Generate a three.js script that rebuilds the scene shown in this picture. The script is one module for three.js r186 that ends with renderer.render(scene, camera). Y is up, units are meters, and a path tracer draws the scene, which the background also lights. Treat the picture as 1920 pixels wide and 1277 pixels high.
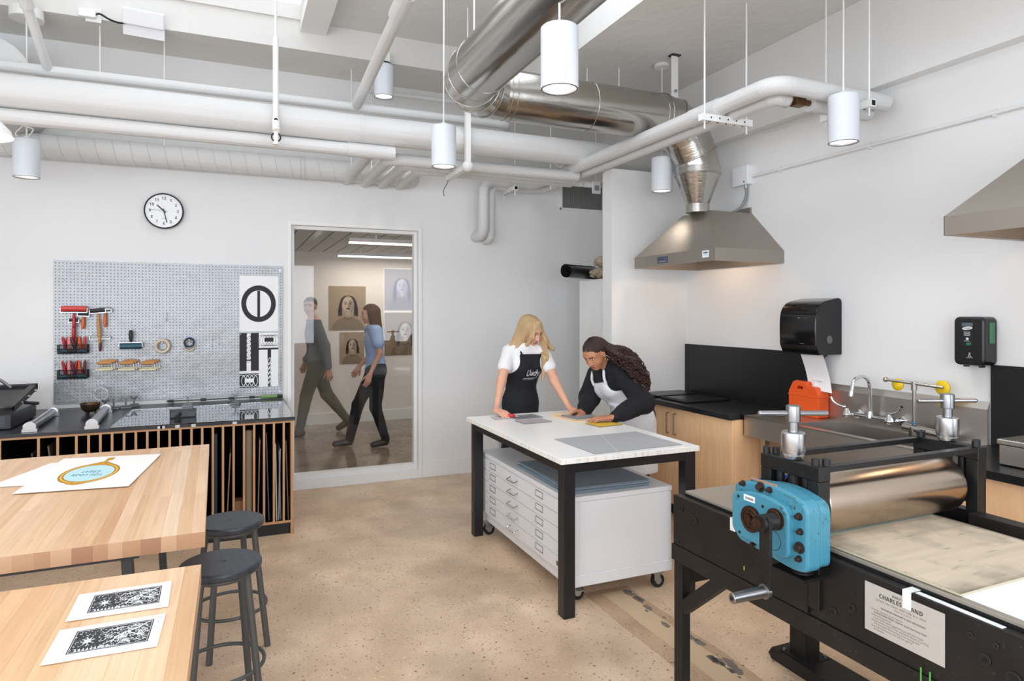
import * as THREE from 'three';
import { RoundedBoxGeometry } from 'three/addons/geometries/RoundedBoxGeometry.js';
import { mergeGeometries, mergeVertices, toCreasedNormals } from 'three/addons/utils/BufferGeometryUtils.js';
import { RectAreaLightUniformsLib } from 'three/addons/lights/RectAreaLightUniformsLib.js';
import { FontLoader } from 'three/addons/loaders/FontLoader.js';
import { TextGeometry } from 'three/addons/geometries/TextGeometry.js';

// ------------------------------------------------------------------ camera, sky, daylight, exposure
const scene = new THREE.Scene();
const camera = new THREE.PerspectiveCamera(55.08, 1920 / 1277, 0.05, 80);
camera.position.set(0, 1.63, 6.26);
camera.rotation.set(0, -THREE.MathUtils.degToRad(23.15), 0);
camera.setViewOffset(1920, 1277, 0, 53.6, 1920, 1277);
scene.background = new THREE.Color(0.93, 0.97, 1.0);
scene.backgroundIntensity = 1.6;
const renderer = new THREE.WebGLRenderer({ antialias: true });
renderer.toneMapping = THREE.LinearToneMapping;
renderer.toneMappingExposure = 0.95;
renderer.shadowMap.enabled = true;
RectAreaLightUniformsLib.init();
// daylight through the openings: one area light filling each window and the roof light
function daylight(name, x, y, z, w, h, lookAt, intensity, color) {
  const l = new THREE.RectAreaLight(color || 0xe9f1ff, intensity, w, h);
  l.name = name; l.position.set(x, y, z); l.lookAt(...lookAt); scene.add(l); return l;
}
const Z2 = 7.6, WY = 0.95, WINDOWS = [[-4.1, -3.0, 2.95], [-2.4, -1.05, 2.95], [-0.8, 0.2, 2.95], [0.43, 1.58, 2.62], [2.95, 3.7, 2.62]];
const SIDE_WINDOWS = [[3.0, 4.5], [5.2, 6.9]];
const LEVEL = { front: 7.0, side: 5.0, sky1: 0.2, sky2: 1.5, sky3: 1.8 };
const SKYLIGHTS = [[-1.25, 0.515, 0.6, 2.3, LEVEL.sky1], [-1.25, 0.515, 4.3, 7.0, LEVEL.sky2], [0.76, 2.3, 1.9, 6.6, LEVEL.sky3]];
for (const [a, b, t] of WINDOWS) daylight('window_daylight', (a + b) / 2, (WY + t) / 2, Z2 - 0.01, b - a - 0.08, t - WY - 0.08, [(a + b) / 2, (WY + t) / 2, 0], LEVEL.front);
for (const [a, b] of SIDE_WINDOWS) daylight('window_daylight', -4.29, 1.9, (a + b) / 2, b - a - 0.08, 1.72, [0, 1.9, (a + b) / 2], LEVEL.side);
for (const [a, b, c, d, e] of SKYLIGHTS) daylight('skylight_daylight', (a + b) / 2, 4.16, (c + d) / 2, b - a, d - c, [(a + b) / 2, 0, (c + d) / 2 + 0.001], e);

// ------------------------------------------------------------------ helpers
let SEED = 12345;
const rnd = () => { SEED = (SEED * 1664525 + 1013904223) >>> 0; return SEED / 4294967296; };
const rr = (a, b) => a + (b - a) * rnd();
const V = (x, y, z) => new THREE.Vector3(x, y, z);
const PI = Math.PI;
const used = new Map();
function numbered(name) { const n = used.get(name) || 0; used.set(name, n + 1); return n ? name + '_' + String(n).padStart(3, '0') : name; }
function prep(g) { let q = g.index ? g.toNonIndexed() : g; for (const k of Object.keys(q.attributes)) if (!['position', 'normal', 'uv', 'color'].includes(k)) q.deleteAttribute(k); if (!q.attributes.uv) q.setAttribute('uv', new THREE.BufferAttribute(new Float32Array(q.attributes.position.count * 2), 2)); q.morphAttributes = {}; return q; }
function merged(gs) { gs = [].concat(gs); if (gs.length === 1) return gs[0]; const all = gs.map(prep); const c = all.some((g) => g.attributes.color); if (!c) return mergeGeometries(all); return mergeGeometries(all.map((g) => { if (!g.attributes.color) g.setAttribute('color', new THREE.BufferAttribute(new Float32Array(g.attributes.position.count * 3).fill(1), 3)); return g; })); }
function obj(name, gs, mat, parent) { const m = new THREE.Mesh(merged(gs), mat); m.castShadow = m.receiveShadow = true; if (parent) { m.name = name; parent.add(m); } else { m.name = numbered(name); scene.add(m); } return m; }
function tag(o, label, category, group) { o.userData.label = label; o.userData.category = category; if (group) o.userData.group = group; return o; }
function thing(name, label, category, pos = [0, 0, 0], turn = 0, group) { const o = new THREE.Group(); o.name = numbered(name); scene.add(o); o.position.set(...pos); o.rotation.y = turn; return tag(o, label, category, group); }
function struct(name, gs, mat) { const o = obj(name, gs, mat); o.userData.kind = 'structure'; return o; }
function dup(root, pos, turn, label, group) { const r = root.clone(); r.name = numbered(root.name.replace(/_\d\d\d$/, '')); scene.add(r); r.position.set(...pos); r.rotation.y = turn; r.userData = { ...root.userData }; if (label) r.userData.label = label; if (group) r.userData.group = group; return r; }
const bx = (x0, x1, y0, y1, z0, z1, r = 0) => { const w = x1 - x0, h = y1 - y0, d = z1 - z0; const g = r ? new RoundedBoxGeometry(w, h, d, 2, Math.min(r, w / 2.01, h / 2.01, d / 2.01)) : new THREE.BoxGeometry(w, h, d); g.translate((x0 + x1) / 2, (y0 + y1) / 2, (z0 + z1) / 2); return g; };
// uv of a box or any geometry laid out in metres by the dominant face direction
function uvm(g, s = 1) { g = prep(g); const p = g.attributes.position, n = g.attributes.normal, u = new Float32Array(p.count * 2); for (let i = 0; i < p.count; i++) { const ax = Math.abs(n.getX(i)), ay = Math.abs(n.getY(i)), az = Math.abs(n.getZ(i)); let a, b; if (ay >= ax && ay >= az) { a = p.getX(i); b = p.getZ(i); } else if (ax >= az) { a = p.getZ(i); b = p.getY(i); } else { a = p.getX(i); b = p.getY(i); } u[2 * i] = a / s; u[2 * i + 1] = b / s; } g.setAttribute('uv', new THREE.BufferAttribute(u, 2)); return g; }
const cyl = (r0, r1, h, x, y, z, axis = 'y', seg = 32, open = false) => { const g = new THREE.CylinderGeometry(r1, r0, h, seg, 1, open); if (axis === 'x') g.rotateZ(-PI / 2); if (axis === 'z') g.rotateX(PI / 2); g.translate(x, y, z); return g; };
function rod(a, b, r0, r1 = r0, seg = 16) { const A = V(...a), B = V(...b), d = B.clone().sub(A), L = d.length(); const g = new THREE.CylinderGeometry(r1, r0, L, seg); g.applyQuaternion(new THREE.Quaternion().setFromUnitVectors(V(0, 1, 0), d.normalize())); g.translate((A.x + B.x) / 2, (A.y + B.y) / 2, (A.z + B.z) / 2); return g; }
function bar(a, b, w, h, up = V(0, 1, 0)) { const A = V(...a), B = V(...b), d = B.clone().sub(A), L = d.length(); d.normalize(); const x = new THREE.Vector3().crossVectors(up, d).normalize(), y = new THREE.Vector3().crossVectors(d, x); const g = new THREE.BoxGeometry(w, h, L); g.applyMatrix4(new THREE.Matrix4().makeBasis(x, y, d)); g.translate((A.x + B.x) / 2, (A.y + B.y) / 2, (A.z + B.z) / 2); return g; }
const tube = (pts, r, seg = 48, rad = 12, closed = false, tension = 0.5) => new THREE.TubeGeometry(new THREE.CatmullRomCurve3(pts.map((p) => V(...p)), closed, 'catmullrom', tension), seg, r, rad, closed);
// pipe through corner points with rounded bends
function bentPath(pts, bend) { const path = new THREE.CurvePath(); let prev = V(...pts[0]); for (let i = 1; i < pts.length - 1; i++) { const a = V(...pts[i - 1]), c = V(...pts[i]), b = V(...pts[i + 1]); const ia = a.clone().sub(c), ib = b.clone().sub(c); const k = Math.min(bend, ia.length() * 0.49, ib.length() * 0.49); const s = c.clone().add(ia.setLength(k)), e = c.clone().add(ib.setLength(k)); path.add(new THREE.LineCurve3(prev, s)); path.add(new THREE.QuadraticBezierCurve3(s, c, e)); prev = e; } path.add(new THREE.LineCurve3(prev, V(...pts[pts.length - 1]))); return path; }
function pipe(pts, r, bend = 0.1, rad = 16, capped = true) { const gs = []; let prev = V(...pts[0]); const n = pts.length; for (let i = 1; i < n - 1; i++) { const a = V(...pts[i - 1]), c = V(...pts[i]), b = V(...pts[i + 1]); const ia = a.clone().sub(c), ib = b.clone().sub(c); const k = Math.min(bend, ia.length() * 0.49, ib.length() * 0.49); const s = c.clone().add(ia.setLength(k)), e = c.clone().add(ib.setLength(k)); gs.push(rod(prev.toArray(), s.toArray(), r, r, rad)); gs.push(new THREE.TubeGeometry(new THREE.QuadraticBezierCurve3(s, c, e), 10, r, rad)); prev = e; } gs.push(rod(prev.toArray(), pts[n - 1], r, r, rad)); return gs; }
const lathe = (pts, seg = 40) => new THREE.LatheGeometry(pts.map((p) => new THREE.Vector2(...p)), seg);
function shapeOf(pts) { const s = new THREE.Shape(); pts.forEach((p, i) => (i ? s.lineTo(...p) : s.moveTo(...p))); s.closePath(); return s; }
function extr(shape, depth, bevel = 0, seg = 12) { return new THREE.ExtrudeGeometry(shape, { depth, bevelEnabled: bevel > 0, bevelSize: bevel, bevelThickness: bevel, bevelSegments: 2, curveSegments: seg }); }
function roundRect(x0, y0, x1, y1, r) { const s = new THREE.Shape(); s.moveTo(x0 + r, y0); s.lineTo(x1 - r, y0); s.quadraticCurveTo(x1, y0, x1, y0 + r); s.lineTo(x1, y1 - r); s.quadraticCurveTo(x1, y1, x1 - r, y1); s.lineTo(x0 + r, y1); s.quadraticCurveTo(x0, y1, x0, y1 - r); s.lineTo(x0, y0 + r); s.quadraticCurveTo(x0, y0, x0 + r, y0); return s; }
const ring = (r, t, x, y, z, axis = 'y', seg = 32) => { const g = new THREE.TorusGeometry(r, t, 10, seg); if (axis === 'y') g.rotateX(PI / 2); if (axis === 'x') g.rotateY(PI / 2); g.translate(x, y, z); return g; };
const move = (g, x, y, z) => { g.translate(x, y, z); return g; };

// noise
const PERM = new Uint8Array(512); { const p = [...Array(256).keys()]; let s = 7; for (let i = 255; i > 0; i--) { s = (s * 1103515245 + 12345) & 0x7fffffff; const j = s % (i + 1);[p[i], p[j]] = [p[j], p[i]]; } for (let i = 0; i < 512; i++) PERM[i] = p[i & 255]; }
function vn(x, y, px = 0, py = 0) { const w = (a, p) => (p ? ((a % p) + p) % p : a) & 255; const xi = Math.floor(x), yi = Math.floor(y), xf = x - xi, yf = y - yi, u = xf * xf * (3 - 2 * xf), v = yf * yf * (3 - 2 * yf); const h = (a, b) => PERM[PERM[w(a, px)] + w(b, py)] / 255; return (h(xi, yi) * (1 - u) + h(xi + 1, yi) * u) * (1 - v) + (h(xi, yi + 1) * (1 - u) + h(xi + 1, yi + 1) * u) * v; }
function fbm(x, y, o = 4, px = 0, py = 0) { let s = 0, a = 0.5, t = 0; for (let i = 0; i < o; i++) { s += a * vn(x, y, px, py); t += a; x *= 2; y *= 2; px *= 2; py *= 2; a *= 0.5; } return s / t; }
function dataTex(w, h, fn, srgb = true) { const d = new Uint8Array(w * h * 4); for (let j = 0; j < h; j++) for (let i = 0; i < w; i++) { const c = fn(i / w, j / h, i, j); const k = 4 * (j * w + i); d[k] = Math.max(0, Math.min(255, c[0])); d[k + 1] = Math.max(0, Math.min(255, c[1])); d[k + 2] = Math.max(0, Math.min(255, c[2])); d[k + 3] = c.length > 3 ? c[3] : 255; } const t = new THREE.DataTexture(d, w, h); t.wrapS = t.wrapT = THREE.RepeatWrapping; t.magFilter = THREE.LinearFilter; t.minFilter = THREE.LinearMipmapLinearFilter; t.generateMipmaps = true; if (srgb) t.colorSpace = THREE.SRGBColorSpace; t.needsUpdate = true; return t; }
function canvasTex(w, h, draw) { const c = document.createElement('canvas'); c.width = w; c.height = h; const x = c.getContext('2d'); draw(x, w, h); const t = new THREE.CanvasTexture(c); t.colorSpace = THREE.SRGBColorSpace; t.anisotropy = 8; return t; }
const M = (o) => new THREE.MeshStandardMaterial(o);
const MP = (o) => new THREE.MeshPhysicalMaterial(o);
const fineNoise = dataTex(256, 256, (u, v) => { const n = 255 * fbm(u * 32, v * 32, 3, 32, 32); return [n, n, n]; }, false);
const coarseNoise = dataTex(512, 512, (u, v) => { const n = 255 * fbm(u * 8, v * 8, 6, 8, 8); return [n, n, n]; }, false);
const rep = (t, a, b = a) => { const c = t.clone(); c.repeat.set(a, b); c.needsUpdate = true; return c; };
// ------------------------------------------------------------------ shared materials
const mWall = M({ color: 0xe6e6e4, roughness: 0.85, bumpMap: rep(fineNoise, 2), bumpScale: 0.0006 });
const mCeil = M({ color: 0xdcdad6, roughness: 0.92, bumpMap: rep(coarseNoise, 1.2), bumpScale: 0.006 });
const mTrim = M({ color: 0xeaeae7, roughness: 0.5 });
const mPipe = M({ color: 0xd6d6d4, roughness: 0.6, bumpMap: rep(coarseNoise, 3, 1), bumpScale: 0.003 });
const mWhiteMetal = M({ color: 0xecedef, roughness: 0.35 });
const mBlackMetal = M({ color: 0x1c1c1f, roughness: 0.45, metalness: 0.1 });
const mBlackPlastic = M({ color: 0x141416, roughness: 0.25 });
const mBlackMatte = M({ color: 0x121213, roughness: 0.6 });
const mEpoxy = M({ color: 0x131315, roughness: 0.32 });
const mChrome = M({ color: 0xd8dadc, roughness: 0.08, metalness: 1 });
const brushedMap = dataTex(256, 256, (u, v) => { const n = 150 + 90 * (0.7 * vn(u * 3, v * 128, 3, 128) + 0.3 * vn(u * 9, v * 64, 9, 64)); return [n, n, n]; }, false);
const mSteel = M({ color: 0xc2bdb6, roughness: 0.36, metalness: 1 });
const mSteelSmooth = M({ color: 0xb2aea8, roughness: 0.22, metalness: 1 });
const mDuct = M({ color: 0xb4b1ab, roughness: 0.2, metalness: 1, bumpMap: rep(coarseNoise, 3, 2), bumpScale: 0.0012 });
const mAlu = M({ color: 0xc4c6c8, roughness: 0.28, metalness: 1 });
const mGalv = M({ color: 0xb9bcbe, roughness: 0.4, metalness: 1 });
const mWire = M({ color: 0xd7d8da, roughness: 0.3, metalness: 1 });
const mDarkWire = M({ color: 0x25242a, roughness: 0.5, metalness: 0.4 });
const mPaper = M({ color: 0xf4f3f1, roughness: 0.9, side: THREE.DoubleSide });
const mRubber = M({ color: 0x1a1a1a, roughness: 0.7 });
const mDk2 = M({ color: 0x1b1c1f, roughness: 0.4 });
const mHole = M({ color: 0x0b0b0c, roughness: 0.9 });
const glassPane = MP({ color: 0xffffff, roughness: 0, transmission: 1, thickness: 0, ior: 1.52 });
function woodTex(w, h, base, dark, sx, sy, kx) { return dataTex(w, h, (u, v) => { const g = fbm(u * sx + 0.35 * vn(u * 3, v * 2, 3, 2), v * sy, 5, sx, sy); const l = Math.pow(Math.abs(Math.sin((g * 5 + u * 2) * PI)), 3) * kx; const f = 0.25 * (fbm(u * 96, v * 4, 2, 96, 4) - 0.5); const t = Math.max(0, Math.min(1, l + f + 0.3 * (g - 0.5))); return [0, 1, 2].map((k) => base[k] + (dark[k] - base[k]) * t); }); }
const ashMap = woodTex(256, 256, [250, 206, 158], [236, 186, 136], 6, 1, 0.35);
const mCabinet = M({ map: ashMap, roughness: 0.45 });

// ------------------------------------------------------------------ the room
const X1 = -4.3, X2 = 3.78, YC = 4.05, YR = 3.62, TH = 0.15;
// floor: ground concrete with exposed aggregate
const SIDE = 2048;
const floorMap = (() => {
  const d = new Float32Array(SIDE * SIDE * 3);
  for (let j = 0; j < SIDE; j++) for (let i = 0; i < SIDE; i++) { const n = fbm(i / SIDE * 16, j / SIDE * 16, 5, 16, 16) - 0.5, m = fbm(i / SIDE * 5 + 3, j / SIDE * 5, 3, 5, 5) - 0.5, k = 3 * (j * SIDE + i); d[k] = 216 + 44 * n + 16 * m; d[k + 1] = 190 + 44 * n + 18 * m; d[k + 2] = 161 + 44 * n + 20 * m; }
  const tones = [[228, 208, 182], [214, 186, 156], [232, 216, 196], [176, 142, 110], [150, 116, 88], [120, 92, 70], [84, 66, 54], [206, 172, 140], [196, 160, 126], [60, 48, 42]];
  const wt = [0.16, 0.32, 0.4, 0.52, 0.6, 0.66, 0.70, 0.84, 0.97, 1];
  for (let q = 0; q < 42000; q++) { const x = rnd() * SIDE, y = rnd() * SIDE, t = rnd(), c = tones[wt.findIndex((a) => t <= a)] || tones[0], r = 1 + 3.2 * rnd() * rnd() + (rnd() < 0.04 ? 2 : 0), e = rr(0.6, 1), th = rnd() * PI, cs = Math.cos(th), sn = Math.sin(th), R = Math.ceil(r); for (let b = -R; b <= R; b++) for (let a = -R; a <= R; a++) { const ua = (a * cs + b * sn) / r, ub = (-a * sn + b * cs) / (r * e); if (ua * ua + ub * ub > 1) continue; const k = 3 * ((((Math.floor(y) + b) % SIDE + SIDE) % SIDE) * SIDE + (((Math.floor(x) + a) % SIDE + SIDE) % SIDE)); for (let z = 0; z < 3; z++) d[k + z] += 0.75 * (c[z] - d[k + z]); } }
  return dataTex(SIDE, SIDE, (u, v, i, j) => { const k = 3 * (j * SIDE + i); return [d[k], d[k + 1], d[k + 2]]; });
})();
const stainsAt = [[1.25, 2.55, 0.42, 0.75], [0.95, 3.4, 0.3, 0.72], [1.0, 2.9, 0.5, 0.88], [0.6, 1.7, 0.5, 0.86], [1.35, 1.25, 0.5, 0.78], [0.55, 2.45, 0.35, 0.88], [1.4, 3.75, 0.5, 0.86], [0.5, 3.9, 0.4, 0.84], [0.2, 2.2, 0.4, 0.86], [1.9, 3.4, 0.5, 0.84], [0.8, 4.3, 0.5, 0.85]];
function stainAt(x, z) { let t = 0.98 + 0.05 * (fbm(x * 0.7 + 20, z * 0.7 + 5, 4) - 0.5) + 0.06 * (fbm(x * 3 + 2, z * 3 + 9, 3) - 0.5); for (const [a, b, r, s] of stainsAt) { const q = Math.hypot(x - a, (z - b)) / r + 1.1 * (fbm(x * 4 + a * 7, z * 4, 4) - 0.5); const e = Math.max(0, Math.min(1, (0.9 - q) / 0.35)); t *= 1 + 0.8 * (s - 1) * e * (0.6 + 0.8 * fbm(x * 9, z * 9, 4)); } return t; }
{
  const g = new THREE.PlaneGeometry(X2 - X1 + 2 * TH, Z2 + 2 * TH, 200, 220); g.rotateX(-PI / 2); g.translate((X1 + X2) / 2, 0, Z2 / 2);
  const p = g.attributes.position, c = new Float32Array(p.count * 3), uv = g.attributes.uv;
  for (let i = 0; i < p.count; i++) { const t = stainAt(p.getX(i), p.getZ(i)); c[3 * i] = t; c[3 * i + 1] = t * (0.995 - 0.03 * (1 - t)); c[3 * i + 2] = t * 0.99; uv.setXY(i, p.getX(i) / 3.0, p.getZ(i) / 3.0); }
  g.setAttribute('color', new THREE.BufferAttribute(c, 3));
  const under = bx(X1 - TH, X2 + TH, -0.15, -0.002, -TH, Z2 + TH);
  const floor = struct('floor', g, M({ map: floorMap, roughness: 0.42, vertexColors: true }));
  obj('slab', under, mCeil, floor);
  // old wall line in the floor: filled strip with a darker ground margin and broken edges
  const mFill = M({ color: 0xc4ac8c, roughness: 0.6, bumpMap: rep(coarseNoise, 2, 6), bumpScale: 0.001 }), mGround = M({ color: 0xd6cfc6, roughness: 0.55, map: floorMap }), mBreak = M({ color: 0x756c63, roughness: 0.9 });
  const strip = (x0, x1, z0, z1, y) => { const n = 60, s = []; for (let i = 0; i <= n; i++) s.push([x0 + 0.02 * (fbm(i * 0.4, 3.3, 3) - 0.5), -(z0 + (z1 - z0) * i / n)]); for (let i = n; i >= 0; i--) s.push([x1 + 0.035 * (fbm(i * 0.6, 8.1, 3) - 0.5), -(z0 + (z1 - z0) * i / n)]); const g2 = new THREE.ExtrudeGeometry(shapeOf(s), { depth: y, bevelEnabled: false }); g2.rotateX(-PI / 2); return uvm(g2, 3); };
  obj('ground_margin', strip(1.86, 2.16, 2.95, 7.5, 0.0012), mGround, floor);
  obj('filler_strip', strip(1.96, 2.10, 3.0, 7.5, 0.0022), mFill, floor);
  const chips = []; for (let i = 0; i < 34; i++) { const z = rr(3.0, 4.6), s = []; const n = 8, r = rr(0.008, 0.03); for (let k = 0; k < n; k++) { const a = k / n * 2 * PI; s.push([Math.cos(a) * r * rr(0.5, 1.1), Math.sin(a) * r * rr(0.8, 2.2)]); } const e = new THREE.ExtrudeGeometry(shapeOf(s), { depth: 0.003, bevelEnabled: false }); e.rotateX(-PI / 2); e.translate(rr(2.07, 2.13), 0, z); chips.push(e); }
  obj('broken_edge', chips, mBreak, floor).userData.kind = 'stuff';
}
// back wall with the glazed opening
const OX0 = 0.489, OX1 = 1.674, OY0 = 0.078, OY1 = 2.424;
struct('wall_back', [bx(X1 - TH, OX0, 0, YC + 0.2, -TH, 0), bx(OX1, X2 + TH, 0, YC + 0.2, -TH, 0), bx(OX0, OX1, OY1, YC + 0.2, -TH, 0), bx(OX0, OX1, 0, OY0, -TH, 0)].map((g) => uvm(g)), mWall);
struct('wall_right', [bx(X2, X2 + TH, 0, 3.035, 0, Z2), bx(3.69, X2 + TH, 3.035, YC + 0.2, 0, Z2)].map((g) => uvm(g)), mWall);
{
  const gs = []; let z = 0; const y0 = 1.0, y1 = 2.8;
  for (const [a, b] of SIDE_WINDOWS) { gs.push(bx(X1 - TH, X1, 0, YC + 0.2, z, a), bx(X1 - TH, X1, 0, y0, a, b), bx(X1 - TH, X1, y1, YC + 0.2, a, b)); z = b; }
  gs.push(bx(X1 - TH, X1, 0, YC + 0.2, z, Z2)); struct('wall_left', gs.map((g) => uvm(g)), mWall);
  SIDE_WINDOWS.forEach(([a, b], i) => { const w = new THREE.Group(); w.name = 'window_' + (i + 10); w.userData.kind = 'structure'; scene.add(w); const xa = X1 - 0.1, xb = X1 - 0.03;
    obj('window_frame', [bx(xa, xb, y0, y1, a, a + 0.05), bx(xa, xb, y0, y1, b - 0.05, b), bx(xa, xb, y0, y0 + 0.06, a, b), bx(xa, xb, y1 - 0.06, y1, a, b), bx(xa, xb, 1.9, 1.95, a, b)], mTrim, w);
    obj('pane', bx(X1 - 0.062, X1 - 0.06, y0 + 0.06, 1.9, a + 0.05, b - 0.05), glassPane, w); obj('pane', bx(X1 - 0.062, X1 - 0.06, 1.95, y1 - 0.06, a + 0.05, b - 0.05), glassPane, w); });
}
{
  const gs = []; let x = X1 - TH; const y0 = WY;
  for (const [a, b, y1] of WINDOWS) { gs.push(bx(x, a, 0, YC + 0.2, Z2, Z2 + TH), bx(a, b, 0, y0, Z2, Z2 + TH), bx(a, b, y1, YC + 0.2, Z2, Z2 + TH)); x = b; }
  gs.push(bx(x, X2 + TH, 0, YC + 0.2, Z2, Z2 + TH));
  struct('wall_front', gs.map((g) => uvm(g)), mWall);
  WINDOWS.forEach(([a, b, y1], i) => {
    const w = new THREE.Group(); w.name = 'window_' + (i + 2); w.userData.kind = 'structure'; scene.add(w);
    obj('window_frame', [bx(a, a + 0.05, y0, y1, Z2 + 0.03, Z2 + 0.1), bx(b - 0.05, b, y0, y1, Z2 + 0.03, Z2 + 0.1), bx(a, b, y0, y0 + 0.06, Z2 + 0.03, Z2 + 0.1), bx(a, b, y1 - 0.06, y1, Z2 + 0.03, Z2 + 0.1), bx(a, b, 1.76, 1.8, Z2 + 0.03, Z2 + 0.1)], mTrim, w);
    obj('pane', bx(a + 0.05, b - 0.05, y0 + 0.06, 1.76, Z2 + 0.06, Z2 + 0.062), glassPane, w); obj('pane', bx(a + 0.05, b - 0.05, 1.8, y1 - 0.06, Z2 + 0.06, Z2 + 0.062), glassPane, w);
  });
}
// partition in the corner
struct('wall_partition', uvm(bx(2.994, X2, 0, 2.865, 1.288, 1.437)), mWall);
// ceiling: high slab with roof lights, low slab over the sink side
{
  const gs = []; const [s0, s1, s2] = SKYLIGHTS;
  gs.push(bx(X1 - TH, s0[0], YC, YC + 0.12, -TH, Z2 + TH), bx(s0[1], s2[0], YC, YC + 0.12, -TH, Z2 + TH), bx(s2[1], 2.41, YC, YC + 0.12, -TH, Z2 + TH), bx(s2[0], s2[1], YC, YC + 0.12, -TH, s2[2]), bx(s2[0], s2[1], YC, YC + 0.12, s2[3], Z2 + TH));
  gs.push(bx(s0[0], s0[1], YC, YC + 0.12, -TH, s0[2]), bx(s0[0], s0[1], YC, YC + 0.12, s0[3], s1[2]), bx(s0[0], s0[1], YC, YC + 0.12, s1[3], Z2 + TH));
  gs.push(bx(2.41, X2 + TH, YR, YC + 0.12, 0, Z2));
  struct('ceiling', gs.map((g) => uvm(g)), mCeil);
  SKYLIGHTS.forEach(([a, b, c, d], i) => {
    const w = new THREE.Group(); w.name = 'window_' + (i + 7); w.userData.kind = 'structure'; scene.add(w);
    if (i < 2) for (const [p, q] of [[b, b + 0.209], [a - 0.2, a]]) obj('roof_light_curb', bx(p, q, 3.96, YC, c - 0.02, d), mTrim, w);
    obj('pane', bx(a - 0.02, b + 0.02, YC + 0.125, YC + 0.128, c - 0.02, d + 0.02), glassPane, w);
  });
}
struct('trim_1', uvm(bx(X1, 2.41, 3.81, YC, 0, 0.576)), mCeil);   // beam along the back wall
// baseboards
struct('baseboard_back', [bx(1.713, 2.9, 0, 0.158, 0, 0.014, 0.004)], mTrim);
struct('baseboard_right', [bx(X2 - 0.014, X2, 0, 0.158, 5.6, Z2)], mTrim);
// interior window in the back wall
{
  const w = new THREE.Group(); w.name = 'window_1'; w.userData.kind = 'structure'; scene.add(w);
  obj('casing', [bx(0.455, OX0, 0, 2.46, 0, 0.012, 0.003), bx(OX1, 1.712, 0, 2.46, 0, 0.012, 0.003), bx(OX0, OX1, OY1, 2.46, 0, 0.012, 0.003), bx(OX0, OX1, 0, OY0, 0, 0.012, 0.003)], mTrim, w);
  const f = 0.03, a = OX0, b = OX1, c = OY0, d = OY1;
  obj('window_frame', [bx(a, a + f, c, d, -0.12, -0.05), bx(b - f, b, c, d, -0.12, -0.05), bx(a + f, b - f, d - f, d, -0.12, -0.05), bx(a + f, b - f, c, c + 0.055, -0.12, -0.04)], mTrim, w);
  obj('pane', new THREE.PlaneGeometry(b - a - 2 * f, d - f - c - 0.055).translate((a + b) / 2, (c + 0.055 + d - f) / 2, -0.085), MP({ color: 0xffffff, roughness: 0, transmission: 1, thickness: 0, ior: 1.52 }), w);
}
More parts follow.
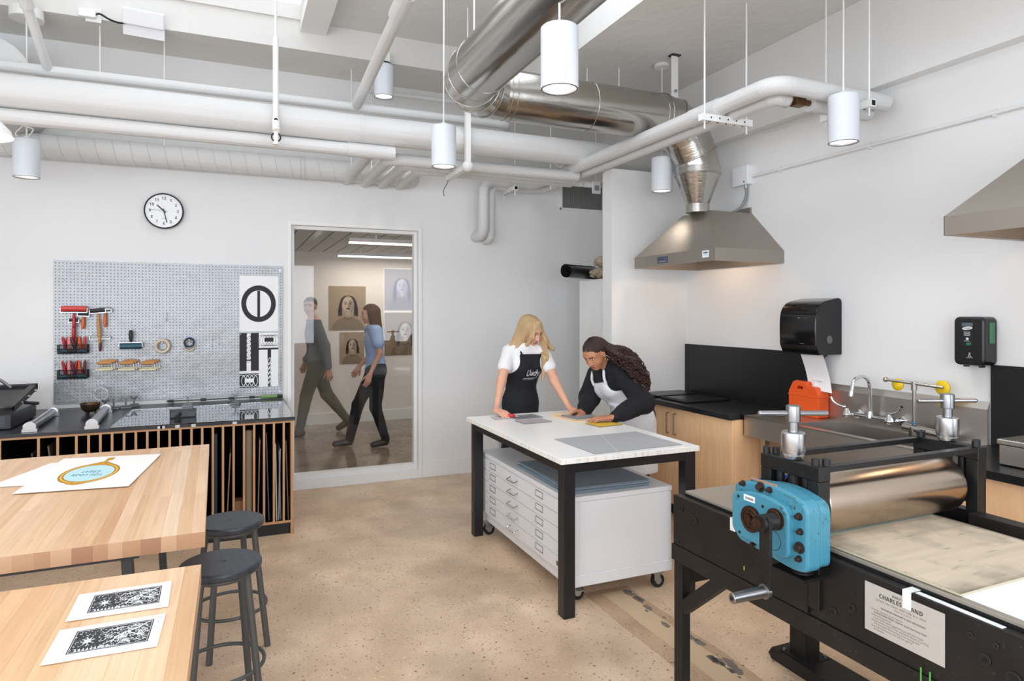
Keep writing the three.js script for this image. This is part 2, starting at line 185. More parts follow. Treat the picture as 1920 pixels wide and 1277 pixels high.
// ------------------------------------------------------------------ the corridor behind the window
{
  const hz = -3.55, hx0 = -2.4, hx1 = 5.2, hy = 2.5;
  const hallFloor = dataTex(512, 512, (u, v) => { const n = fbm(u * 8, v * 8, 6, 8, 8) - 0.5, m = fbm(u * 64, v * 64, 2, 64, 64) - 0.5; return [140 + 60 * n + 24 * m, 126 + 58 * n + 24 * m, 110 + 56 * n + 22 * m]; });
  struct('floor_corridor', uvm(bx(hx0, hx1, -0.15, 0, hz - TH, -TH), 2), M({ map: hallFloor, roughness: 0.13 }));
  struct('wall_corridor', [bx(hx0, hx1, 0, 3, hz - TH, hz), bx(hx0 - TH, hx0, 0, 3, hz - TH, -TH), bx(hx1, hx1 + TH, 0, 3, hz - TH, -TH)].map((g) => uvm(g)), M({ color: 0xece7e0, roughness: 0.85 }));
  const slats = []; for (let i = 0; i < 40; i++) slats.push(bx(hx0 + i * 0.19, hx0 + i * 0.19 + 0.17, hy, hy + 0.03, hz, -TH));
  const cc = struct('ceiling_corridor', [bx(hx0 - TH, hx1 + TH, hy + 0.03, hy + 0.15, hz - TH, -TH)], M({ color: 0xd0d0ce, roughness: 0.8 }));
  slats.forEach((s) => obj('ceiling_board', s, M({ color: 0xd6d6d4, roughness: 0.75 }), cc));
  struct('baseboard_corridor', bx(hx0, hx1, 0, 0.155, hz, hz + 0.015), mTrim);
  // linear lamps
  const mLED = M({ color: 0xffffff, emissive: 0xfff4e8, emissiveIntensity: 3 });
  for (const [x0, x1, z, n] of [[1.35, 2.75, -3.05, 0], [-1.2, 0.2, -3.05, 1], [1.2, 2.6, -1.2, 2]]) {
    const l = thing('linear_lamp', ['slim linear lamp glowing under the corridor ceiling above the portraits', 'slim linear lamp on the corridor ceiling beyond the pegboard wall', 'slim linear lamp on the corridor ceiling close behind the window'][n], 'lamp', [(x0 + x1) / 2, hy - 0.1, z]);
    obj('housing', bx(-(x1 - x0) / 2, (x1 - x0) / 2, 0.02, 0.06, -0.03, 0.03), mWhiteMetal, l); obj('diffuser', bx(-(x1 - x0) / 2, (x1 - x0) / 2, 0, 0.02, -0.025, 0.025), mLED, l); for (const s of [-0.4, 0.4]) obj('bracket', bx(s - 0.01, s + 0.01, 0.06, 0.1, -0.02, 0.02), mWhiteMetal, l);
    const q = new THREE.RectAreaLight(0xfff3e6, n === 0 ? 40 : 30, x1 - x0, 0.06); q.name = 'linear_lamp_light'; q.position.set((x0 + x1) / 2, hy - 0.102, z); q.lookAt((x0 + x1) / 2, 0, z + 0.001); scene.add(q);
  }
  // white cable tray pipe at the ceiling
  const pp = thing('ceiling_pipe', 'white insulated pipe under the corridor ceiling by the lamp end', 'pipe', [2.95, 2.38, -2.9]); obj('pipe_run', pipe([[-0.1, -0.04, -0.5], [-0.1, 0, 0], [1.6, 0.03, 0]], 0.06), mPipe, pp);
  // portraits: charcoal studies on kraft paper
  const faces = (bg, ink, seed, kind) => canvasTex(256, 330, (c, w, h) => {
    SEED = seed; c.fillStyle = bg; c.fillRect(0, 0, w, h);
    for (let i = 0; i < 400; i++) { c.fillStyle = `rgba(${rnd() < 0.5 ? '255,245,230' : '60,45,35'},0.05)`; c.fillRect(rnd() * w, rnd() * h, rr(5, 40), rr(1, 4)); }
    const cx = w * (kind === 2 ? 0.62 : 0.52), cy = h * 0.42, hair = () => { c.strokeStyle = ink; for (let i = 0; i < 190; i++) { const s = rnd() < 0.5 ? -1 : 1; c.globalAlpha = 0.55; c.lineWidth = rr(1, 3); c.beginPath(); c.moveTo(cx + s * rr(0, 12), cy - 66); c.bezierCurveTo(cx + s * rr(40, 62), cy - 60, cx + s * rr(46, 62), cy, cx + s * rr(40, 70), cy + rr(30, kind ? 130 : 90)); c.stroke(); } c.globalAlpha = 1; };
    c.fillStyle = ink; c.globalAlpha = 0.22; c.beginPath(); c.ellipse(cx, h * 1.0, w * 0.44, h * 0.3, 0, 0, 7); c.fill(); c.globalAlpha = 1;
    hair();
    c.fillStyle = kind === 1 ? '#b9b4b8' : '#c5b49d'; c.beginPath(); c.ellipse(cx, cy, 40, 55, 0, 0, 7); c.fill();
    c.fillStyle = ink; c.globalAlpha = 0.25; c.beginPath(); c.ellipse(cx + 20, cy + 6, 20, 46, 0, 0, 7); c.fill(); c.globalAlpha = 1;
    c.fillStyle = kind === 1 ? '#aaa5aa' : '#b6a58f'; c.fillRect(cx - 15, cy + 48, 30, 34);
    c.strokeStyle = ink; c.lineWidth = 3; for (const s of [-1, 1]) { c.beginPath(); c.moveTo(cx + s * 28, cy - 15); c.quadraticCurveTo(cx + s * 18, cy - 23, cx + s * 8, cy - 16); c.stroke(); c.fillStyle = ink; c.beginPath(); c.ellipse(cx + s * 17, cy - 6, 8, 4, 0, 0, 7); c.fill(); }
    c.lineWidth = 2; c.beginPath(); c.moveTo(cx + 3, cy - 6); c.lineTo(cx + 7, cy + 16); c.lineTo(cx - 4, cy + 18); c.stroke(); c.fillStyle = ink; c.beginPath(); c.ellipse(cx, cy + 31, 14, 4.5, 0, 0, 7); c.fill();
    c.lineWidth = 3; c.beginPath(); c.moveTo(cx - 30, cy + 90); c.quadraticCurveTo(cx, cy + 130, cx + 30, cy + 90); c.stroke(); hair();
    if (kind === 1) { c.globalAlpha = 0.35; c.fillStyle = '#8f96b8'; c.fillRect(0, 0, w, h); c.globalAlpha = 1; }
  });
  const P = [[632, 0, 1.285, 1.82, 1.36, 2.01, '#a9977f', '#241d1a', 11, 0, 'charcoal portrait of a long haired woman on kraft paper, topmost of the two centre sheets'], [0, 0, 1.44, 1.8, 0.86, 1.33, '#a8967e', '#2a2320', 12, 0, 'charcoal portrait on kraft paper hung lowest behind the walking pair'], [0, 0, 2.1, 2.62, 1.66, 2.28, '#8d7f6e', '#2b2f4c', 13, 1, 'portrait in blue violet ink above the seated figure study'], [0, 0, 2.1, 2.62, 0.97, 1.62, '#8f7c66', '#2c231d', 14, 2, 'brown portrait study of a woman with long pale hair below the blue portrait']];
  for (const [, , x0, x1, y0, y1, bg, ink, sd, kind, lab] of P) { const t = thing('portrait_drawing', lab, 'drawing', [(x0 + x1) / 2, y0, hz], 0, 'portraits on the corridor wall'); obj('sheet', bx(-(x1 - x0) / 2, (x1 - x0) / 2, 0, y1 - y0, 0.002, 0.006), [0, 1, 2, 3, 4, 5].map((k) => (k === 4 ? M({ map: faces(bg, ink, sd, kind), roughness: 0.9 }) : mPaper)), t); }
}
SEED = 777;
// ------------------------------------------------------------------ pipes under the ceiling
const xp = (x) => x;
function pipeThing(name, label, parts, group) { const t = thing(name, label, 'pipe', [0, 0, 0], 0, group); for (const [n, gs, m] of parts) obj(n, gs, m || mPipe, t); return t; }
const sleeveX = (x0, x1, y, z, r) => [cyl(r, r, x1 - x0, (x0 + x1) / 2, y, z, 'x', 24)];
{
  // large insulated main: slightly uneven canvas wrap
  const g = new THREE.CylinderGeometry(0.108, 0.108, X2 - X1, 40, 160, true); g.rotateZ(PI / 2); g.translate((X1 + X2) / 2, 3.03, 1.2);
  const p = g.attributes.position; for (let i = 0; i < p.count; i++) { const a = Math.atan2(p.getY(i) - 3.03, p.getZ(i) - 1.2), k = 1 + 0.05 * (fbm(p.getX(i) * 1.6 + 9, a * 1.2 + 5, 3) - 0.5); p.setY(i, 3.03 + (p.getY(i) - 3.03) * k); p.setZ(i, 1.2 + (p.getZ(i) - 1.2) * k); } g.computeVertexNormals();
  pipeThing('insulated_pipe', 'thick canvas wrapped white pipe running below the ceiling to the corner partition', [['pipe_run', g], ['band', [cyl(0.111, 0.111, 0.03, 0.9, 3.03, 1.2, 'x', 32), ]], ['band', [cyl(0.111, 0.111, 0.03, 2.55, 3.03, 1.2, 'x', 32)]]]);
  pipeThing('insulated_pipe', 'white pipe hung directly under the thick wrapped pipe, turning above the window', [['pipe_run', pipe([[X1, 2.868, 1.2], [0.98, 2.868, 1.2], [0.98, 2.868, 0.004]], 0.05, 0.12)], ['end_sleeve', sleeveX(0.8, 1.16, 2.868, 1.2, 0.054)]]);
  const back = [['one', 1.15, 1.07], ['two', 1.31, 0.94], ['three', 1.48, 0.80]];
  back.forEach(([, x, z], i) => pipeThing('insulated_pipe', ['white pipe bending to the wall, second elbow from the long underslung pipe', 'white pipe bending to the wall, third elbow from the long underslung pipe', 'white pipe bending to the wall, farthest elbow from the long underslung pipe'][i], [['pipe_run', pipe([[x, 2.855, 0.004], [x, 2.855, z], [2.86 + i * 0.04, 2.855, z]], 0.048, 0.11)]], 'pipes bending to the wall above the window'));
  pipeThing('insulated_pipe', 'slim white pipe behind the thick wrapped pipe, ending beside the steel duct', [['pipe_run', pipe([[X1, 3.27, 0.9], [2.26, 3.29, 0.9], [2.26, 3.29, 0.004]], 0.037, 0.07)]]);
  pipeThing('sprinkler_pipe', 'white sprinkler pipe sloping down from the ceiling onto the slim pipe above the pegboard', [['pipe_run', pipe([[-1.2, 4.05, 1.5], [-1.2, 3.68, 1.5], [-1.16, 3.29, 0.92]], 0.03, 0.05)], ['elbow', [cyl(0.04, 0.04, 0.06, -1.2, 3.74, 1.5), new THREE.SphereGeometry(0.042, 20, 14).translate(-1.2, 3.68, 1.5)]], ['coupling', rod([-1.188, 3.60, 1.4], [-1.18, 3.54, 1.31], 0.04)]]);
  pipeThing('sprinkler_pipe', 'white branch pipe coming down from overhead to the slim pipe beside the small ceiling downlight', [['pipe_run', [rod([0.92, 3.3, 0.92], [0.95, 3.56, 3.1], 0.042, 0.042, 20)]], ['coupling', rod([0.938, 3.47, 2.25], [0.943, 3.5, 2.5], 0.055, 0.055, 20)]]);
  pipeThing('conduit_pipe', 'thin white conduit running level behind the small ceiling downlight', [['pipe_run', rod([1.12, 3.62, 0.35], [2.2, 3.62, 0.35], 0.022)]]);
  // spiral duct along the back wall
  { const r = 0.096, y = 2.925, z = 0.115; const t = thing('spiral_duct', 'white painted spiral duct hugging the wall above the clock', 'duct', [0, 0, 0]); const path = bentPath([[X1, y, z], [1.56, y, z], [1.56, y, 0.0]], 0.11); obj('duct_body', [rod([X1, y, z], [1.47, y, z], r, r, 36), ...pipe([[1.4, y, z], [1.57, y, z], [1.57, y, 0.002]], r * 0.99, 0.1, 30)], mPipe, t);
    for (let i = 0; i < 46; i++) { const x = -4.2 + i * 0.122; if (x > 1.4) break; const pts = []; for (let k = 0; k <= 24; k++) { const a = k / 24 * 2 * PI; pts.push([x + 0.122 * k / 24, y + Math.cos(a) * r, z + Math.sin(a) * r]); } obj('spiral_seam', tube(pts, 0.0032, 40, 5), mPipe, t); }
    for (const x of [0.55, 1.36]) obj('coupling', [ring(r, 0.005, x, y, z, 'x', 36), ring(r, 0.005, x + 0.035, y, z, 'x', 36)], mPipe, t); }
  // round duct stub at the far left
  { const t = thing('round_duct', 'wide round white duct seen end on behind the thick pipe', 'duct', [0, 0, 0]); obj('duct_body', [cyl(0.3, 0.3, 0.62, -1.62, 3.27, 0.32, 'z', 40)], mPipe, t); obj('rim', ring(0.3, 0.012, -1.62, 3.27, 0.62, 'z', 40), mPipe, t); }
  // pair of pipes across the room above the sink
  const yz = 2.92;
  pipeThing('insulated_pipe', 'upper white pipe of the pair crossing above the work table', [['pipe_run', pipe([[2.27, 2.39, 0.004], [2.27, 2.39, 0.24], [2.27, yz, 0.24], [2.82, yz, 0.24], [2.82, yz, 3.46], [3.70, yz, 3.46]], 0.052, 0.12, 20)], ['sleeve', [rod([2.82, yz, 2.72], [2.82, yz, 3.0], 0.057, 0.057, 24)]], ['sleeve', rod([2.82, yz, 0.62], [2.82, yz, 0.86], 0.057, 0.057, 24)], ['sleeve', rod([2.52, yz, 0.24], [2.68, yz, 0.24], 0.057, 0.057, 24)]], 'pair of pipes crossing the room');
  pipeThing('insulated_pipe', 'lower white pipe of the pair crossing above the work table, with a bare brass valve', [['pipe_run', [...pipe([[2.37, 2.36, 0.004], [2.37, 2.36, 0.17], [2.37, yz - 0.03, 0.17], [2.93, yz - 0.03, 0.17], [2.93, yz - 0.03, 3.34], [3.02, yz - 0.03, 3.34]], 0.045, 0.1, 20), rod([3.2, yz - 0.03, 3.34], [3.70, yz - 0.03, 3.34], 0.05)]], ['valve', [rod([3.0, yz - 0.03, 3.34], [3.22, yz - 0.03, 3.34], 0.018), bx(3.07, 3.15, yz - 0.06, yz, 3.31, 3.37, 0.006), cyl(0.012, 0.012, 0.07, 3.11, yz + 0.01, 3.34)], M({ color: 0x6b5136, roughness: 0.45, metalness: 0.7 })], ['insulation_end', lathe([[0.045, 0], [0.05, 0.02], [0.02, 0.03]]).rotateZ(-PI / 2).translate(3.0, yz - 0.03, 3.34)]], 'pair of pipes crossing the room');
  // trapeze hangers: slotted channel on two threaded rods
  const slot = (t, a, b) => { const A = V(...a), B = V(...b), n = 6; for (let i = 1; i < n; i++) { const p = A.clone().lerp(B, i / n); obj('slot', cyl(0.007, 0.007, 0.003, p.x, p.y - 0.0211, p.z, 'y', 10), mHole, t); obj('slot', bx(p.x - 0.004, p.x + 0.004, p.y - 0.005, p.y + 0.005, p.z + 0.0195, p.z + 0.0225), mHole, t); } };
  function hanger(label, a, b, top) { const t = thing('trapeze_hanger', label, 'hanger', [0, 0, 0], 0, 'trapeze hangers carrying the pipes'); obj('channel', bar(a, b, 0.042, 0.042), mTrim, t); slot(t, a, b); obj('end_opening', bar(V(...b).lerp(V(...a), -0.001).toArray(), V(...b).lerp(V(...a), 0.01).toArray(), 0.03, 0.03), mHole, t); for (const q of [a, b]) { const p = V(...q).lerp(V(...(q === a ? b : a)), 0.08); obj('threaded_rod', rod([p.x, p.y - 0.07, p.z], [p.x, top, p.z], 0.006, 0.006, 8), mTrim, t); } return t; }
  hanger('slotted trapeze hanger under the pipe pair above the orange jug', [2.68, 2.845, 2.98], [3.08, 2.845, 2.98], YR);
  hanger('slotted trapeze hanger under the pipe pair against the right wall', [3.42, 2.845, 3.24], [3.42, 2.845, 3.6], YR);
  hanger('slotted trapeze hanger under the pipe pair above the corner vent', [2.68, 2.845, 0.8], [3.26, 2.845, 0.8], YR);
  hanger('slotted trapeze hanger under the pipe bend above the two workers', [2.55, 2.845, 0.06], [2.55, 2.845, 0.4], YC);
  { const t = thing('trapeze_hanger', 'long slotted channel under the bundled pipes next to the hanging cylinder lamp', 'hanger', [0, 0, 0], 0, 'trapeze hangers carrying the pipes'); obj('channel', bar([1.72, 2.79, 1.32], [1.72, 2.79, 0.82], 0.042, 0.042), mTrim, t); obj('strut_post', bar([1.72, 2.78, 1.34], [1.72, 3.30, 1.34], 0.04, 0.04, V(1, 0, 0)), mTrim, t); obj('strut_cap', new THREE.SphereGeometry(0.045, 20, 14).translate(1.72, 2.79, 1.34), mTrim, t); obj('threaded_rod', rod([1.72, 3.3, 1.34], [1.72, YC, 1.34], 0.006), mTrim, t); for (let i = 0; i < 4; i++) obj('slot', bar([1.75, 2.812, 1.24 - i * 0.11], [1.75, 2.812, 1.19 - i * 0.11], 0.006, 0.008), mHole, t); }
  { const t = thing('hanging_strut', 'slim white strut hanging from the beam over the pipes with an open tube end', 'strut', [0.28, 0, 1.34]); obj('strut_post', rod([0, 2.98, 0], [0, 3.58, 0], 0.02), mTrim, t); obj('strut_foot', [rod([0, 2.99, 0], [0, 2.90, 0.05], 0.026, 0.026)], mTrim, t); obj('tube_opening', rod([0, 2.985, 0.012], [0, 2.985, 0.032], 0.013), mHole, t); obj('clamp_ring', ring(0.03, 0.005, 0, 2.86, 0.04, 'z', 20), mDarkWire, t); obj('clamp_stub', cyl(0.02, 0.02, 0.1, 0, 2.86, 0.03), mTrim, t); obj('hanger_rod', rod([0, 3.56, 0], [0, YC, 0], 0.009), mTrim, t); }
  for (const [x, y0, y1, z, l] of [[-0.93, 3.3, 3.81, 0.45, 'thin white rod hanging from the beam left of the clock'], [-0.5, 2.95, 3.81, 0.4, 'pale wire dropping from the beam to the spiral duct right of the clock'], [0.98, 2.9, 3.81, 0.3, 'thin white rod hanging over the window, shorter of two'], [1.16, 2.9, 3.81, 0.3, 'thin white rod hanging over the window beside its twin'], [1.5, 3.35, YC, 2.1, 'thin rod holding up the steel duct at its bend'], [2.66, 3.28, YR, 1.6, 'thin rod dropping from the low ceiling above the steel duct'], [2.9, 3.28, YR, 1.7, 'second thin rod from the low ceiling above the steel duct']]) { const t = obj('hanging_rod', rod([0, y0, 0], [0, y1, 0], 0.006, 0.006, 8), mTrim); t.position.set(x, 0, z); tag(t, l, 'rod', 'rods hanging from the ceiling'); }
  { const t = thing('duct_strap', 'flat white strap hanging the steel duct from the low ceiling', 'strap', [3.15, 0, 2.1]); obj('strap_body', bx(-0.03, 0.03, 3.29, YR, -0.004, 0.004), mTrim, t); obj('strap_bolt', cyl(0.012, 0.012, 0.02, 0, 3.34, 0.01, 'z', 8), mGalv, t); obj('anchor_plate', bx(-0.04, 0.04, YR - 0.008, YR, -0.03, 0.03), mDarkWire, t); }
}
// ------------------------------------------------------------------ steel exhaust duct
{
  const t = thing('exhaust_duct', 'large bare steel round duct with elbows running to the corner hood', 'duct', [0, 0, 0]); const r = 0.172, y = 3.126, z = 2.1;
  obj('long_run', rod([1.395, y, 2.55], [1.395, y, 7.5], r, r, 48), mDuct, t);
  // gored elbow as mitred segments
  const gore = (c, a0, a1, R, n, ax, ay) => { for (let i = 0; i < n; i++) { const A = a0 + (a1 - a0) * i / n, B = a0 + (a1 - a0) * (i + 1) / n, m = (A + B) / 2, ga = []; const pt = (ang, rad) => V(...c).addScaledVector(ax, Math.cos(ang) * rad).addScaledVector(ay, Math.sin(ang) * rad); const nrm = new THREE.Vector3().crossVectors(ax, ay); const pos = [], idx = []; const S = 40; for (let e = 0; e < 2; e++) { const ang = e ? B : A; for (let k = 0; k <= S; k++) { const th = k / S * 2 * PI; const k1 = Math.cos((B - A) / 2); const q = pt(ang, R + r * Math.cos(th)).addScaledVector(nrm, r * Math.sin(th)); pos.push(q.x, q.y, q.z); } } for (let k = 0; k < S; k++) idx.push(k, k + 1, S + 1 + k, k + 1, S + 2 + k, S + 1 + k); const g = new THREE.BufferGeometry(); g.setAttribute('position', new THREE.Float32BufferAttribute(pos, 3)); g.setIndex(idx); g.computeVertexNormals(); obj('elbow_gore', g, mDuctD, t); const rp = []; for (let k = 0; k < 40; k++) { const th = k / 40 * 2 * PI, q = pt(A, R + (r + 0.002) * Math.cos(th)).addScaledVector(nrm, (r + 0.002) * Math.sin(th)); rp.push(q.toArray()); } obj('seam', tube(rp, 0.005, 80, 6, true), mDuct, t); } };
  const mDuctD = mDuct.clone(); mDuctD.side = THREE.DoubleSide;
  const R = 0.30; gore([1.395 + R, y, z + R], PI, 1.5 * PI, R, 4, V(1, 0, 0), V(0, 0, 1));
  obj('long_run_collar', rod([1.395, y, 2.4], [1.395, y, 2.56], r + 0.003, r + 0.003, 48), mDuct, t);
  obj('cross_run', rod([1.395 + R, y, z], [3.02, y, z], r, r, 48), mDuct, t);
  for (const x of [1.72, 1.76, 2.38, 2.98]) obj('seam', ring(r, 0.004, x, y, z, 'x', 48), mDuct, t);
  const R2 = 0.3; // bend down to the hood
  gore([3.02, y - R2 - r * 0, z], PI / 2, PI / 2 - 1.08, R2 , 3, V(1, 0, 0), V(0, 1, 0));
  const a = PI / 2 - 1.08, ex = 3.02 + R2 * Math.cos(a), ey = y - R2 + R2 * Math.sin(a), dx = Math.sin(a), dy = -Math.cos(a);
  const e2 = [ex + dx * 0.13, ey + dy * 0.13, z]; obj('drop_run', rod([ex, ey, z], e2, r, r, 48), mDuct, t); obj('seam', ring(r, 0.004, 0, 0, 0, 'y', 48).applyQuaternion(new THREE.Quaternion().setFromUnitVectors(V(0, 1, 0), V(dx, dy, 0).normalize())).translate(...e2), mDuct, t);
  gore([e2[0] - Math.cos(a) * 0.2, e2[1] - Math.sin(a) * 0.2, z], a, 0.0, 0.2, 1, V(1, 0, 0), V(0, 1, 0));
  const cx = e2[0] - Math.cos(a) * 0.2 + 0.2, cy = e2[1] - Math.sin(a) * 0.2; 
  obj('drop_collar', cyl(r + 0.003, r + 0.003, 0.06, cx, cy - 0.03, z, 'y', 48), mDuct, t); obj('seam', ring(r + 0.003, 0.005, cx, cy - 0.055, z), mDuct, t);
  obj('reducer', cyl(0.088, r, cy - 0.06 - 2.47, cx, (cy - 0.06 + 2.47) / 2, z, 'y', 48), mDuct, t);
  obj('hood_collar', cyl(0.092, 0.092, 0.065, cx, 2.443, z, 'y', 40), mDuct, t);
}
// ------------------------------------------------------------------ hoods
{
  const y0 = 1.995, y1 = 2.087, y2 = 2.411;
  const lampGlow = M({ color: 0xffffff, emissive: 0xffc98a, emissiveIntensity: 2.5 });
  const mHood = M({ color: 0xaca59c, roughness: 0.5, metalness: 1 });
  function hood(label, z0, z1) {
    const t = thing('exhaust_hood', label, 'hood', [X2 - 0.001, y0, (z0 + z1) / 2], 0, 'steel hoods on the right wall'); const w = (z1 - z0) / 2, d = 0.65, th = 0.004;
    obj('front_lip', bx(-d, -d + th, 0, y1 - y0, -w, w), mHood, t); for (const s of [-1, 1]) obj('side_lip', bx(-d, 0, 0, y1 - y0, s * w - th / 2, s * w + th / 2), mHood, t);
    const quad = (a, b, c, e) => { const g = new THREE.BufferGeometry(); const pts = [a, b, c, e].map((p) => V(...p)); const n = new THREE.Vector3().crossVectors(pts[1].clone().sub(pts[0]), pts[2].clone().sub(pts[0])).normalize().multiplyScalar(0.003); const P = []; for (const o of [0, 1]) for (const p of pts) { const q = p.clone().addScaledVector(n, -o); P.push(q.x, q.y, q.z); } g.setAttribute('position', new THREE.Float32BufferAttribute(P, 3)); g.setIndex([0, 1, 2, 0, 2, 3, 6, 5, 4, 7, 6, 4, 0, 4, 5, 0, 5, 1, 1, 5, 6, 1, 6, 2, 2, 6, 7, 2, 7, 3, 3, 7, 4, 3, 4, 0]); const q = g.toNonIndexed(); q.computeVertexNormals(); return q; };
    const h1 = y1 - y0, h2 = y2 - y0, tx = -0.41, tw = 0.17;
    obj('front_panel', quad([-d, h1, w], [tx, h2, tw], [tx, h2, -tw], [-d, h1, -w]), mHood, t); obj('side_panel', quad([0, h1, w], [0, h2, tw], [tx, h2, tw], [-d, h1, w]), mHood, t); obj('side_panel', quad([-d, h1, -w], [tx, h2, -tw], [0, h2, -tw], [0, h1, -w]), mHood, t);
    obj('top_panel', bx(tx, 0, h2 - 0.003, h2, -tw, tw), mHood, t); obj('mounting_bracket', bx(-0.02, -0.004, h2, h2 + 0.045, tw - 0.2, tw), mHood, t);
    obj('back_panel', bx(-0.006, -0.002, 0, h1, -w, w), mHood, t); obj('gutter', [bx(-d + 0.01, -0.02, 0.001, 0.004, w - 0.03, w - 0.004), bx(-d + 0.01, -0.02, 0.001, 0.004, -w + 0.004, -w + 0.03)], mHood, t).userData.kind = 'stuff';
    const lamp = obj('hood_lamp', bx(-0.36, -0.26, 0.27, 0.285, -0.14, 0.14, 0.005), lampGlow, t);
    const q = new THREE.RectAreaLight(0xffd9b4, 26, 0.1, 0.28); q.name = 'hood_lamp_light'; q.position.set(X2 - 0.31, y0 + 0.262, (z0 + z1) / 2); q.lookAt(X2 - 0.31, 0, (z0 + z1) / 2 + 0.001); scene.add(q); return t;
  }
  const h1 = hood('steel exhaust hood in the corner with the round duct and two small stickers', 1.585, 2.58);
  hood('steel exhaust hood over the far end of the sink wall without stickers', 4.2, 5.2);
  const badge = canvasTex(256, 100, (c, w, h) => { c.fillStyle = '#5d6279'; c.fillRect(0, 0, w, h); c.strokeStyle = '#22263c'; c.lineWidth = 8; c.strokeRect(4, 4, w - 8, h - 8); c.fillStyle = '#1d2140'; c.font = 'bold 58px sans-serif'; c.textAlign = 'center'; c.fillText('HEMCO', w / 2, 62); c.fillStyle = '#c9cbd6'; c.font = '16px sans-serif'; c.fillText('INDEPENDENCE, MO', w / 2, 86); });
  const st = canvasTex(128, 110, (c, w, h) => { c.fillStyle = '#eef2f6'; c.fillRect(0, 0, w, h); c.fillStyle = '#4a6584'; c.beginPath(); c.ellipse(w / 2, 34, 50, 14, 0, 0, 7); c.fill(); c.fillStyle = '#9db4cc'; c.font = '18px sans-serif'; c.textAlign = 'center'; c.fillRect(14, 60, 100, 6); c.fillRect(24, 74, 80, 6); });
  const side = M({ color: 0x6a6f84, roughness: 0.5 });
  const b1 = thing('maker_badge', 'small blue grey maker badge on the lip of the corner hood', 'badge', [X2 - 0.6535, 2.018, 1.975]); obj('plate', bx(-0.002, 0, 0, 0.05, -0.065, 0.065), [0, 1, 2, 3, 4, 5].map((k) => (k === 1 ? M({ map: badge, roughness: 0.4 }) : side)), b1);
  const b2 = thing('hood_sticker', 'small white sticker near the front corner of the corner hood', 'sticker', [X2 - 0.6535, 2.022, 2.49]); obj('sticker_face', bx(-0.002, 0, 0, 0.05, -0.035, 0.035), [0, 1, 2, 3, 4, 5].map((k) => (k === 1 ? M({ map: st, roughness: 0.4 }) : mPaper)), b2);
  const dc = thing('duct_stub', 'short galvanized collar on top of the corner hood behind the round duct', 'collar', [3.50, 2.412, 1.99]); obj('collar_body', cyl(0.06, 0.06, 0.05, 0, 0.025, 0, 'y', 28), mDuct, dc); obj('collar_rim', ring(0.06, 0.004, 0, 0.05, 0), mDuct, dc);
}
// conduit and junction box on the right wall
{
  const t = thing('wall_conduit', 'thin painted conduit along the right wall above the hoods', 'conduit', [X2 - 0.012, 2.70, 0]); obj('conduit_run', rod([0, 0, 2.27], [0, 0, 7.5], 0.011), mWall, t); for (const z of [2.55, 3.3, 4.05]) obj('strap', bx(-0.006, 0.012, -0.022, 0.022, z - 0.008, z + 0.008), mWall, t);
  const j = thing('junction_box', 'white square junction box above the corner hood', 'box', [X2, 2.64, 2.18]); obj('box_body', bx(-0.06, 0, 0, 0.15, -0.085, 0.085, 0.004), mWhiteMetal, j); obj('connector', cyl(0.014, 0.014, 0.03, -0.03, -0.012, 0.04), mGalv, j); obj('cover_screw', cyl(0.006, 0.006, 0.004, -0.061, 0.02, 0.05, 'x', 10), mDarkWire, j);
  const fgs = []; const c = new THREE.CatmullRomCurve3([V(X2 - 0.03, 2.63, 2.22), V(X2 - 0.03, 2.55, 2.22), V(X2 - 0.05, 2.47, 2.19), V(X2 - 0.09, 2.42, 2.13)]); fgs.push(new THREE.TubeGeometry(c, 40, 0.011, 12)); const fx = thing('flexible_conduit', 'grey flexible conduit curving from the junction box down to the corner hood', 'conduit', [0, 0, 0]); obj('hose', fgs, M({ color: 0x8a8d8c, roughness: 0.5 }), fx); obj('fitting', cyl(0.018, 0.018, 0.03, X2 - 0.095, 2.42, 2.12), mGalv, fx);
}
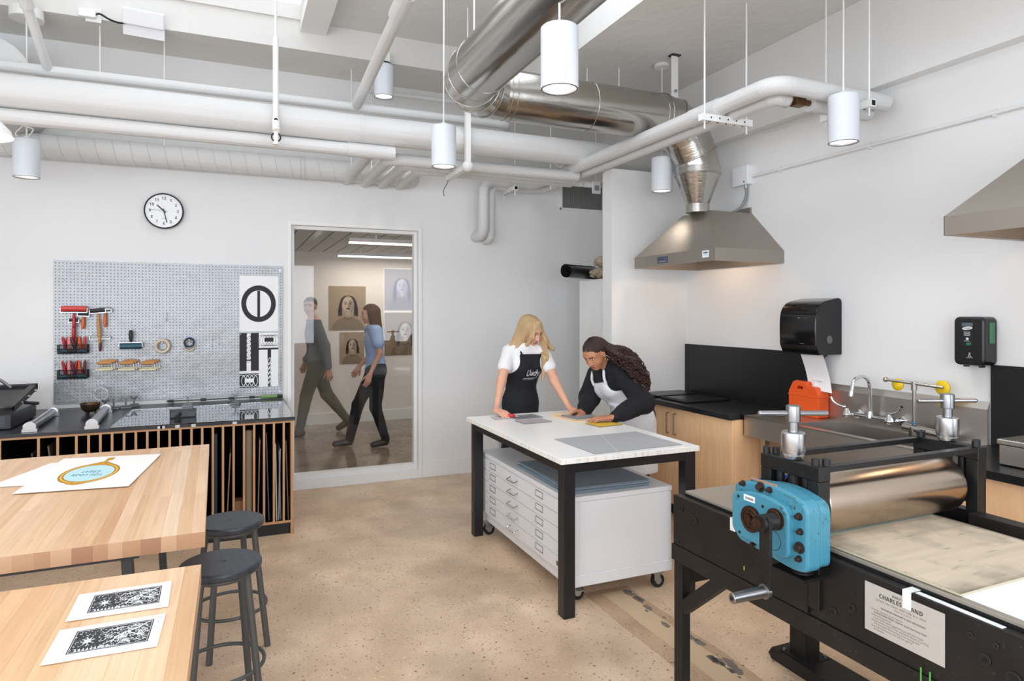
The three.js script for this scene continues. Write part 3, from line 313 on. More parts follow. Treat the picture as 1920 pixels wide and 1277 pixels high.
// ------------------------------------------------------------------ cylinder pendants
{
  const mShade = M({ color: 0xe0e5ea, roughness: 0.3 }), mCup = M({ color: 0xf4f4f4, roughness: 0.12, metalness: 0.9 }), mGlow = M({ color: 0xffffff, emissive: 0xffffff, emissiveIntensity: 1.6 }), mRing = M({ color: 0x6e7072, roughness: 0.3, metalness: 0.8 });
  const R = 0.0825, h = 0.272;
  function pendant(label, x, y, z, top, group = 'cylinder pendant lamps') {
    const t = thing('pendant_lamp', label, 'lamp', [x, y, z], 0, group);
    obj('shade', lathe([[R - 0.004, 0.004], [R, 0], [R, 0.002], [R, h - 0.006], [R - 0.006, h], [0.02, h + 0.004], [0.0, h + 0.004]], 56), mShade, t);
    obj('reflector', (() => { const g = lathe([[R - 0.007, 0.003], [R * 0.78, 0.03], [R * 0.5, 0.055]], 48); return g; })(), M({ color: 0xf6f6f6, roughness: 0.2, metalness: 0.6, side: THREE.DoubleSide }), t);
    obj('trim_ring', ring(R - 0.005, 0.0035, 0, 0.002, 0, 'y', 48), mRing, t); obj('light_disc', cyl(R * 0.86, R * 0.86, 0.004, 0, 0.012, 0, 'y', 40), mGlow, t);
    obj('cap', cyl(0.024, 0.02, 0.02, 0, h + 0.012, 0, 'y', 24), mShade, t); if (top) { obj('cord', rod([0, h + 0.02, 0], [0, top - y, 0], 0.005, 0.005, 10), mTrim, t); obj('canopy', cyl(0.06, 0.06, 0.025, 0, top - y - 0.0125, 0, 'y', 32), mTrim, t); }
    const s = new THREE.SpotLight(0xfff4e6, 1.4, 0, 0.75, 0.6); s.name = 'pendant_light'; s.position.set(x, y - 0.004, z); s.target.position.set(x, 0, z); s.shadow.radius = 3; s.castShadow = true; scene.add(s, s.target); return t;
  }
  pendant('white cylinder pendant lamp above the side of the work table nearest the window', 1.298, 2.6, 2.063, YC);
  pendant('white cylinder pendant lamp hanging in the open beside the long steel duct run', 1.311, 2.6, 3.721, YC);
  pendant('white cylinder pendant lamp in front of the corner partition', 3.177, 2.6, 1.899, YR);
  pendant('white cylinder pendant lamp in front of the pipe elbow by the right wall', 3.223, 2.6, 3.561, YR);
  const a = pendant('white cylinder pendant lamp with knotted cable and round canopy on the beam', -1.368, 2.6, 0.55, 0);
  obj('cord', rod([0, h + 0.02, 0], [0, 1.21, 0], 0.006, 0.006, 10), mTrim, a); obj('canopy', cyl(0.105, 0.105, 0.07, 0, 1.21 - 0.035, 0, 'y', 40), mTrim, a); obj('cable_knot', [tube([[0.005, 0.5, 0], [0.03, 0.46, 0.01], [-0.02, 0.43, 0.01], [0.02, 0.4, -0.01], [-0.015, 0.37, 0.01], [0.04, 0.35, 0.01], [0.02, 0.3, 0.02], [0.0, 0.285, 0]], 0.0045, 60, 8), tube([[0.0, 0.48, 0.01], [-0.03, 0.45, 0], [0.02, 0.42, 0.01], [-0.02, 0.37, 0.01], [-0.06, 0.31, 0.02], [-0.05, 0.285, 0.02]], 0.0045, 60, 8)], mTrim, a);
  const b = pendant('short white cylinder downlight fixed high against the beam by the sloping pipe', 1.2, 3.49, 0.63, 0, 'ceiling downlights'); obj('mounting_bracket', [bx(-0.02, 0.05, h + 0.02, h + 0.11, -0.03, 0.02)], mTrim, b); obj('mounting_band', cyl(0.06, 0.06, 0.02, 0, h + 0.01, 0, 'y', 30), mDarkWire, b);
  // cone shade at the picture edge
  const c = thing('cone_lamp', 'white cone shade lamp cut by the left edge beside the cylinder pendant', 'lamp', [-1.12, 2.45, 2.52]); obj('shade', lathe([[0.17, 0], [0.16, 0.03], [0.05, 0.15], [0.02, 0.19], [0, 0.19]], 48), M({ color: 0xf1f1f0, roughness: 0.5, side: THREE.DoubleSide }), c); obj('cord', rod([0, 0.19, 0], [0, 1.6, 0], 0.005), mTrim, c); obj('bulb', new THREE.SphereGeometry(0.03, 20, 16).translate(0, 0.07, 0), M({ color: 0xffffff, emissive: 0xffd9b0, emissiveIntensity: 2 }), c);
  const pl = new THREE.PointLight(0xffd9b0, 0.5); pl.name = 'cone_lamp_light'; pl.position.set(-1.12, 2.52, 2.52); pl.castShadow = true; scene.add(pl);
}
// ------------------------------------------------------------------ small items at ceiling level
{
  const t = thing('wireless_router', 'flat white wireless box tilted on the beam face with a black cable', 'router', [-0.62, 3.83, 0.578]); t.rotation.set(0.5, 0.0, -0.04); obj('casing', [bx(-0.14, 0.14, -0.02, 0.1, 0.03, 0.062, 0.012), bx(-0.14, 0.14, -0.1, 0.01, 0.0, 0.03, 0.004)], mWhiteMetal, t);
  const w = thing('power_adapter', 'small white power adapter plugged in on the beam', 'adapter', [-0.98, 3.83, 0.576]); obj('adapter_body', bx(-0.06, 0.05, -0.03, 0.03, 0, 0.05, 0.006), mTrim, w); obj('outlet_box', bx(-0.02, 0.08, -0.05, 0.05, 0, 0.012), mTrim, w);
  tag(obj('power_cable', tube([[-0.93, 3.83, 0.61], [-0.9, 3.83, 0.63], [-0.84, 3.8, 0.63], [-0.78, 3.79, 0.62], [-0.74, 3.80, 0.61]], 0.007, 40, 8), mRubber), 'black cable from the power adapter to the flat white wireless box', 'cable');
  const v = thing('vent_grille', 'square lattice air vent with white frame in the alcove corner', 'vent', [3.238, 2.73, 0.001]); const fw = 0.54, fh = 0.3; obj('vent_frame', [bx(0, fw, 0, 0.022, 0, 0.014), bx(0, fw, fh - 0.022, fh, 0, 0.014), bx(0, 0.022, 0, fh, 0, 0.014), bx(fw - 0.022, fw, 0, fh, 0, 0.014)], mTrim, v); obj('duct_interior', bx(0.02, fw - 0.02, 0.02, fh - 0.02, 0, 0.002), mHole, v);
  const gs = []; for (let i = 0; i < 18; i++) gs.push(bx(0.02, fw - 0.02, 0.026 + i * 0.0145, 0.0295 + i * 0.0145, 0.004, 0.012)); for (let i = 0; i < 34; i++) gs.push(bx(0.026 + i * 0.0147, 0.0295 + i * 0.0147, 0.02, fh - 0.02, 0.003, 0.01)); obj('lattice', gs, M({ color: 0x9a9a96, roughness: 0.6 }), v).userData.kind = 'stuff';
  const s = thing('pipe_sensor', 'small white square sensor tag hung under the pipe hanger beside the vent', 'sensor', [3.2, 2.76, 0.83]); obj('sensor_body', bx(-0.045, 0.045, 0, 0.12, -0.008, 0.008, 0.005), mWhiteMetal, s); obj('sensor_face', bx(-0.025, 0.025, 0.03, 0.08, 0.008, 0.01), M({ color: 0x9a9a9c, roughness: 0.6 }), s);
  const cc = []; for (let i = 0; i < 5; i++) cc.push(ring(0.06 + 0.004 * i, 0.004, 0.006 * i, 0, 0, 'z', 36).rotateY(0.25 * (i - 2))); const k = obj('cable_coil', cc, mTrim); k.position.set(2.74, 3.02, 0.95); tag(k, 'coil of white cable hung on the pipe hanger rods', 'cable');
  tag(obj('loose_wire', tube([[1.72, 2.775, 0.84], [1.70, 2.73, 0.84], [1.675, 2.68, 0.84], [1.68, 2.63, 0.84]], 0.003, 30, 6), mDarkWire), 'short loose black wire dangling behind the cylinder pendant', 'wire');
}
// ------------------------------------------------------------------ counters and sink along the right wall
{
  const handle = (p, z, y0, y1, x) => { const h = obj('handle', [bx(x - 0.03, x - 0.022, y0, y1, z - 0.005, z + 0.005, 0.002), bx(x - 0.026, x, y0, y0 + 0.01, z - 0.004, z + 0.004), bx(x - 0.026, x, y1 - 0.01, y1, z - 0.004, z + 0.004)], mSteelSmooth, p); h.userData.label = 'brushed steel bar handle'; };
  const c = thing('base_cabinet', 'pale wood base cabinet in the corner with two barred doors', 'cabinet', [0, 0, 0]);
  obj('carcass', uvm(bx(3.232, X2 - 0.002, 0.1, 0.872, 1.44, 2.668)), mCabinet, c); obj('toe_kick', bx(3.28, X2 - 0.01, 0, 0.1, 1.46, 2.65), mBlackMatte, c);
  for (const [z0, z1, hz] of [[1.445, 1.655, 0], [1.66, 1.987, 1.945], [1.992, 2.318, 2.035]]) { const d = obj('door', uvm(bx(3.212, 3.231, 0.105, 0.868, z0, z1, 0.002)), mCabinet, c); if (hz) handle(d, hz, 0.66, 0.83, 3.212); }
  obj('filler_panel', uvm(bx(3.212, 3.231, 0.105, 0.868, 2.323, 2.664, 0.002)), mCabinet, c);
  const w = thing('countertop', 'black counter slab in the corner under the tall splash panel', 'countertop', [0, 0, 0]); obj('slab', bx(3.175, X2 - 0.003, 0.874, 0.914, 1.439, 2.675, 0.003), mEpoxy, w);
  tag(obj('splash_panel', bx(X2 - 0.018, X2 - 0.001, 0.915, 1.342, 1.44, 2.945), mEpoxy), 'tall black splash panel behind the corner counter', 'panel');
  for (const [z0, z1, x0, x1, l] of [[1.46, 1.72, 3.23, 3.7, 'flat black plate on the counter against the partition'], [1.78, 2.12, 3.25, 3.68, 'flat black plate on the counter nearer the sink']]) { const q = thing('hot_plate', l, 'plate', [0, 0.9145, 0], 0, 'flat black plates on the corner counter'); obj('plate_body', bx(x0, x1, 0, 0.016, z0, z1, 0.004), mEpoxy, q); obj('raised_rim', bx(x0 + 0.02, x0 + 0.03, 0.016, 0.02, z0 + 0.01, z1 - 0.01), mBlackMetal, q); }
  // second counter
  const c2 = thing('base_cabinet', 'pale wood base cabinet beyond the sink behind the press', 'cabinet', [0, 0, 0]); obj('carcass', uvm(bx(3.2, X2 - 0.002, 0.1, 0.872, 4.04, 5.6)), mCabinet, c2); for (let i = 0; i < 3; i++) { const d = obj('door', uvm(bx(3.18, 3.199, 0.105, 0.868, 4.045 + i * 0.515, 4.555 + i * 0.515, 0.002)), mCabinet, c2); handle(d, 4.1 + i * 0.515, 0.66, 0.83, 3.18); } obj('toe_kick', bx(3.26, X2 - 0.01, 0, 0.1, 4.05, 5.59), mBlackMatte, c2);
  const w2 = thing('countertop', 'black counter slab beyond the sink carrying a steel box', 'countertop', [0, 0, 0]); obj('slab', bx(3.14, X2 - 0.003, 0.874, 0.914, 4.032, 5.62, 0.003), mEpoxy, w2);
  tag(obj('splash_panel', bx(X2 - 0.018, X2 - 0.001, 0.915, 1.344, 4.034, 5.62), mEpoxy), 'tall black splash panel beyond the sink under the soap dispenser', 'panel');
  const sb = thing('steel_box', 'low lidded steel box on the counter beyond the sink', 'box', [3.3, 0.9145, 4.336]); obj('box_body', bx(0, 0.36, 0.004, 0.095, 0.008, 0.6, 0.004), mSteel, sb); obj('lid', bx(-0.006, 0.366, 0.096, 0.122, 0, 0.606, 0.006), mSteel, sb); obj('foot', bx(0.02, 0.34, 0, 0.006, 0.02, 0.58), mBlackMatte, sb);
  // sink
  const s = thing('utility_sink', 'long stainless steel sink with high splashback and drainboard', 'sink', [0, 0, 0]);
  obj('apron', [bx(3.29, 3.296, 0.767, 0.908, 2.69, 4.02), bx(3.29, X2 - 0.004, 0.767, 0.905, 2.69, 2.696), bx(3.29, X2 - 0.004, 0.767, 0.905, 4.012, 4.02)], mSteel, s);
  obj('rim', [bx(3.29, 3.35, 0.9, 0.908, 2.69, 4.02, 0.003), bx(3.35, X2 - 0.01, 0.9, 0.908, 3.9, 4.02, 0.003)], mSteel, s); obj('drainboard', bx(3.35, X2 - 0.006, 0.892, 0.902, 2.69, 3.06), mSteel, s);
  obj('bowl', [bx(3.35, 3.356, 0.6, 0.9, 3.06, 3.9), bx(3.72, 3.726, 0.6, 0.9, 3.06, 3.9), bx(3.35, 3.726, 0.6, 0.9, 3.06, 3.066), bx(3.35, 3.726, 0.6, 0.9, 3.894, 3.9), bx(3.35, 3.726, 0.594, 0.6, 3.06, 3.9), bx(3.726, X2 - 0.006, 0.892, 0.902, 3.06, 3.9)], mSteel, s);
  obj('splashback', bx(X2 - 0.022, X2 - 0.002, 0.9, 1.1, 2.95, 4.02), mSteel, s); obj('splash_cap', (() => { const g = extr(shapeOf([[-0.022, 1.1], [-0.002, 1.14], [-0.002, 1.1]]), 1.07); g.translate(X2, 0, 2.95); return g; })(), mSteel, s); obj('splash_end', bx(X2 - 0.06, X2 - 0.002, 0.9, 1.145, 2.945, 2.951), mSteel, s);
  obj('drain', cyl(0.04, 0.04, 0.006, 3.54, 0.602, 3.5), mChrome, s); for (const z of [2.76, 3.95]) obj('leg', bx(3.4, 3.44, 0, 0.767, z - 0.02, z + 0.02), mSteel, s); obj('wall_rail', bx(X2 - 0.05, X2 - 0.002, 0.68, 0.767, 2.7, 4.0), mSteel, s);
  // faucet
  const f = thing('gooseneck_faucet', 'chrome wall faucet with high gooseneck and two wing handles', 'faucet', [0, 0, 0]); const fx = X2 - 0.022;
  obj('spout', tube([[fx - 0.05, 0.975, 3.35], [fx - 0.05, 1.1, 3.35], [fx - 0.06, 1.19, 3.35], [fx - 0.12, 1.225, 3.35], [fx - 0.19, 1.2, 3.35], [fx - 0.215, 1.13, 3.35]], 0.011, 70, 14), mChrome, f); obj('nozzle', rod([fx - 0.214, 1.135, 3.35], [fx - 0.218, 1.105, 3.35], 0.014), mChrome, f); obj('bridge', [rod([fx - 0.05, 0.965, 3.2], [fx - 0.05, 0.965, 3.5], 0.013), cyl(0.02, 0.016, 0.04, fx - 0.05, 0.98, 3.35)], mChrome, f);
  for (const z of [3.2, 3.5]) { obj('wall_flange', [rod([fx - 0.002, 0.965, z + 0.03], [fx - 0.05, 0.965, z + 0.03], 0.013), cyl(0.028, 0.03, 0.014, fx - 0.008, 0.965, z + 0.03, 'x')], mChrome, f); const v = obj('valve', [lathe([[0.0, 0], [0.026, 0], [0.024, 0.02], [0.012, 0.05], [0.012, 0.06], [0, 0.06]], 28).translate(fx - 0.075, 0.945, z), rod([fx - 0.075, 0.965, z], [fx - 0.05, 0.965, z], 0.012)], mChrome, f); obj('wing_handle', tube([[fx - 0.075, 1.01, z], [fx - 0.085, 1.012, z + (z < 3.3 ? -0.03 : 0.03)], [fx - 0.095, 1.03, z + (z < 3.3 ? -0.075 : 0.075)], [fx - 0.1, 1.065, z + (z < 3.3 ? -0.1 : 0.1)]], 0.009, 24, 10), mChrome, v); obj('cap', cyl(0.008, 0.008, 0.003, fx - 0.075, 1.008, z), M({ color: z < 3.3 ? 0xb03a30 : 0x3a5ab0, roughness: 0.4 }), v); }
  // eyewash
  const e = thing('eyewash_fountain', 'steel eyewash fountain with yellow flip caps on the sink', 'eyewash', [0, 0, 0]); const mY = M({ color: 0xe8c414, roughness: 0.45 });
  obj('post', rod([3.64, 0.93, 3.69], [3.64, 1.215, 3.69], 0.011), mSteelSmooth, e); obj('valve_body', [rod([3.64, 0.955, 3.63], [3.64, 0.94, 3.85], 0.026), cyl(0.028, 0.028, 0.06, 3.64, 0.93, 3.69)], mSteelSmooth, e); obj('base_elbow', [rod([3.64, 0.94, 3.84], [3.755, 0.94, 3.84], 0.018), cyl(0.03, 0.03, 0.01, 3.752, 0.94, 3.84, 'x')], mSteelSmooth, e); obj('cross_bar', rod([3.6, 1.225, 3.54], [3.67, 1.205, 3.84], 0.009), mSteelSmooth, e); obj('tee', cyl(0.016, 0.016, 0.05, 3.64, 1.2, 3.69), mSteelSmooth, e); obj('blue_ring', ring(0.012, 0.004, 3.64, 0.985, 3.69), M({ color: 0x2f6fae, roughness: 0.4 }), e); obj('bar_end', new THREE.SphereGeometry(0.015, 16, 12).translate(3.6, 1.225, 3.54), mSteelSmooth, e);
  for (const [x, y, z, r, rx] of [[3.63, 1.2, 3.6, 0.036, 0.3], [3.7, 1.2, 3.82, 0.042, 0.2], [3.7, 1.12, 3.83, 0.036, 0.2]]) obj('flip_cap', lathe([[0, 0], [r, 0.002], [r, 0.01], [r * 0.5, 0.018], [0, 0.018]], 28).rotateZ(PI / 2).rotateX(rx).translate(x, y, z), mY, e);
  // towel dispenser
  const td = thing('towel_dispenser', 'glossy black paper towel dispenser on the wall above the sink', 'dispenser', [X2 - 0.001, 1.345, 2.775]); const prof = new THREE.Shape(); prof.moveTo(0, 0); prof.lineTo(-0.2, 0); prof.lineTo(-0.215, 0.03); prof.lineTo(-0.228, 0.06); prof.quadraticCurveTo(-0.235, 0.2, -0.225, 0.26); prof.quadraticCurveTo(-0.21, 0.335, -0.13, 0.352); prof.lineTo(-0.03, 0.37); prof.quadraticCurveTo(0, 0.37, 0, 0.34); prof.closePath();
  obj('cover', extr(prof, 0.3, 0.006).translate(-0.006, 0.003, 0.004), M({ color: 0x0f0f11, roughness: 0.1 }), td); obj('lower_tray', bx(-0.214, -0.01, -0.004, 0.045, 0.0, 0.308, 0.01), mBlackMatte, td); obj('side_window', cyl(0.026, 0.026, 0.003, -0.12, 0.1, 0.3125, 'z', 28), M({ color: 0x5d5856, roughness: 0.15 }), td); obj('release_knob', cyl(0.012, 0.012, 0.016, -0.12, -0.008, 0.28), mBlackMatte, td);
  const lt = (draw, w, h) => M({ map: canvasTex(w, h, (c2, W, H) => { c2.clearRect(0, 0, W, H); draw(c2, W, H); }), transparent: true, roughness: 0.4 });
  const onFront = (mesh, z0, z1, y0, y1, x) => { const g = new THREE.PlaneGeometry(z1 - z0, y1 - y0); g.rotateY(-PI / 2); g.translate(x, (y0 + y1) / 2, (z0 + z1) / 2); return g; };
  obj('brand_print', onFront(0, 0.15, 0.235, 0.215, 0.258, -0.2395), lt((q, W, H) => { q.fillStyle = '#f2f2f2'; q.font = 'italic bold 92px serif'; q.textAlign = 'center'; q.fillText('Scott', W / 2, 98); }, 256, 128), td);
  obj('symbol_print', onFront(0, 0.16, 0.225, 0.065, 0.115, -0.2405), lt((q, W, H) => { q.strokeStyle = '#d8dae0'; q.lineWidth = 9; q.beginPath(); q.arc(80, 50, 34, 0, 7); q.stroke(); q.beginPath(); q.arc(172, 54, 34, 0, 7); q.stroke(); q.beginPath(); q.moveTo(60, 120); q.lineTo(100, 88); q.lineTo(110, 128); q.moveTo(150, 128); q.lineTo(180, 92); q.lineTo(200, 128); q.stroke(); }, 256, 140), td);
  { const n = 20, pos = [], idx = [], uv = []; for (let i = 0; i <= n; i++) { const v = i / n, y = 1.345 - 0.25 * v, x = X2 - 0.11 + 0.035 * Math.sin(v * 2.6) + 0.01 * v, zo = 0.05 * v * v; for (const s2 of [0, 1]) { pos.push(x, y - (s2 ? 0.012 * v : 0), 2.84 + s2 * 0.185 + zo - (s2 ? 0 : 0.008)); uv.push(s2, v); } } for (let i = 0; i < n; i++) idx.push(2 * i, 2 * i + 1, 2 * i + 2, 2 * i + 1, 2 * i + 3, 2 * i + 2); const g = new THREE.BufferGeometry(); g.setAttribute('position', new THREE.Float32BufferAttribute(pos, 3)); g.setAttribute('uv', new THREE.Float32BufferAttribute(uv, 2)); g.setIndex(idx); g.computeVertexNormals(); obj('paper_towel', g.translate(-(X2 - 0.001), -1.345, -2.775), mPaper, td).userData.label = 'white paper sheet hanging from the slot'; }
  // soap dispenser
  const sd = thing('soap_dispenser', 'black soap dispenser with green refill window above the far splash panel', 'dispenser', [X2 - 0.001, 1.352, 3.915]); const sp = roundRect(0, 0, 0.138, 0.24, 0.02);
  obj('case', (() => { const g = extr(sp, 0.09, 0.012, 8); g.rotateY(-PI / 2); g.translate(-0.012, 0, -0.004); return g; })(), mBlackPlastic, sd); obj('back_plate', bx(-0.014, 0, 0.01, 0.23, 0.0, 0.135), mBlackMatte, sd);
  obj('refill_window', onFront(0, 0.022, 0.094, 0.088, 0.222, -0.1145), lt((q, W, H) => { const rrp = new Path2D(); q.fillStyle = '#11171a'; q.beginPath(); q.moveTo(12, 0); q.lineTo(W - 12, 0); q.lineTo(W - 4, H - 12); q.lineTo(20, H - 6); q.closePath(); q.fill(); q.fillStyle = '#59646a'; q.fillRect(14, 6, W - 28, 36); q.fillStyle = '#e9ecec'; q.beginPath(); q.ellipse(W / 2, 62, 52, 17, -0.1, 0, 7); q.fill(); q.fillStyle = '#1a2226'; q.font = 'italic bold 26px serif'; q.textAlign = 'center'; q.fillText('GOJO', W / 2, 71); q.fillStyle = '#cdd4d6'; for (let i = 0; i < 4; i++) q.fillRect(32 + (i % 2) * 6, 98 + i * 12, W - 70 - (i % 2) * 12, 5); q.beginPath(); q.arc(W / 2, 172, 15, 0, 7); q.fill(); q.fillRect(36, 192, 60, 4); q.fillStyle = '#1f7a4c'; q.beginPath(); q.ellipse(W / 2 + 14, 224, 26, 14, 0, 0, 7); q.fill(); }, 140, 256), sd);
  obj('symbol_print', onFront(0, 0.05, 0.09, 0.025, 0.06, -0.115), lt((q) => { q.strokeStyle = '#c9c9c9'; q.lineWidth = 8; q.beginPath(); q.arc(64, 26, 12, 0, 7); q.moveTo(64, 40); q.lineTo(40, 84); q.lineTo(92, 84); q.lineTo(64, 50); q.stroke(); q.fillStyle = '#a9a9a9'; q.fillRect(10, 104, 108, 10); }, 128, 128), sd); obj('level_window', bx(-0.075, -0.03, 0.11, 0.22, 0.1465, 0.1485), M({ color: 0x2f6d4a, roughness: 0.2 }), sd); for (const z of [0.03, 0.11]) obj('latch_foot', bx(-0.09, -0.06, -0.022, -0.008, z - 0.01, z + 0.01, 0.004), mBlackMatte, sd);
  // orange jug
  const mO = M({ color: 0xe85a1c, roughness: 0.42 }), j = thing('orange_jug', 'orange plastic hand cleaner jug with white pump on the drainboard', 'jug', [3.655, 0.903, 2.745]); const js = new THREE.Shape(); js.moveTo(0.01, 0); js.lineTo(0.24, 0); js.quadraticCurveTo(0.25, 0, 0.25, 0.012); js.lineTo(0.25, 0.15); js.lineTo(0.225, 0.195); js.lineTo(0.205, 0.2); js.lineTo(0.16, 0.205); js.lineTo(0.145, 0.228); js.lineTo(0.055, 0.232); js.lineTo(0.035, 0.222); js.lineTo(0.0, 0.16); js.lineTo(0, 0.012); js.quadraticCurveTo(0, 0, 0.01, 0); const jh = new THREE.Path(); jh.moveTo(0.055, 0.175); jh.lineTo(0.125, 0.175); jh.lineTo(0.125, 0.202); jh.lineTo(0.07, 0.207); jh.closePath(); js.holes.push(jh);
  obj('jug_body', (() => { const g = extr(js, 0.085, 0.006, 8); g.rotateY(-PI / 2); g.translate(0.095, 0.006, 0); return g; })(), mO, j); obj('body_band', [bx(0.001, 0.105, 0.02, 0.028, -0.01, 0.262, 0.003), bx(0.001, 0.105, 0.14, 0.147, -0.01, 0.262, 0.003)], mO, j); obj('pump_collar', cyl(0.022, 0.02, 0.02, 0.05, 0.217, 0.187, 'y', 24), mTrim, j); obj('pump_head', [cyl(0.008, 0.008, 0.03, 0.05, 0.24, 0.187), bx(0.042, 0.058, 0.25, 0.26, 0.165, 0.245, 0.003)], mTrim, j); obj('jug_cap', bx(0.03, 0.07, 0.238, 0.246, 0.03, 0.12, 0.004), mRubber, j);
  // alcove: tall cabinet with rolled cloths
  const ac = thing('tall_cabinet', 'plain tall white cabinet in the alcove behind the partition', 'cabinet', [0, 0, 0]); obj('carcass', bx(3.16, 3.7, 0, 1.94, 0.6, 1.26), mTrim, ac); obj('door', bx(3.142, 3.159, 0.06, 1.935, 0.602, 0.928, 0.002), mTrim, ac); obj('door', bx(3.142, 3.159, 0.06, 1.935, 0.932, 1.258, 0.002), mTrim, ac);
  const roll = (name, label, mat, x, y, z, r, len, turns, squash) => { const t = thing(name, label, 'roll', [x, y, z], 2.0); const pts = []; for (let i = 0; i <= 90; i++) { const a = i / 90 * turns * 2 * PI, q = r * (0.12 + 0.88 * i / 90); pts.push([Math.cos(a) * q, Math.sin(a) * q * squash]); } const out = []; for (let i = 0; i < pts.length; i++) out.push(pts[i]); for (let i = pts.length - 1; i >= 0; i--) out.push([pts[i][0] * 0.93, pts[i][1] * 0.93]); const g = new THREE.ExtrudeGeometry(shapeOf(out), { depth: len, bevelEnabled: false, steps: 10 }); g.translate(0, r * squash, -len / 2); const p = g.attributes.position; for (let i = 0; i < p.count; i++) { const n = 0.012 * (fbm(p.getX(i) * 18 + 5, p.getZ(i) * 9 + p.getY(i) * 11, 3) - 0.5); p.setX(i, p.getX(i) + n); p.setY(i, p.getY(i) + Math.abs(n)); } g.computeVertexNormals(); obj('rolled_sheet', g, mat, t); return t; };
  roll('plastic_roll', 'rolled black plastic sheet on top of the tall alcove cabinet', M({ color: 0x1a1a1c, roughness: 0.3 }), 3.1, 1.942, 0.74, 0.078, 0.5, 3.2, 0.9);
}
// ------------------------------------------------------------------ work table and flat file
{
  const mLeg = M({ color: 0x17171a, roughness: 0.4 });
  const edgeMap = dataTex(512, 64, (u, v) => { const n = fbm(u * 60, v * 6, 4, 60, 6), s = fbm(u * 14 + 3, v * 3, 3, 14, 3); const k = n > 0.62 ? 0.93 : 1; return [236 * k + 8 * s, 232 * k + 8 * s, 228 * k]; });
  const t = thing('work_table', 'white topped work table on square black legs over the drawer cabinet', 'table', [0, 0, 0]);
  obj('tabletop', uvm(bx(1.592, 2.492, 0.823, 0.852, 1.68, 3.2, 0.002), 1), M({ color: 0xf0f0ee, roughness: 0.3 }), t);
  obj('edge_band', [bx(1.59, 2.494, 0.824, 0.8495, 3.199, 3.2015), bx(1.5885, 1.591, 0.824, 0.8495, 1.68, 3.2)].map((g) => uvm(g, 1)), M({ map: edgeMap, roughness: 0.7 }), t);
  for (const [x, z] of [[1.61, 3.123], [2.402, 3.123], [1.61, 1.735], [2.402, 1.735]]) obj('leg', bx(x, x + 0.068, 0, 0.823, z, z + 0.07, 0.003), mLeg, t);
  obj('apron_rail', bx(1.678, 2.402, 0.773, 0.823, 3.128, 3.188), mLeg, t); obj('apron_rail', bx(1.678, 2.402, 0.773, 0.823, 1.74, 1.8), mLeg, t); obj('apron_rail', bx(1.615, 1.673, 0.773, 0.823, 1.805, 3.123), mLeg, t); obj('apron_rail', bx(2.407, 2.465, 0.773, 0.823, 1.805, 3.123), mLeg, t);
  const f = thing('flat_file', 'white steel flat file cabinet with five shallow drawers on castors', 'cabinet', [0, 0, 0]);
  const x0 = 1.695, x1 = 2.395, z0 = 1.69, z1 = 3.065, y0 = 0.16, y1 = 0.60;
  obj('body', bx(x0 + 0.012, x1, y0, y1 - 0.03, z0, z1, 0.002), mWhiteMetal, f); obj('cabinet_top', bx(x0, x1 + 0.004, y1 - 0.029, y1, z0 - 0.004, z1 + 0.004, 0.004), mWhiteMetal, f); obj('plinth', bx(x0 + 0.02, x1 + 0.003, 0.098, y0, z0 + 0.01, z1 + 0.003, 0.003), mWhiteMetal, f);
  const dh = (y1 - 0.03 - y0 - 0.01) / 5; const pz0 = z0 + 0.025, pz1 = z1 - 0.035;
  for (let i = 0; i < 5; i++) { const a = y0 + 0.006 + i * dh, d = obj('drawer', bx(x0, x0 + 0.013, a, a + dh - 0.004, pz0, pz1, 0.002), mWhiteMetal, f); const yc = a + dh * 0.62; const zs = pz0 + (pz1 - pz0) * 0.47;
    const h = obj('handle', [rod([x0 - 0.03, yc - 0.012, zs - 0.06], [x0 - 0.03, yc - 0.012, zs + 0.06], 0.0045), rod([x0, yc, zs - 0.06], [x0 - 0.03, yc - 0.012, zs - 0.06], 0.0045), rod([x0, yc, zs + 0.06], [x0 - 0.03, yc - 0.012, zs + 0.06], 0.0045)], mChrome, d); h.userData.label = 'chrome wire handle';
    for (const q of [0.18, 0.76]) { const zc = pz0 + (pz1 - pz0) * q; const lh = obj('label_holder', [bx(x0 - 0.003, x0, yc - 0.022, yc - 0.018, zc - 0.05, zc + 0.05), bx(x0 - 0.003, x0, yc + 0.014, yc + 0.018, zc - 0.05, zc + 0.05), bx(x0 - 0.003, x0, yc - 0.022, yc + 0.018, zc - 0.05, zc - 0.046), bx(x0 - 0.003, x0, yc - 0.022, yc + 0.018, zc + 0.046, zc + 0.05)], mGalv, d); } }
  obj('lock', cyl(0.012, 0.012, 0.012, x0, 0.42, z1 - 0.018, 'x', 20), mChrome, f); obj('maker_plate', bx(x0 - 0.002, x0, 0.19, 0.215, pz1 - 0.09, pz1 - 0.01), M({ color: 0x8a8480, roughness: 0.4, metalness: 0.5 }), f);
  for (const [x, z, b] of [[x0 + 0.09, z1 - 0.07, 1], [x1 - 0.09, z1 - 0.03, 0], [x0 + 0.02, z0 + 0.1, 1], [x1 - 0.09, z0 + 0.1, 0]]) { const c = obj('castor', [bx(x - 0.035, x + 0.035, 0.09, 0.097, z - 0.03, z + 0.03), bx(x - 0.02, x + 0.02, 0.045, 0.09, z - 0.02, z - 0.015), bx(x - 0.02, x + 0.02, 0.045, 0.09, z + 0.015, z + 0.02)], mGalv, f); obj('wheel', [cyl(0.04, 0.04, 0.026, x + 0.012, 0.04, z, 'z', 28)], mRubber, c); obj('wheel_hub', cyl(0.02, 0.02, 0.03, x + 0.012, 0.04, z, 'z', 20), mGalv, c); if (b) obj('brake_lever', bx(x - 0.02, x + 0.02, 0.07, 0.076, z + 0.02, z + 0.07).rotateX(0), mGalv, c); }
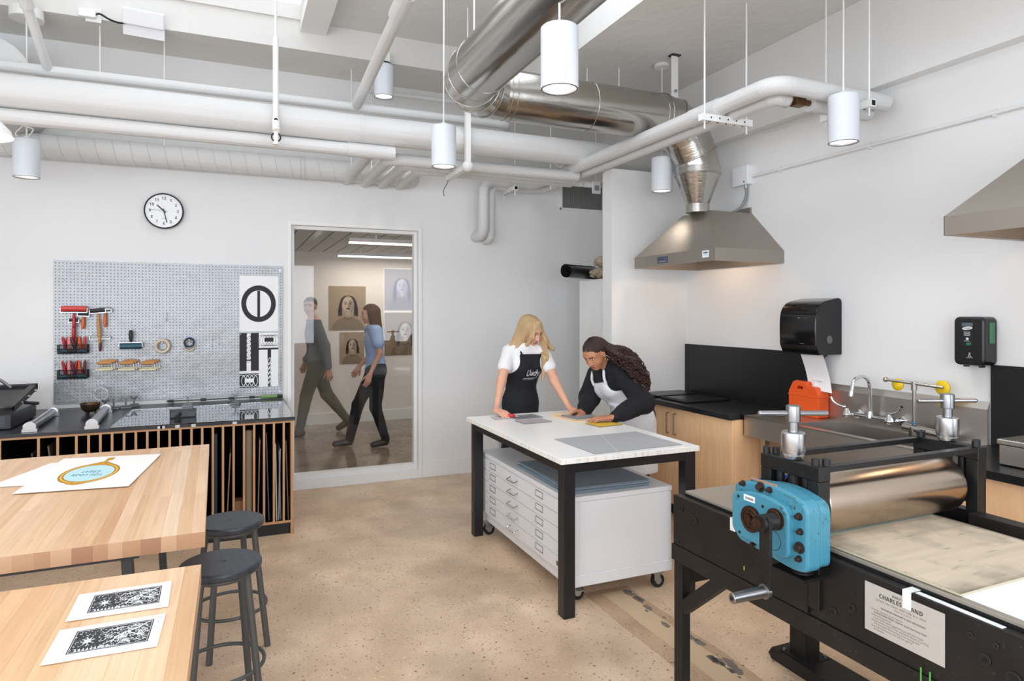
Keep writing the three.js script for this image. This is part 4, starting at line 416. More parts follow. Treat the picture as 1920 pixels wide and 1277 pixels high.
  // sheets stacked on the cabinet
  const mGrey = [0x8795a1, 0x8fa0ad, 0x7d8b97, 0x94a5b1, 0x86939e].map((c) => M({ color: c, roughness: 0.45 }));
  for (let i = 0; i < 5; i++) { const m = obj('linoleum_sheet', bx(-0.27, 0.27, 0, 0.0055, -0.36, 0.36), mGrey[i]); m.position.set(2.0 + 0.006 * i, 0.6005 + i * 0.006, 2.66 - 0.007 * i); m.rotation.y = 0.02 * (i % 3 - 1); tag(m, ['grey blue linoleum sheet at the bottom of the stack on the drawer cabinet', 'grey blue linoleum sheet second from the bottom of the stack', 'grey blue linoleum sheet in the middle of the stack', 'grey blue linoleum sheet second from the top of the stack', 'grey blue linoleum sheet on top of the stack over the drawers'][i], 'sheet', 'linoleum sheets on the drawer cabinet'); }
  // things on the table top
  const Y = 0.8525;
  const matTex = canvasTex(512, 384, (c, w, h) => { c.fillStyle = '#a9abae'; c.fillRect(0, 0, w, h); c.strokeStyle = '#c3c5c8'; c.lineWidth = 1; for (let i = 0; i < w; i += 16) { c.globalAlpha = i % 64 ? 0.25 : 0.5; c.beginPath(); c.moveTo(i, 0); c.lineTo(i, h); c.stroke(); } for (let i = 0; i < h; i += 16) { c.globalAlpha = i % 64 ? 0.25 : 0.5; c.beginPath(); c.moveTo(0, i); c.lineTo(w, i); c.stroke(); } c.globalAlpha = 1; c.strokeStyle = '#dcdee0'; c.lineWidth = 2.5; c.beginPath(); c.moveTo(w * 0.55, 0); c.lineTo(w * 0.95, h); c.moveTo(w * 0.55, 0); c.lineTo(w * 0.25, h); c.stroke(); });
  const flat = (name, label, cat, w, d, th, x, z, turn, top, sideC, group) => { const t2 = thing(name, label, cat, [x, Y, z], turn, group); obj('sheet', bx(-w / 2, w / 2, 0, th, -d / 2, d / 2), [0, 1, 2, 3, 4, 5].map((k) => (k === 2 ? top : sideC)), t2); return t2; };
  flat('cutting_mat', 'large grey cutting mat with white guide lines on the work table', 'mat', 0.60, 0.46, 0.003, 2.11, 2.92, 0.03, M({ map: matTex, roughness: 0.6 }), M({ color: 0x8d8f92 }));
  const lino = (seed, pink) => M({ roughness: 0.5, map: canvasTex(192, 128, (c, w, h) => { SEED = seed; c.fillStyle = pink ? '#b8acb0' : '#8f9193'; c.fillRect(0, 0, w, h); c.strokeStyle = pink ? '#9d9296' : '#3e4044'; for (let i = 0; i < (pink ? 18 : 60); i++) { c.lineWidth = rr(1, 4); c.beginPath(); const x = rr(20, w - 20), y = rr(20, h - 20); c.moveTo(x, y); c.quadraticCurveTo(x + rr(-30, 30), y + rr(-30, 30), x + rr(-40, 40), y + rr(-20, 20)); c.stroke(); } }) });
  const mLinoSide = M({ color: 0x6f7174, roughness: 0.6 });
  flat('carved_block', 'carved dark grey linoleum block in front of the worker in the black apron', 'block', 0.22, 0.15, 0.005, 1.985, 1.86, 0.1, lino(5, 0), mLinoSide); flat('carved_block', 'pinkish grey linoleum block lying beside the carved dark one', 'block', 0.22, 0.15, 0.005, 1.96, 2.06, 0.05, lino(6, 1), mLinoSide);
  flat('carved_block', 'pale linoleum scrap under the red tool on the table edge', 'block', 0.17, 0.12, 0.003, 1.83, 1.83, -0.15, M({ color: 0xc9cac6, roughness: 0.6 }), mLinoSide); flat('yellow_board', 'yellow linoleum board near the hands of the worker in the white apron', 'board', 0.2, 0.16, 0.005, 2.36, 2.36, 0.12, M({ color: 0xd9b23a, roughness: 0.6 }), M({ color: 0x8a7340 }));
  const bh = thing('bench_hook', 'pale wooden bench hook board under the carving hands', 'board', [2.34, Y, 2.06], 0.15); obj('base_board', uvm(bx(-0.15, 0.15, 0, 0.012, -0.16, 0.16)), M({ color: 0xe2c8a4, roughness: 0.5 }), bh); obj('stop_bar', uvm(bx(-0.15, 0.15, 0.012, 0.026, -0.16, -0.135)), M({ color: 0xe2c8a4, roughness: 0.5 }), bh);
  flat('carved_block', 'grey linoleum block being carved on the wooden bench hook', 'block', 0.2, 0.2, 0.005, 2.34, 2.06, 0.15, M({ color: 0x9a9ba1, roughness: 0.5 }), mLinoSide).position.y = Y + 0.0125;
}
SEED = 4242;
// ------------------------------------------------------------------ etching press
{
  const worn = dataTex(512, 512, (u, v) => { const n = fbm(u * 12, v * 12, 5, 12, 12), s = fbm(u * 70, v * 70, 2, 70, 70); const k = 24 + 16 * (n - 0.4) + (s > 0.78 ? 60 * (s - 0.78) * 4 : 0); return [k, k * 0.97, k * 0.95]; });
  const mP = M({ map: rep(worn, 1.5), roughness: 0.42, metalness: 0.15 }); const mP2 = M({ map: rep(worn, 1), roughness: 0.5, metalness: 0.2 });
  const mBlue = M({ roughness: 0.38, map: dataTex(512, 512, (u, v) => { const n = fbm(u * 5, v * 5, 5, 5, 5), s = fbm(u * 40 + 2, v * 40, 3, 40, 40), d = n * 0.6 + s * 0.4; const g = d > 0.62 ? 1 - (d - 0.62) * 2.4 : 1; return [62 * g + 14 * n, 132 * g + 10 * n, 158 * g]; }) });
  const mRust = M({ color: 0x5a3c24, roughness: 0.55, metalness: 0.6, map: rep(coarseNoise, 1) }), mBolt = M({ color: 0x4a3d36, roughness: 0.5, metalness: 0.7 }), mBare = M({ color: 0x9b9c9e, roughness: 0.3, metalness: 1 });
  const mRoll = M({ color: 0xb8a898, roughness: 0.42, metalness: 1, bumpMap: rep(brushedMap, 1, 3), bumpScale: 0.0002, roughnessMap: dataTex(256, 256, (u, v) => { const n = 90 + 120 * fbm(u * 6, v * 24, 4, 6, 24); return [n, n, n]; }, false) });
  const t = thing('etching_press', 'black iron etching press with steel roller and blue gearbox', 'press', [0, 0, 0]);
  // bed frame
  const sideRail = (x0, x1, s) => { const r = obj('side_rail', [uvm(bx(x0, x1, 0.653, 0.86, 3.99, 6.3, 0.003)), uvm(bx(x0 - 0.006, x1 + 0.006, 0.587, 0.653, 3.985, 6.3, 0.003))], mP, t); return r; };
  const nr = sideRail(1.712, 1.745, 1), fr = sideRail(2.425, 2.46, -1);
  obj('end_rail', uvm(bx(1.745, 2.425, 0.62, 0.84, 3.995, 4.02)), mP, t);
  obj('bed_plate', bx(1.75, 2.40, 0.855, 0.878, 4.02, 6.3, 0.002), M({ color: 0x9b9386, roughness: 0.4, metalness: 0.3 }), t); obj('bed_runner', bx(1.748, 1.762, 0.84, 0.868, 4.02, 6.3), mP2, t);
  for (const [z, y, r] of [[4.045, 0.815, 0.011], [4.13, 0.79, 0.012], [4.04, 0.675, 0.011], [4.115, 0.815, 0.004], [4.145, 0.815, 0.005], [4.79, 0.70, 0.012], [4.855, 0.74, 0.012], [5.235, 0.77, 0.013], [5.3, 0.755, 0.016], [5.2, 0.815, 0.006], [5.26, 0.815, 0.006]]) { const b = obj('bolt', [cyl(r, r, 0.004, 1.7105, y, z, 'x', 24)], mP2, nr); obj('bolt_ring', ring(r, 0.0012, 1.7095, y, z, 'x', 24), mBolt, b); obj('bolt_socket', cyl(r * 0.45, r * 0.45, 0.002, 1.708, y, z, 'x', 6), mHole, b); }
  // stripes and tapes on the rail
  for (const z of [5.075, 5.1]) obj('green_mark', bx(1.7045, 1.7055, 0.6, 0.672, z - 0.002, z + 0.002).rotateX(0), M({ color: 0x4fb040, roughness: 0.6 }), nr);
  obj('yellow_mark', bx(1.7105, 1.7118, 0.69, 0.705, 4.405, 4.408), M({ color: 0xd8cf3a, roughness: 0.6 }), nr);
  const mTape = M({ color: 0xe6e6e2, roughness: 0.7 });
  obj('tape_piece', [bx(1.7095, 1.7115, 0.815, 0.861, 4.335, 4.362), bx(1.7095, 1.745, 0.8602, 0.8615, 4.335, 4.362)], mTape, nr); obj('tape_piece', [bx(1.7075, 1.709, 0.81, 0.861, 5.02, 5.045), bx(1.7095, 1.76, 0.8602, 0.8615, 5.02, 5.045)], mTape, nr); obj('tape_piece', bx(1.718, 1.735, 0.8602, 0.8615, 5.05, 5.27), mTape, nr);
  // legs
  obj('leg', uvm(bx(1.708, 1.752, 0, 0.587, 4.0, 4.052, 0.003)), mP2, t); obj('leg', uvm(bx(1.708, 1.752, 0, 0.587, 6.1, 6.152, 0.003)), mP2, t);
  obj('leg_brace', uvm(bar([1.73, 0.40, 4.045], [1.73, 0.61, 4.29], 0.04, 0.05)), mP2, t);
  for (const z of [4.03, 6.0]) { const l = obj('leg', uvm(bx(2.37, 2.46, 0.055, 0.6, z - 0.045, z + 0.045, 0.003)), mP2, t); obj('base_flange', bx(2.34, 2.49, 0.05, 0.06, z - 0.075, z + 0.075), mP2, l); for (const [a, b] of [[-1, -1], [1, 1]]) obj('flange_bolt', cyl(0.009, 0.009, 0.012, 2.415 + a * 0.06, 0.064, z + b * 0.06, 'y', 8), mBare, l); }
  obj('floor_skid', (() => { const g = extr(shapeOf([[3.9, 0.02], [3.92, 0.05], [6.3, 0.05], [6.3, 0], [3.92, 0]].map(([a, b]) => [-a, b])), 0.17, 0.003); g.rotateY(PI / 2); g.translate(2.33, 0.003, 0); return uvm(g); })(), mP, t);
  obj('cross_beam', uvm(bx(1.75, 2.38, 0.5, 0.56, 4.0, 4.05)), mP2, t);
  // side frames
  const frame = (x0, x1, n) => { const f = obj('side_frame', [uvm(bx(x0, x1, 0.684, 1.09, 4.702, 4.746, 0.003)), uvm(bx(x0, x1, 0.684, 1.09, 4.5, 4.545, 0.003)), uvm(bx(x0, x1, 0.66, 0.9, 4.545, 4.702))], mP, t); obj('top_block', uvm(bx(x0, x1, 1.09, 1.138, 4.498, 4.748, 0.004)), mP, f); const xc = (x0 + x1) / 2; obj('pressure_screw', cyl(0.017, 0.017, 0.16, xc, 1.02, 4.62, 'y', 20), mP2, f); for (const z of [4.565, 4.675]) obj('spring_post', cyl(0.014, 0.014, 0.15, xc, 1.02, z, 'y', 16), mP2, f); obj('bearing_block', bx(x0 + 0.004, x1 - 0.004, 0.93, 1.0, 4.55, 4.7), mP2, f);
    for (const [dz, dx] of [[4.512, 0], [4.527, 0.028 * n], [4.72, 0], [4.735, 0.03 * n]]) obj('cap_bolt', [cyl(0.0125, 0.0125, 0.022, xc + dx - 0.01 * n, 1.149, dz, 'y', 20), cyl(0.006, 0.006, 0.001, xc + dx - 0.01 * n, 1.1605, dz, 'y', 6)], mBlackMetal, f); return f; };
  const f1 = frame(1.70, 1.75, 1), f2 = frame(2.486, 2.535, -1);
  obj('tie_bar', uvm(bx(1.745, 2.49, 1.118, 1.136, 4.715, 4.744)), mP, t); obj('tie_bar', uvm(bx(1.745, 2.49, 1.118, 1.136, 4.502, 4.53)), mP, t); obj('rail_extension', uvm(bx(2.44, 2.50, 0.862, 0.905, 4.74, 5.02, 0.002)), mP, t); obj('rail_extension', uvm(bx(2.44, 2.50, 0.862, 0.905, 4.2, 4.5, 0.002)), mP, t);
  // roller
  const ro = obj('roller', lathe([[0, -0.3425], [0.085, -0.3425], [0.1, -0.342], [0.1055, -0.338], [0.1055, 0.338], [0.1, 0.342], [0, 0.3425]], 96).rotateZ(PI / 2).translate(2.118, 0.987, 4.622), mRoll, t); obj('roller_end', cyl(0.1, 0.1, 0.003, 1.7745, 0.987, 4.622, 'x', 64), mRust, ro); obj('axle', rod([1.74, 0.987, 4.622], [2.5, 0.987, 4.622], 0.035), mBolt, ro);
  // micrometer handles
  const tick = canvasTex(512, 64, (c, w, h) => { c.fillStyle = '#c9cbcd'; c.fillRect(0, 0, w, h); c.fillStyle = '#33353a'; for (let i = 0; i < 60; i++) c.fillRect(i * w / 60, 0, 2, i % 5 ? 20 : 36); c.font = '24px sans-serif'; for (let i = 0; i < 12; i++) c.fillText(String(i * 5), i * w / 12 + 4, 60); });
  for (const [x, l, ang] of [[1.725, 'left', 0.40], [2.51, 'right', 0.35]]) { const m = obj('micrometer_thimble', lathe([[0, 0], [0.028, 0], [0.03, 0.004], [0.0385, 0.03], [0.0385, 0.086], [0.0345, 0.092], [0.017, 0.092]], 48).translate(x, 1.138, 4.62), mAlu, t); obj('scale_print', new THREE.CylinderGeometry(0.03885, 0.0337, 0.02, 48, 1, true).translate(x, 1.162, 4.62), M({ map: rep(tick, 1), roughness: 0.35, metalness: 0.6 }), m); obj('screw_neck', cyl(0.0165, 0.0165, 0.04, x, 1.248, 4.62, 'y', 24), mBare, m); obj('tee_head', lathe([[0, 0], [0.022, 0], [0.0235, 0.002], [0.0235, 0.052], [0.02, 0.056], [0, 0.056]], 32).translate(x, 1.262, 4.62), mBare, m); const c = Math.cos(ang), s = Math.sin(ang), L = 0.11; obj('tee_bar', [rod([x - c * L, 1.291, 4.62 - s * L], [x + c * L, 1.291, 4.62 + s * L], 0.0092), new THREE.SphereGeometry(0.0092, 12, 10).translate(x - c * L, 1.291, 4.62 - s * L), new THREE.SphereGeometry(0.0092, 12, 10).translate(x + c * L, 1.291, 4.62 + s * L)], mBare, m); }
  // gearbox: outline in the (z, y) plane, thickness along x
  const outline = (z0, z1, y0, y1, ar, cut) => { const s = new THREE.Shape(); s.moveTo(-(z0 + 0.02), y1 - ar); s.quadraticCurveTo(-(z0), y1 - ar, -(z0), y1 - ar - 0.02); s.lineTo(-z0, y0 + cut); s.quadraticCurveTo(-z0, y0 + cut - 0.02, -(z0 + 0.025), y0 + cut - 0.03); s.lineTo(-(z0 + (z1 - z0) * 0.55), y0 + 0.004); s.quadraticCurveTo(-(z1 - 0.05), y0 - 0.01, -(z1 - 0.015), y0); s.quadraticCurveTo(-z1, y0 + 0.002, -z1, y0 + 0.02); s.lineTo(-z1, y1 - ar - 0.03); s.quadraticCurveTo(-z1, y1 - ar - 0.008, -(z1 - 0.02), y1 - ar + 0.004); s.quadraticCurveTo(-(z0 + z1) / 2, y1 + 0.016, -(z0 + 0.02), y1 - ar); return s; };
  const ex = (s, x0, x1, bev) => { const g = extr(s, x1 - x0 - 2 * bev, bev, 10); g.rotateY(PI / 2); g.translate(x0 + bev, 0, 0); return uvm(g, 0.4); };
  const gb = obj('gearbox', [ex(outline(4.5, 4.785, 0.842, 1.065, 0.03, 0.045), 1.66, 1.702, 0.004), ex(outline(4.484, 4.782, 0.838, 1.067, 0.03, 0.045), 1.604, 1.664, 0.008)], mBlue, t);
  obj('gearbox_cover', ex(outline(4.498, 4.732, 0.868, 1.03, 0.018, 0.04), 1.578, 1.61, 0.007), mBlue, gb);
  obj('bearing_seal', [cyl(0.043, 0.043, 0.01, 1.576, 0.945, 4.585, 'x', 40), ring(0.035, 0.004, 1.571, 0.945, 4.585, 'x', 40), ring(0.022, 0.004, 1.571, 0.945, 4.585, 'x', 32), cyl(0.016, 0.016, 0.02, 1.569, 0.945, 4.585, 'x', 28)], mRust, gb);
  obj('shaft_seal', [cyl(0.034, 0.034, 0.01, 1.576, 0.975, 4.69, 'x', 36), ring(0.026, 0.004, 1.571, 0.975, 4.69, 'x', 32)], mRust, gb); obj('casting_emblem', ring(0.03, 0.0012, 1.5785, 0.905, 4.68, 'x', 36), mRust, gb);
  obj('label_sticker', bx(1.5775, 1.579, 1.0, 1.02, 4.55, 4.6), [0, 1, 2, 3, 4, 5].map((k) => (k === 1 ? M({ roughness: 0.5, map: canvasTex(160, 64, (c, w, h) => { c.fillStyle = '#eef0f0'; c.fillRect(0, 0, w, h); c.fillStyle = '#333'; SEED = 31; for (let i = 20; i < 140; i += 4) c.fillRect(i, 22, rnd() < 0.5 ? 2 : 3, 26); }) }) : mPaper)), gb);
  obj('name_plate', uvm(bx(1.608, 1.615, 1.066, 1.072, 4.55, 4.66)).rotateX(0), M({ color: 0xa9846c, roughness: 0.6 }), gb);
  for (const [y, z, r] of [[1.045, 4.52, 0.007], [1.052, 4.6, 0.011], [1.052, 4.64, 0.007], [1.0, 4.76, 0.008], [0.955, 4.765, 0.007], [0.905, 4.762, 0.012], [0.87, 4.76, 0.007], [0.96, 4.492, 0.006], [0.855, 4.57, 0.006]]) obj('gearbox_bolt', [cyl(r * 1.5, r * 1.5, 0.004, 1.602, y, z, 'x', 20), cyl(r, r, 0.016, 1.596, y, z, 'x', 6)], mBolt, gb);
  for (const [y, z] of [[1.005, 4.525], [1.0, 4.635], [0.885, 4.53]]) obj('plug_hole', cyl(0.005, 0.005, 0.002, 1.5775, y, z, 'x', 16), mHole, gb);
  obj('mount_lug', [bx(1.63, 1.66, 0.925, 0.965, 4.455, 4.485, 0.008), ring(0.009, 0.003, 1.628, 0.945, 4.468, 'x', 20)], mBare, gb); obj('coil_spring', [0, 1, 2].map((i) => ring(0.03, 0.004, 1.66, 0.825 - i * 0.008, 4.72, 'y', 24)), mP2, gb); obj('support_shelf', bx(1.62, 1.70, 0.79, 0.8, 4.62, 4.76), mP2, gb);
  // crank
  const ck = obj('crank_arm', [(() => { const g = extr(roundRect(-4.742, 0.752, -4.702, 1.0, 0.008), 0.01, 0.001); g.rotateY(PI / 2); g.translate(1.50, 0, 0); return uvm(g); })(), cyl(0.026, 0.026, 0.06, 1.515, 0.98, 4.715, 'x', 32)], mP2, t); obj('crank_shaft', [rod([1.48, 0.978, 4.705], [1.59, 0.975, 4.692], 0.016), cyl(0.013, 0.013, 0.006, 1.483, 0.98, 4.715, 'x', 20)], mRust, ck); obj('crank_handle', [lathe([[0, 0], [0.012, 0], [0.0155, 0.003], [0.0175, 0.12], [0.0175, 0.135], [0, 0.135]], 28).rotateZ(-PI / 2).translate(1.372, 0.772, 4.722), cyl(0.023, 0.023, 0.012, 1.503, 0.772, 4.722, 'x', 24)], mBare, ck); obj('handle_socket', cyl(0.006, 0.006, 0.002, 1.371, 0.772, 4.722, 'x', 6), mHole, ck);
  // instruction plate
  const plate = canvasTex(768, 464, (c, w, h) => { c.fillStyle = '#c9c6bf'; c.fillRect(0, 0, w, h); SEED = 99; for (let i = 0; i < 500; i++) { c.fillStyle = `rgba(90,80,70,${rr(0.02, 0.1)})`; c.fillRect(rnd() * w, rnd() * h, rr(1, 8), rr(1, 3)); } c.fillStyle = '#2a2a2c'; c.textAlign = 'center'; c.font = 'bold 30px sans-serif'; c.fillText('BUILT BY', w * 0.45, 54); c.font = 'bold 54px sans-serif'; c.fillText('CHARLES BRAND', w * 0.47, 108); c.font = '24px sans-serif'; c.fillText('84 EAST 10th STREET, NEW YORK, N. Y. 10003', w * 0.47, 146); c.font = '17px sans-serif'; c.fillText('PATENT No. 3,180,253', w * 0.5, 172); c.font = 'bold 22px sans-serif'; c.fillText('MAXIMUM PRESSURE IS NOT NECESSARY!', w * 0.5, 210); c.textAlign = 'left'; c.font = '20px sans-serif'; ['Increase pressure as job requires.', 'OUR ETCHING PRESS requires much less force than', 'other etching presses.', 'If you follow these suggestions you will have longer', 'lasting surfaces to print from and better Results in printing.', 'This Bronsphic Etching Press is for etchings and', 'type high wood blocks and CAN be used for', 'lithographs.'].forEach((s, i) => { c.font = (i === 1 ? 'bold ' : '') + '21px sans-serif'; c.fillText(s, 70 + (i % 2 ? 24 : 0), 246 + i * 26); }); });
  obj('instruction_plate', bx(1.7095, 1.7118, 0.70, 0.841, 4.902, 5.137), [0, 1, 2, 3, 4, 5].map((k) => (k === 1 ? M({ map: plate, roughness: 0.35, metalness: 0.3 }) : mBare)), nr).userData.label = 'printed metal instruction plate';
  // things on the bed
  const ws = obj('bed_sheet', bx(-0.3, 0.3, 0, 0.0015, -0.8, 0.8), mPaper); ws.position.set(2.07, 0.8785, 5.42); tag(ws, 'white sheet covering the press bed under the stained board', 'sheet');
  const ws2 = obj('bed_sheet', bx(-0.14, 0.14, 0, 0.0015, -0.09, 0.09), mPaper); ws2.position.set(1.93, 0.8785, 4.37); tag(ws2, 'small white sheet on the press bed behind the gearbox', 'sheet');
  const ply = dataTex(512, 512, (u, v) => { const g = fbm(u * 3, v * 22, 4, 3, 22), b = fbm(u * 4 + 1, v * 4, 5, 4, 4), s = fbm(u * 10, v * 50, 3, 10, 50); const c0 = Math.exp(-((u - 0.55) ** 2 / 0.05 + (v - 0.5) ** 2 / 0.06)); let k = 1 - 0.12 * (g - 0.4) - 0.45 * Math.max(0, b - 0.52 + 0.18 * c0) * 1.7; if (s > 0.72) k -= (s - 0.72) * 1.2; const e = Math.min(u, 1 - u, v, 1 - v); k -= e < 0.02 ? 0.12 * fbm(u * 30, v * 30, 2) : 0; return [206 * k, 190 * k, 166 * k]; });
  const bd = thing('stained_board', 'stained plywood board lying on the press bed by the roller', 'board', [2.06, 0.8805, 4.88], 0.01); obj('board', (() => { const g = bx(-0.3, 0.3, 0, 0.006, -0.26, 0.26); return uvm(g, 1); })(), M({ color: 0xbfb79a, roughness: 0.7 }), bd); obj('board_face', new THREE.PlaneGeometry(0.6, 0.52, 1, 1).rotateX(-PI / 2).translate(0, 0.0062, 0), M({ map: ply, roughness: 0.75 }), bd); obj('tape_strip', bx(-0.3, 0.3, 0.0062, 0.0068, -0.26, -0.205), M({ color: 0xa9b2a4, roughness: 0.6 }), bd);
  const bt = thing('blue_tray', 'flat blue plastic tray on the far end of the press bed', 'tray', [2.2, 0.8785, 4.13]); const mB = M({ color: 0x1f5aa0, roughness: 0.4 }); obj('tray_base', bx(-0.13, 0.13, 0, 0.004, -0.07, 0.07), mB, bt); obj('tray_rim', [bx(-0.13, 0.13, 0.004, 0.025, -0.07, -0.063), bx(-0.13, 0.13, 0.004, 0.025, 0.063, 0.07), bx(-0.13, -0.123, 0.004, 0.025, -0.07, 0.07), bx(0.123, 0.13, 0.004, 0.025, -0.07, 0.07)], mB, bt);
}
SEED = 2024;
// ------------------------------------------------------------------ wall clock
{
  const face = canvasTex(512, 512, (c, w) => { c.fillStyle = '#f3f4f3'; c.fillRect(0, 0, w, w); c.fillStyle = '#3a3c40'; c.textAlign = 'center'; c.textBaseline = 'middle'; c.font = 'bold 60px sans-serif'; for (let i = 1; i <= 12; i++) { const a = i / 12 * 2 * PI; c.fillText(String(i), w / 2 + Math.sin(a) * 190, w / 2 - Math.cos(a) * 190); } for (let i = 0; i < 60; i++) { const a = i / 60 * 2 * PI; c.fillRect(w / 2 + Math.sin(a) * 236 - 1.5, w / 2 - Math.cos(a) * 236 - 1.5, 3, 3); } c.font = '18px sans-serif'; c.fillText('Quartz', w / 2 - 8, 372); });
  const t = thing('wall_clock', 'round wall clock with black rim and large numerals', 'clock', [-0.535, 2.483, 0.001]);
  obj('case', lathe([[0, 0], [0.15, 0], [0.152, 0.02], [0.148, 0.042], [0.142, 0.044], [0.139, 0.03], [0, 0.03]], 64).rotateX(PI / 2), mBlackPlastic, t); obj('dial', new THREE.CircleGeometry(0.141, 64).translate(0, 0, 0.0315), M({ map: face, roughness: 0.5 }), t);
  const hand = (name, deg, l, w, tail, z, m) => { const g = bx(-w / 2, w / 2, -tail, l, 0, 0.0015); g.rotateZ(-deg * PI / 180); g.translate(0, 0, z); return obj(name, g, m, t); };
  hand('hour_hand', 313, 0.07, 0.009, 0.02, 0.034, mBlackPlastic); hand('minute_hand', 167, 0.1, 0.007, 0.02, 0.036, mBlackPlastic); hand('second_hand', 275, 0.1, 0.0025, 0.03, 0.038, M({ color: 0x77797c })); obj('hub', cyl(0.006, 0.006, 0.012, 0, 0, 0.036, 'z', 20), mBlackPlastic, t);
}
// ------------------------------------------------------------------ pegboard and its tools
{
  const HS = 64, holes = dataTex(HS, HS, (u, v) => { const r = Math.hypot(u - 0.5, v - 0.5); return [148, 149, 150, r < 0.16 ? 0 : 255]; });
  const t = thing('pegboard', 'perforated silver metal pegboard hung above the storage counter', 'pegboard', [-1.317, 0.893, 0]); const W = 1.728, H = 1.15; holes.repeat.set(W / 0.0254, H / 0.0254);
  const mPeg = M({ map: holes, alphaTest: 0.5, roughness: 0.36, metalness: 0.6, bumpMap: rep(coarseNoise, 2, 1.2), bumpScale: 0.004 }); const mPegEdge = M({ color: 0xb9bdc2, roughness: 0.35, metalness: 0.8 });
  obj('panel', new THREE.PlaneGeometry(W, H).translate(W / 2, H / 2, 0.0205), mPeg, t); obj('flange', [bx(0, W, 0, 0.004, 0.001, 0.02), bx(0, W, H - 0.004, H, 0.001, 0.02), bx(0, 0.004, 0, H, 0.001, 0.02), bx(W - 0.004, W, 0, H, 0.001, 0.02)], mPegEdge, t); for (const [x, y] of [[0.02, 0.02], [W - 0.02, 0.02], [W - 0.02, H - 0.04]]) obj('mount_screw', cyl(0.009, 0.009, 0.003, x, y, 0.0215, 'z', 16), mGalv, t);
  const Z = 0.022; const u = (px, py) => { const f = 1224.7, y = THREE.MathUtils.degToRad(23.15), s = Math.sin(y), c = Math.cos(y), a = (px - 960) / f, b = (584.9 - py) / f, d = (6.26 - 0.05) / (c - a * s); return [d * (s + a * c), 1.63 + d * b]; };  // survey: place on the wall of a point read off the photograph
  // posters
  const p1 = canvasTex(256, 352, (c, w, h) => { c.fillStyle = '#f1f1f0'; c.fillRect(0, 0, w, h); c.strokeStyle = '#26242a'; c.lineWidth = 32; c.beginPath(); c.ellipse(w * 0.49, h * 0.5, 98, 100, 0, 0, 7); c.stroke(); c.fillStyle = '#26242a'; c.fillRect(w * 0.455, h * 0.27, 18, h * 0.47); });
  const p2 = canvasTex(256, 352, (c, w, h) => { c.fillStyle = '#f1f1f0'; c.fillRect(0, 0, w, h); const k = '#26242a'; c.fillStyle = k; c.fillRect(0, 0, 46, 245); c.fillRect(74, 0, 52, 245); c.fillRect(46, 172, 28, 8); c.strokeStyle = k; c.lineWidth = 2; for (let i = 0; i < 6; i++) { c.beginPath(); c.ellipse(60, 15 + i * 30, 14, 26, 0.3, 0, 7); c.save(); c.rect(46, 0, 28, 172); c.restore(); c.stroke(); } for (let i = 0; i < 6; i++) { c.beginPath(); c.arc(150 + i * 18, 50, 36, 0, 7); c.stroke(); } c.fillStyle = '#f1f1f0'; c.fillRect(126, 108, 130, 244); c.fillStyle = k; c.fillRect(126, 98, 130, 12); c.fillRect(184, 110, 24, 66); c.fillRect(164, 32, 60, 26); c.fillRect(0, 262, 126, 90); c.fillRect(184, 176, 24, 176); c.strokeStyle = '#f1f1f0'; c.lineWidth = 4; for (let i = 0; i < 5; i++) { c.beginPath(); c.ellipse(14 + i * 26, 308, 26, 38, 0, 0, 7); c.stroke(); } for (let i = 0; i < 6; i++) { c.beginPath(); c.ellipse(196, 186 + i * 30, 9, 24, 0.25, 0, 7); c.stroke(); } c.fillStyle = '#f1f1f0'; c.fillRect(34, 294, 60, 26); });
  for (const [a, b, m, l] of [[u(449, 622), u(522, 518), p1, 'white poster with a thick black ring split by a vertical bar'], [u(449, 728), u(522, 624), p2, 'white poster with black block letters and fine circle patterns']]) { const q = thing('letter_poster', l, 'poster', [(a[0] + b[0]) / 2, a[1], Z], 0, 'posters on the pegboard'); const w = b[0] - a[0], h = b[1] - a[1]; obj('sheet', bx(-w / 2, w / 2, 0, h, 0.0005, 0.002), [0, 1, 2, 3, 4, 5].map((k) => (k === 4 ? M({ map: m, roughness: 0.7 }) : mPaper)), q); for (const [sx, sy] of [[-1, 0], [1, 0], [-1, 1], [1, 1]]) obj('pin', cyl(0.003, 0.003, 0.003, sx * (w / 2 - 0.01), sy ? h - 0.01 : 0.01, 0.003, 'z', 10), mGalv, q); }
  const mRed = M({ color: 0xa8222c, roughness: 0.35 }), mRed2 = M({ color: 0xc23a34, roughness: 0.4 }), mOr = M({ color: 0xd2632c, roughness: 0.45 }), mTeal = M({ color: 0x1f4f5c, roughness: 0.4 }), mWoodH = M({ color: 0xb98549, roughness: 0.5 }), mDk = M({ color: 0x2a2426, roughness: 0.5 }), mMar = M({ color: 0x5c1f2a, roughness: 0.4 }), mPink = M({ color: 0xd98a8a, roughness: 0.5 });
  function brayer(label, x, y, w, r, mr, mh, hl, tilt = 0, hr = 0.011, z = 0.075) { const q = thing('ink_brayer', label, 'brayer', [x, y, Z + z - 0.02]); q.rotation.z = tilt; obj('roller', cyl(r, r, w, 0, 0, 0, 'x', 28), mr, q); obj('fork', [bx(-w / 2 - 0.008, w / 2 + 0.008, r + 0.004, r + 0.01, -0.012, 0.012), bx(-w / 2 - 0.008, -w / 2 - 0.003, -0.005, r + 0.01, -0.01, 0.01), bx(w / 2 + 0.003, w / 2 + 0.008, -0.005, r + 0.01, -0.01, 0.01)], mGalv, q); obj('handle', lathe([[0, 0], [hr * 0.6, 0], [hr, hl * 0.3], [hr * 1.1, hl * 0.7], [hr * 0.7, hl], [0, hl]], 20).translate(0, r + 0.01, 0), mh, q); obj('hang_hook', rod([0, r + 0.02, -0.01], [0, r + 0.02, -(Z + z - 0.02) + Z + 0.0], 0.003, 0.003, 8), mWire, q); return q; }
  const at = (px, py) => u(px, py);
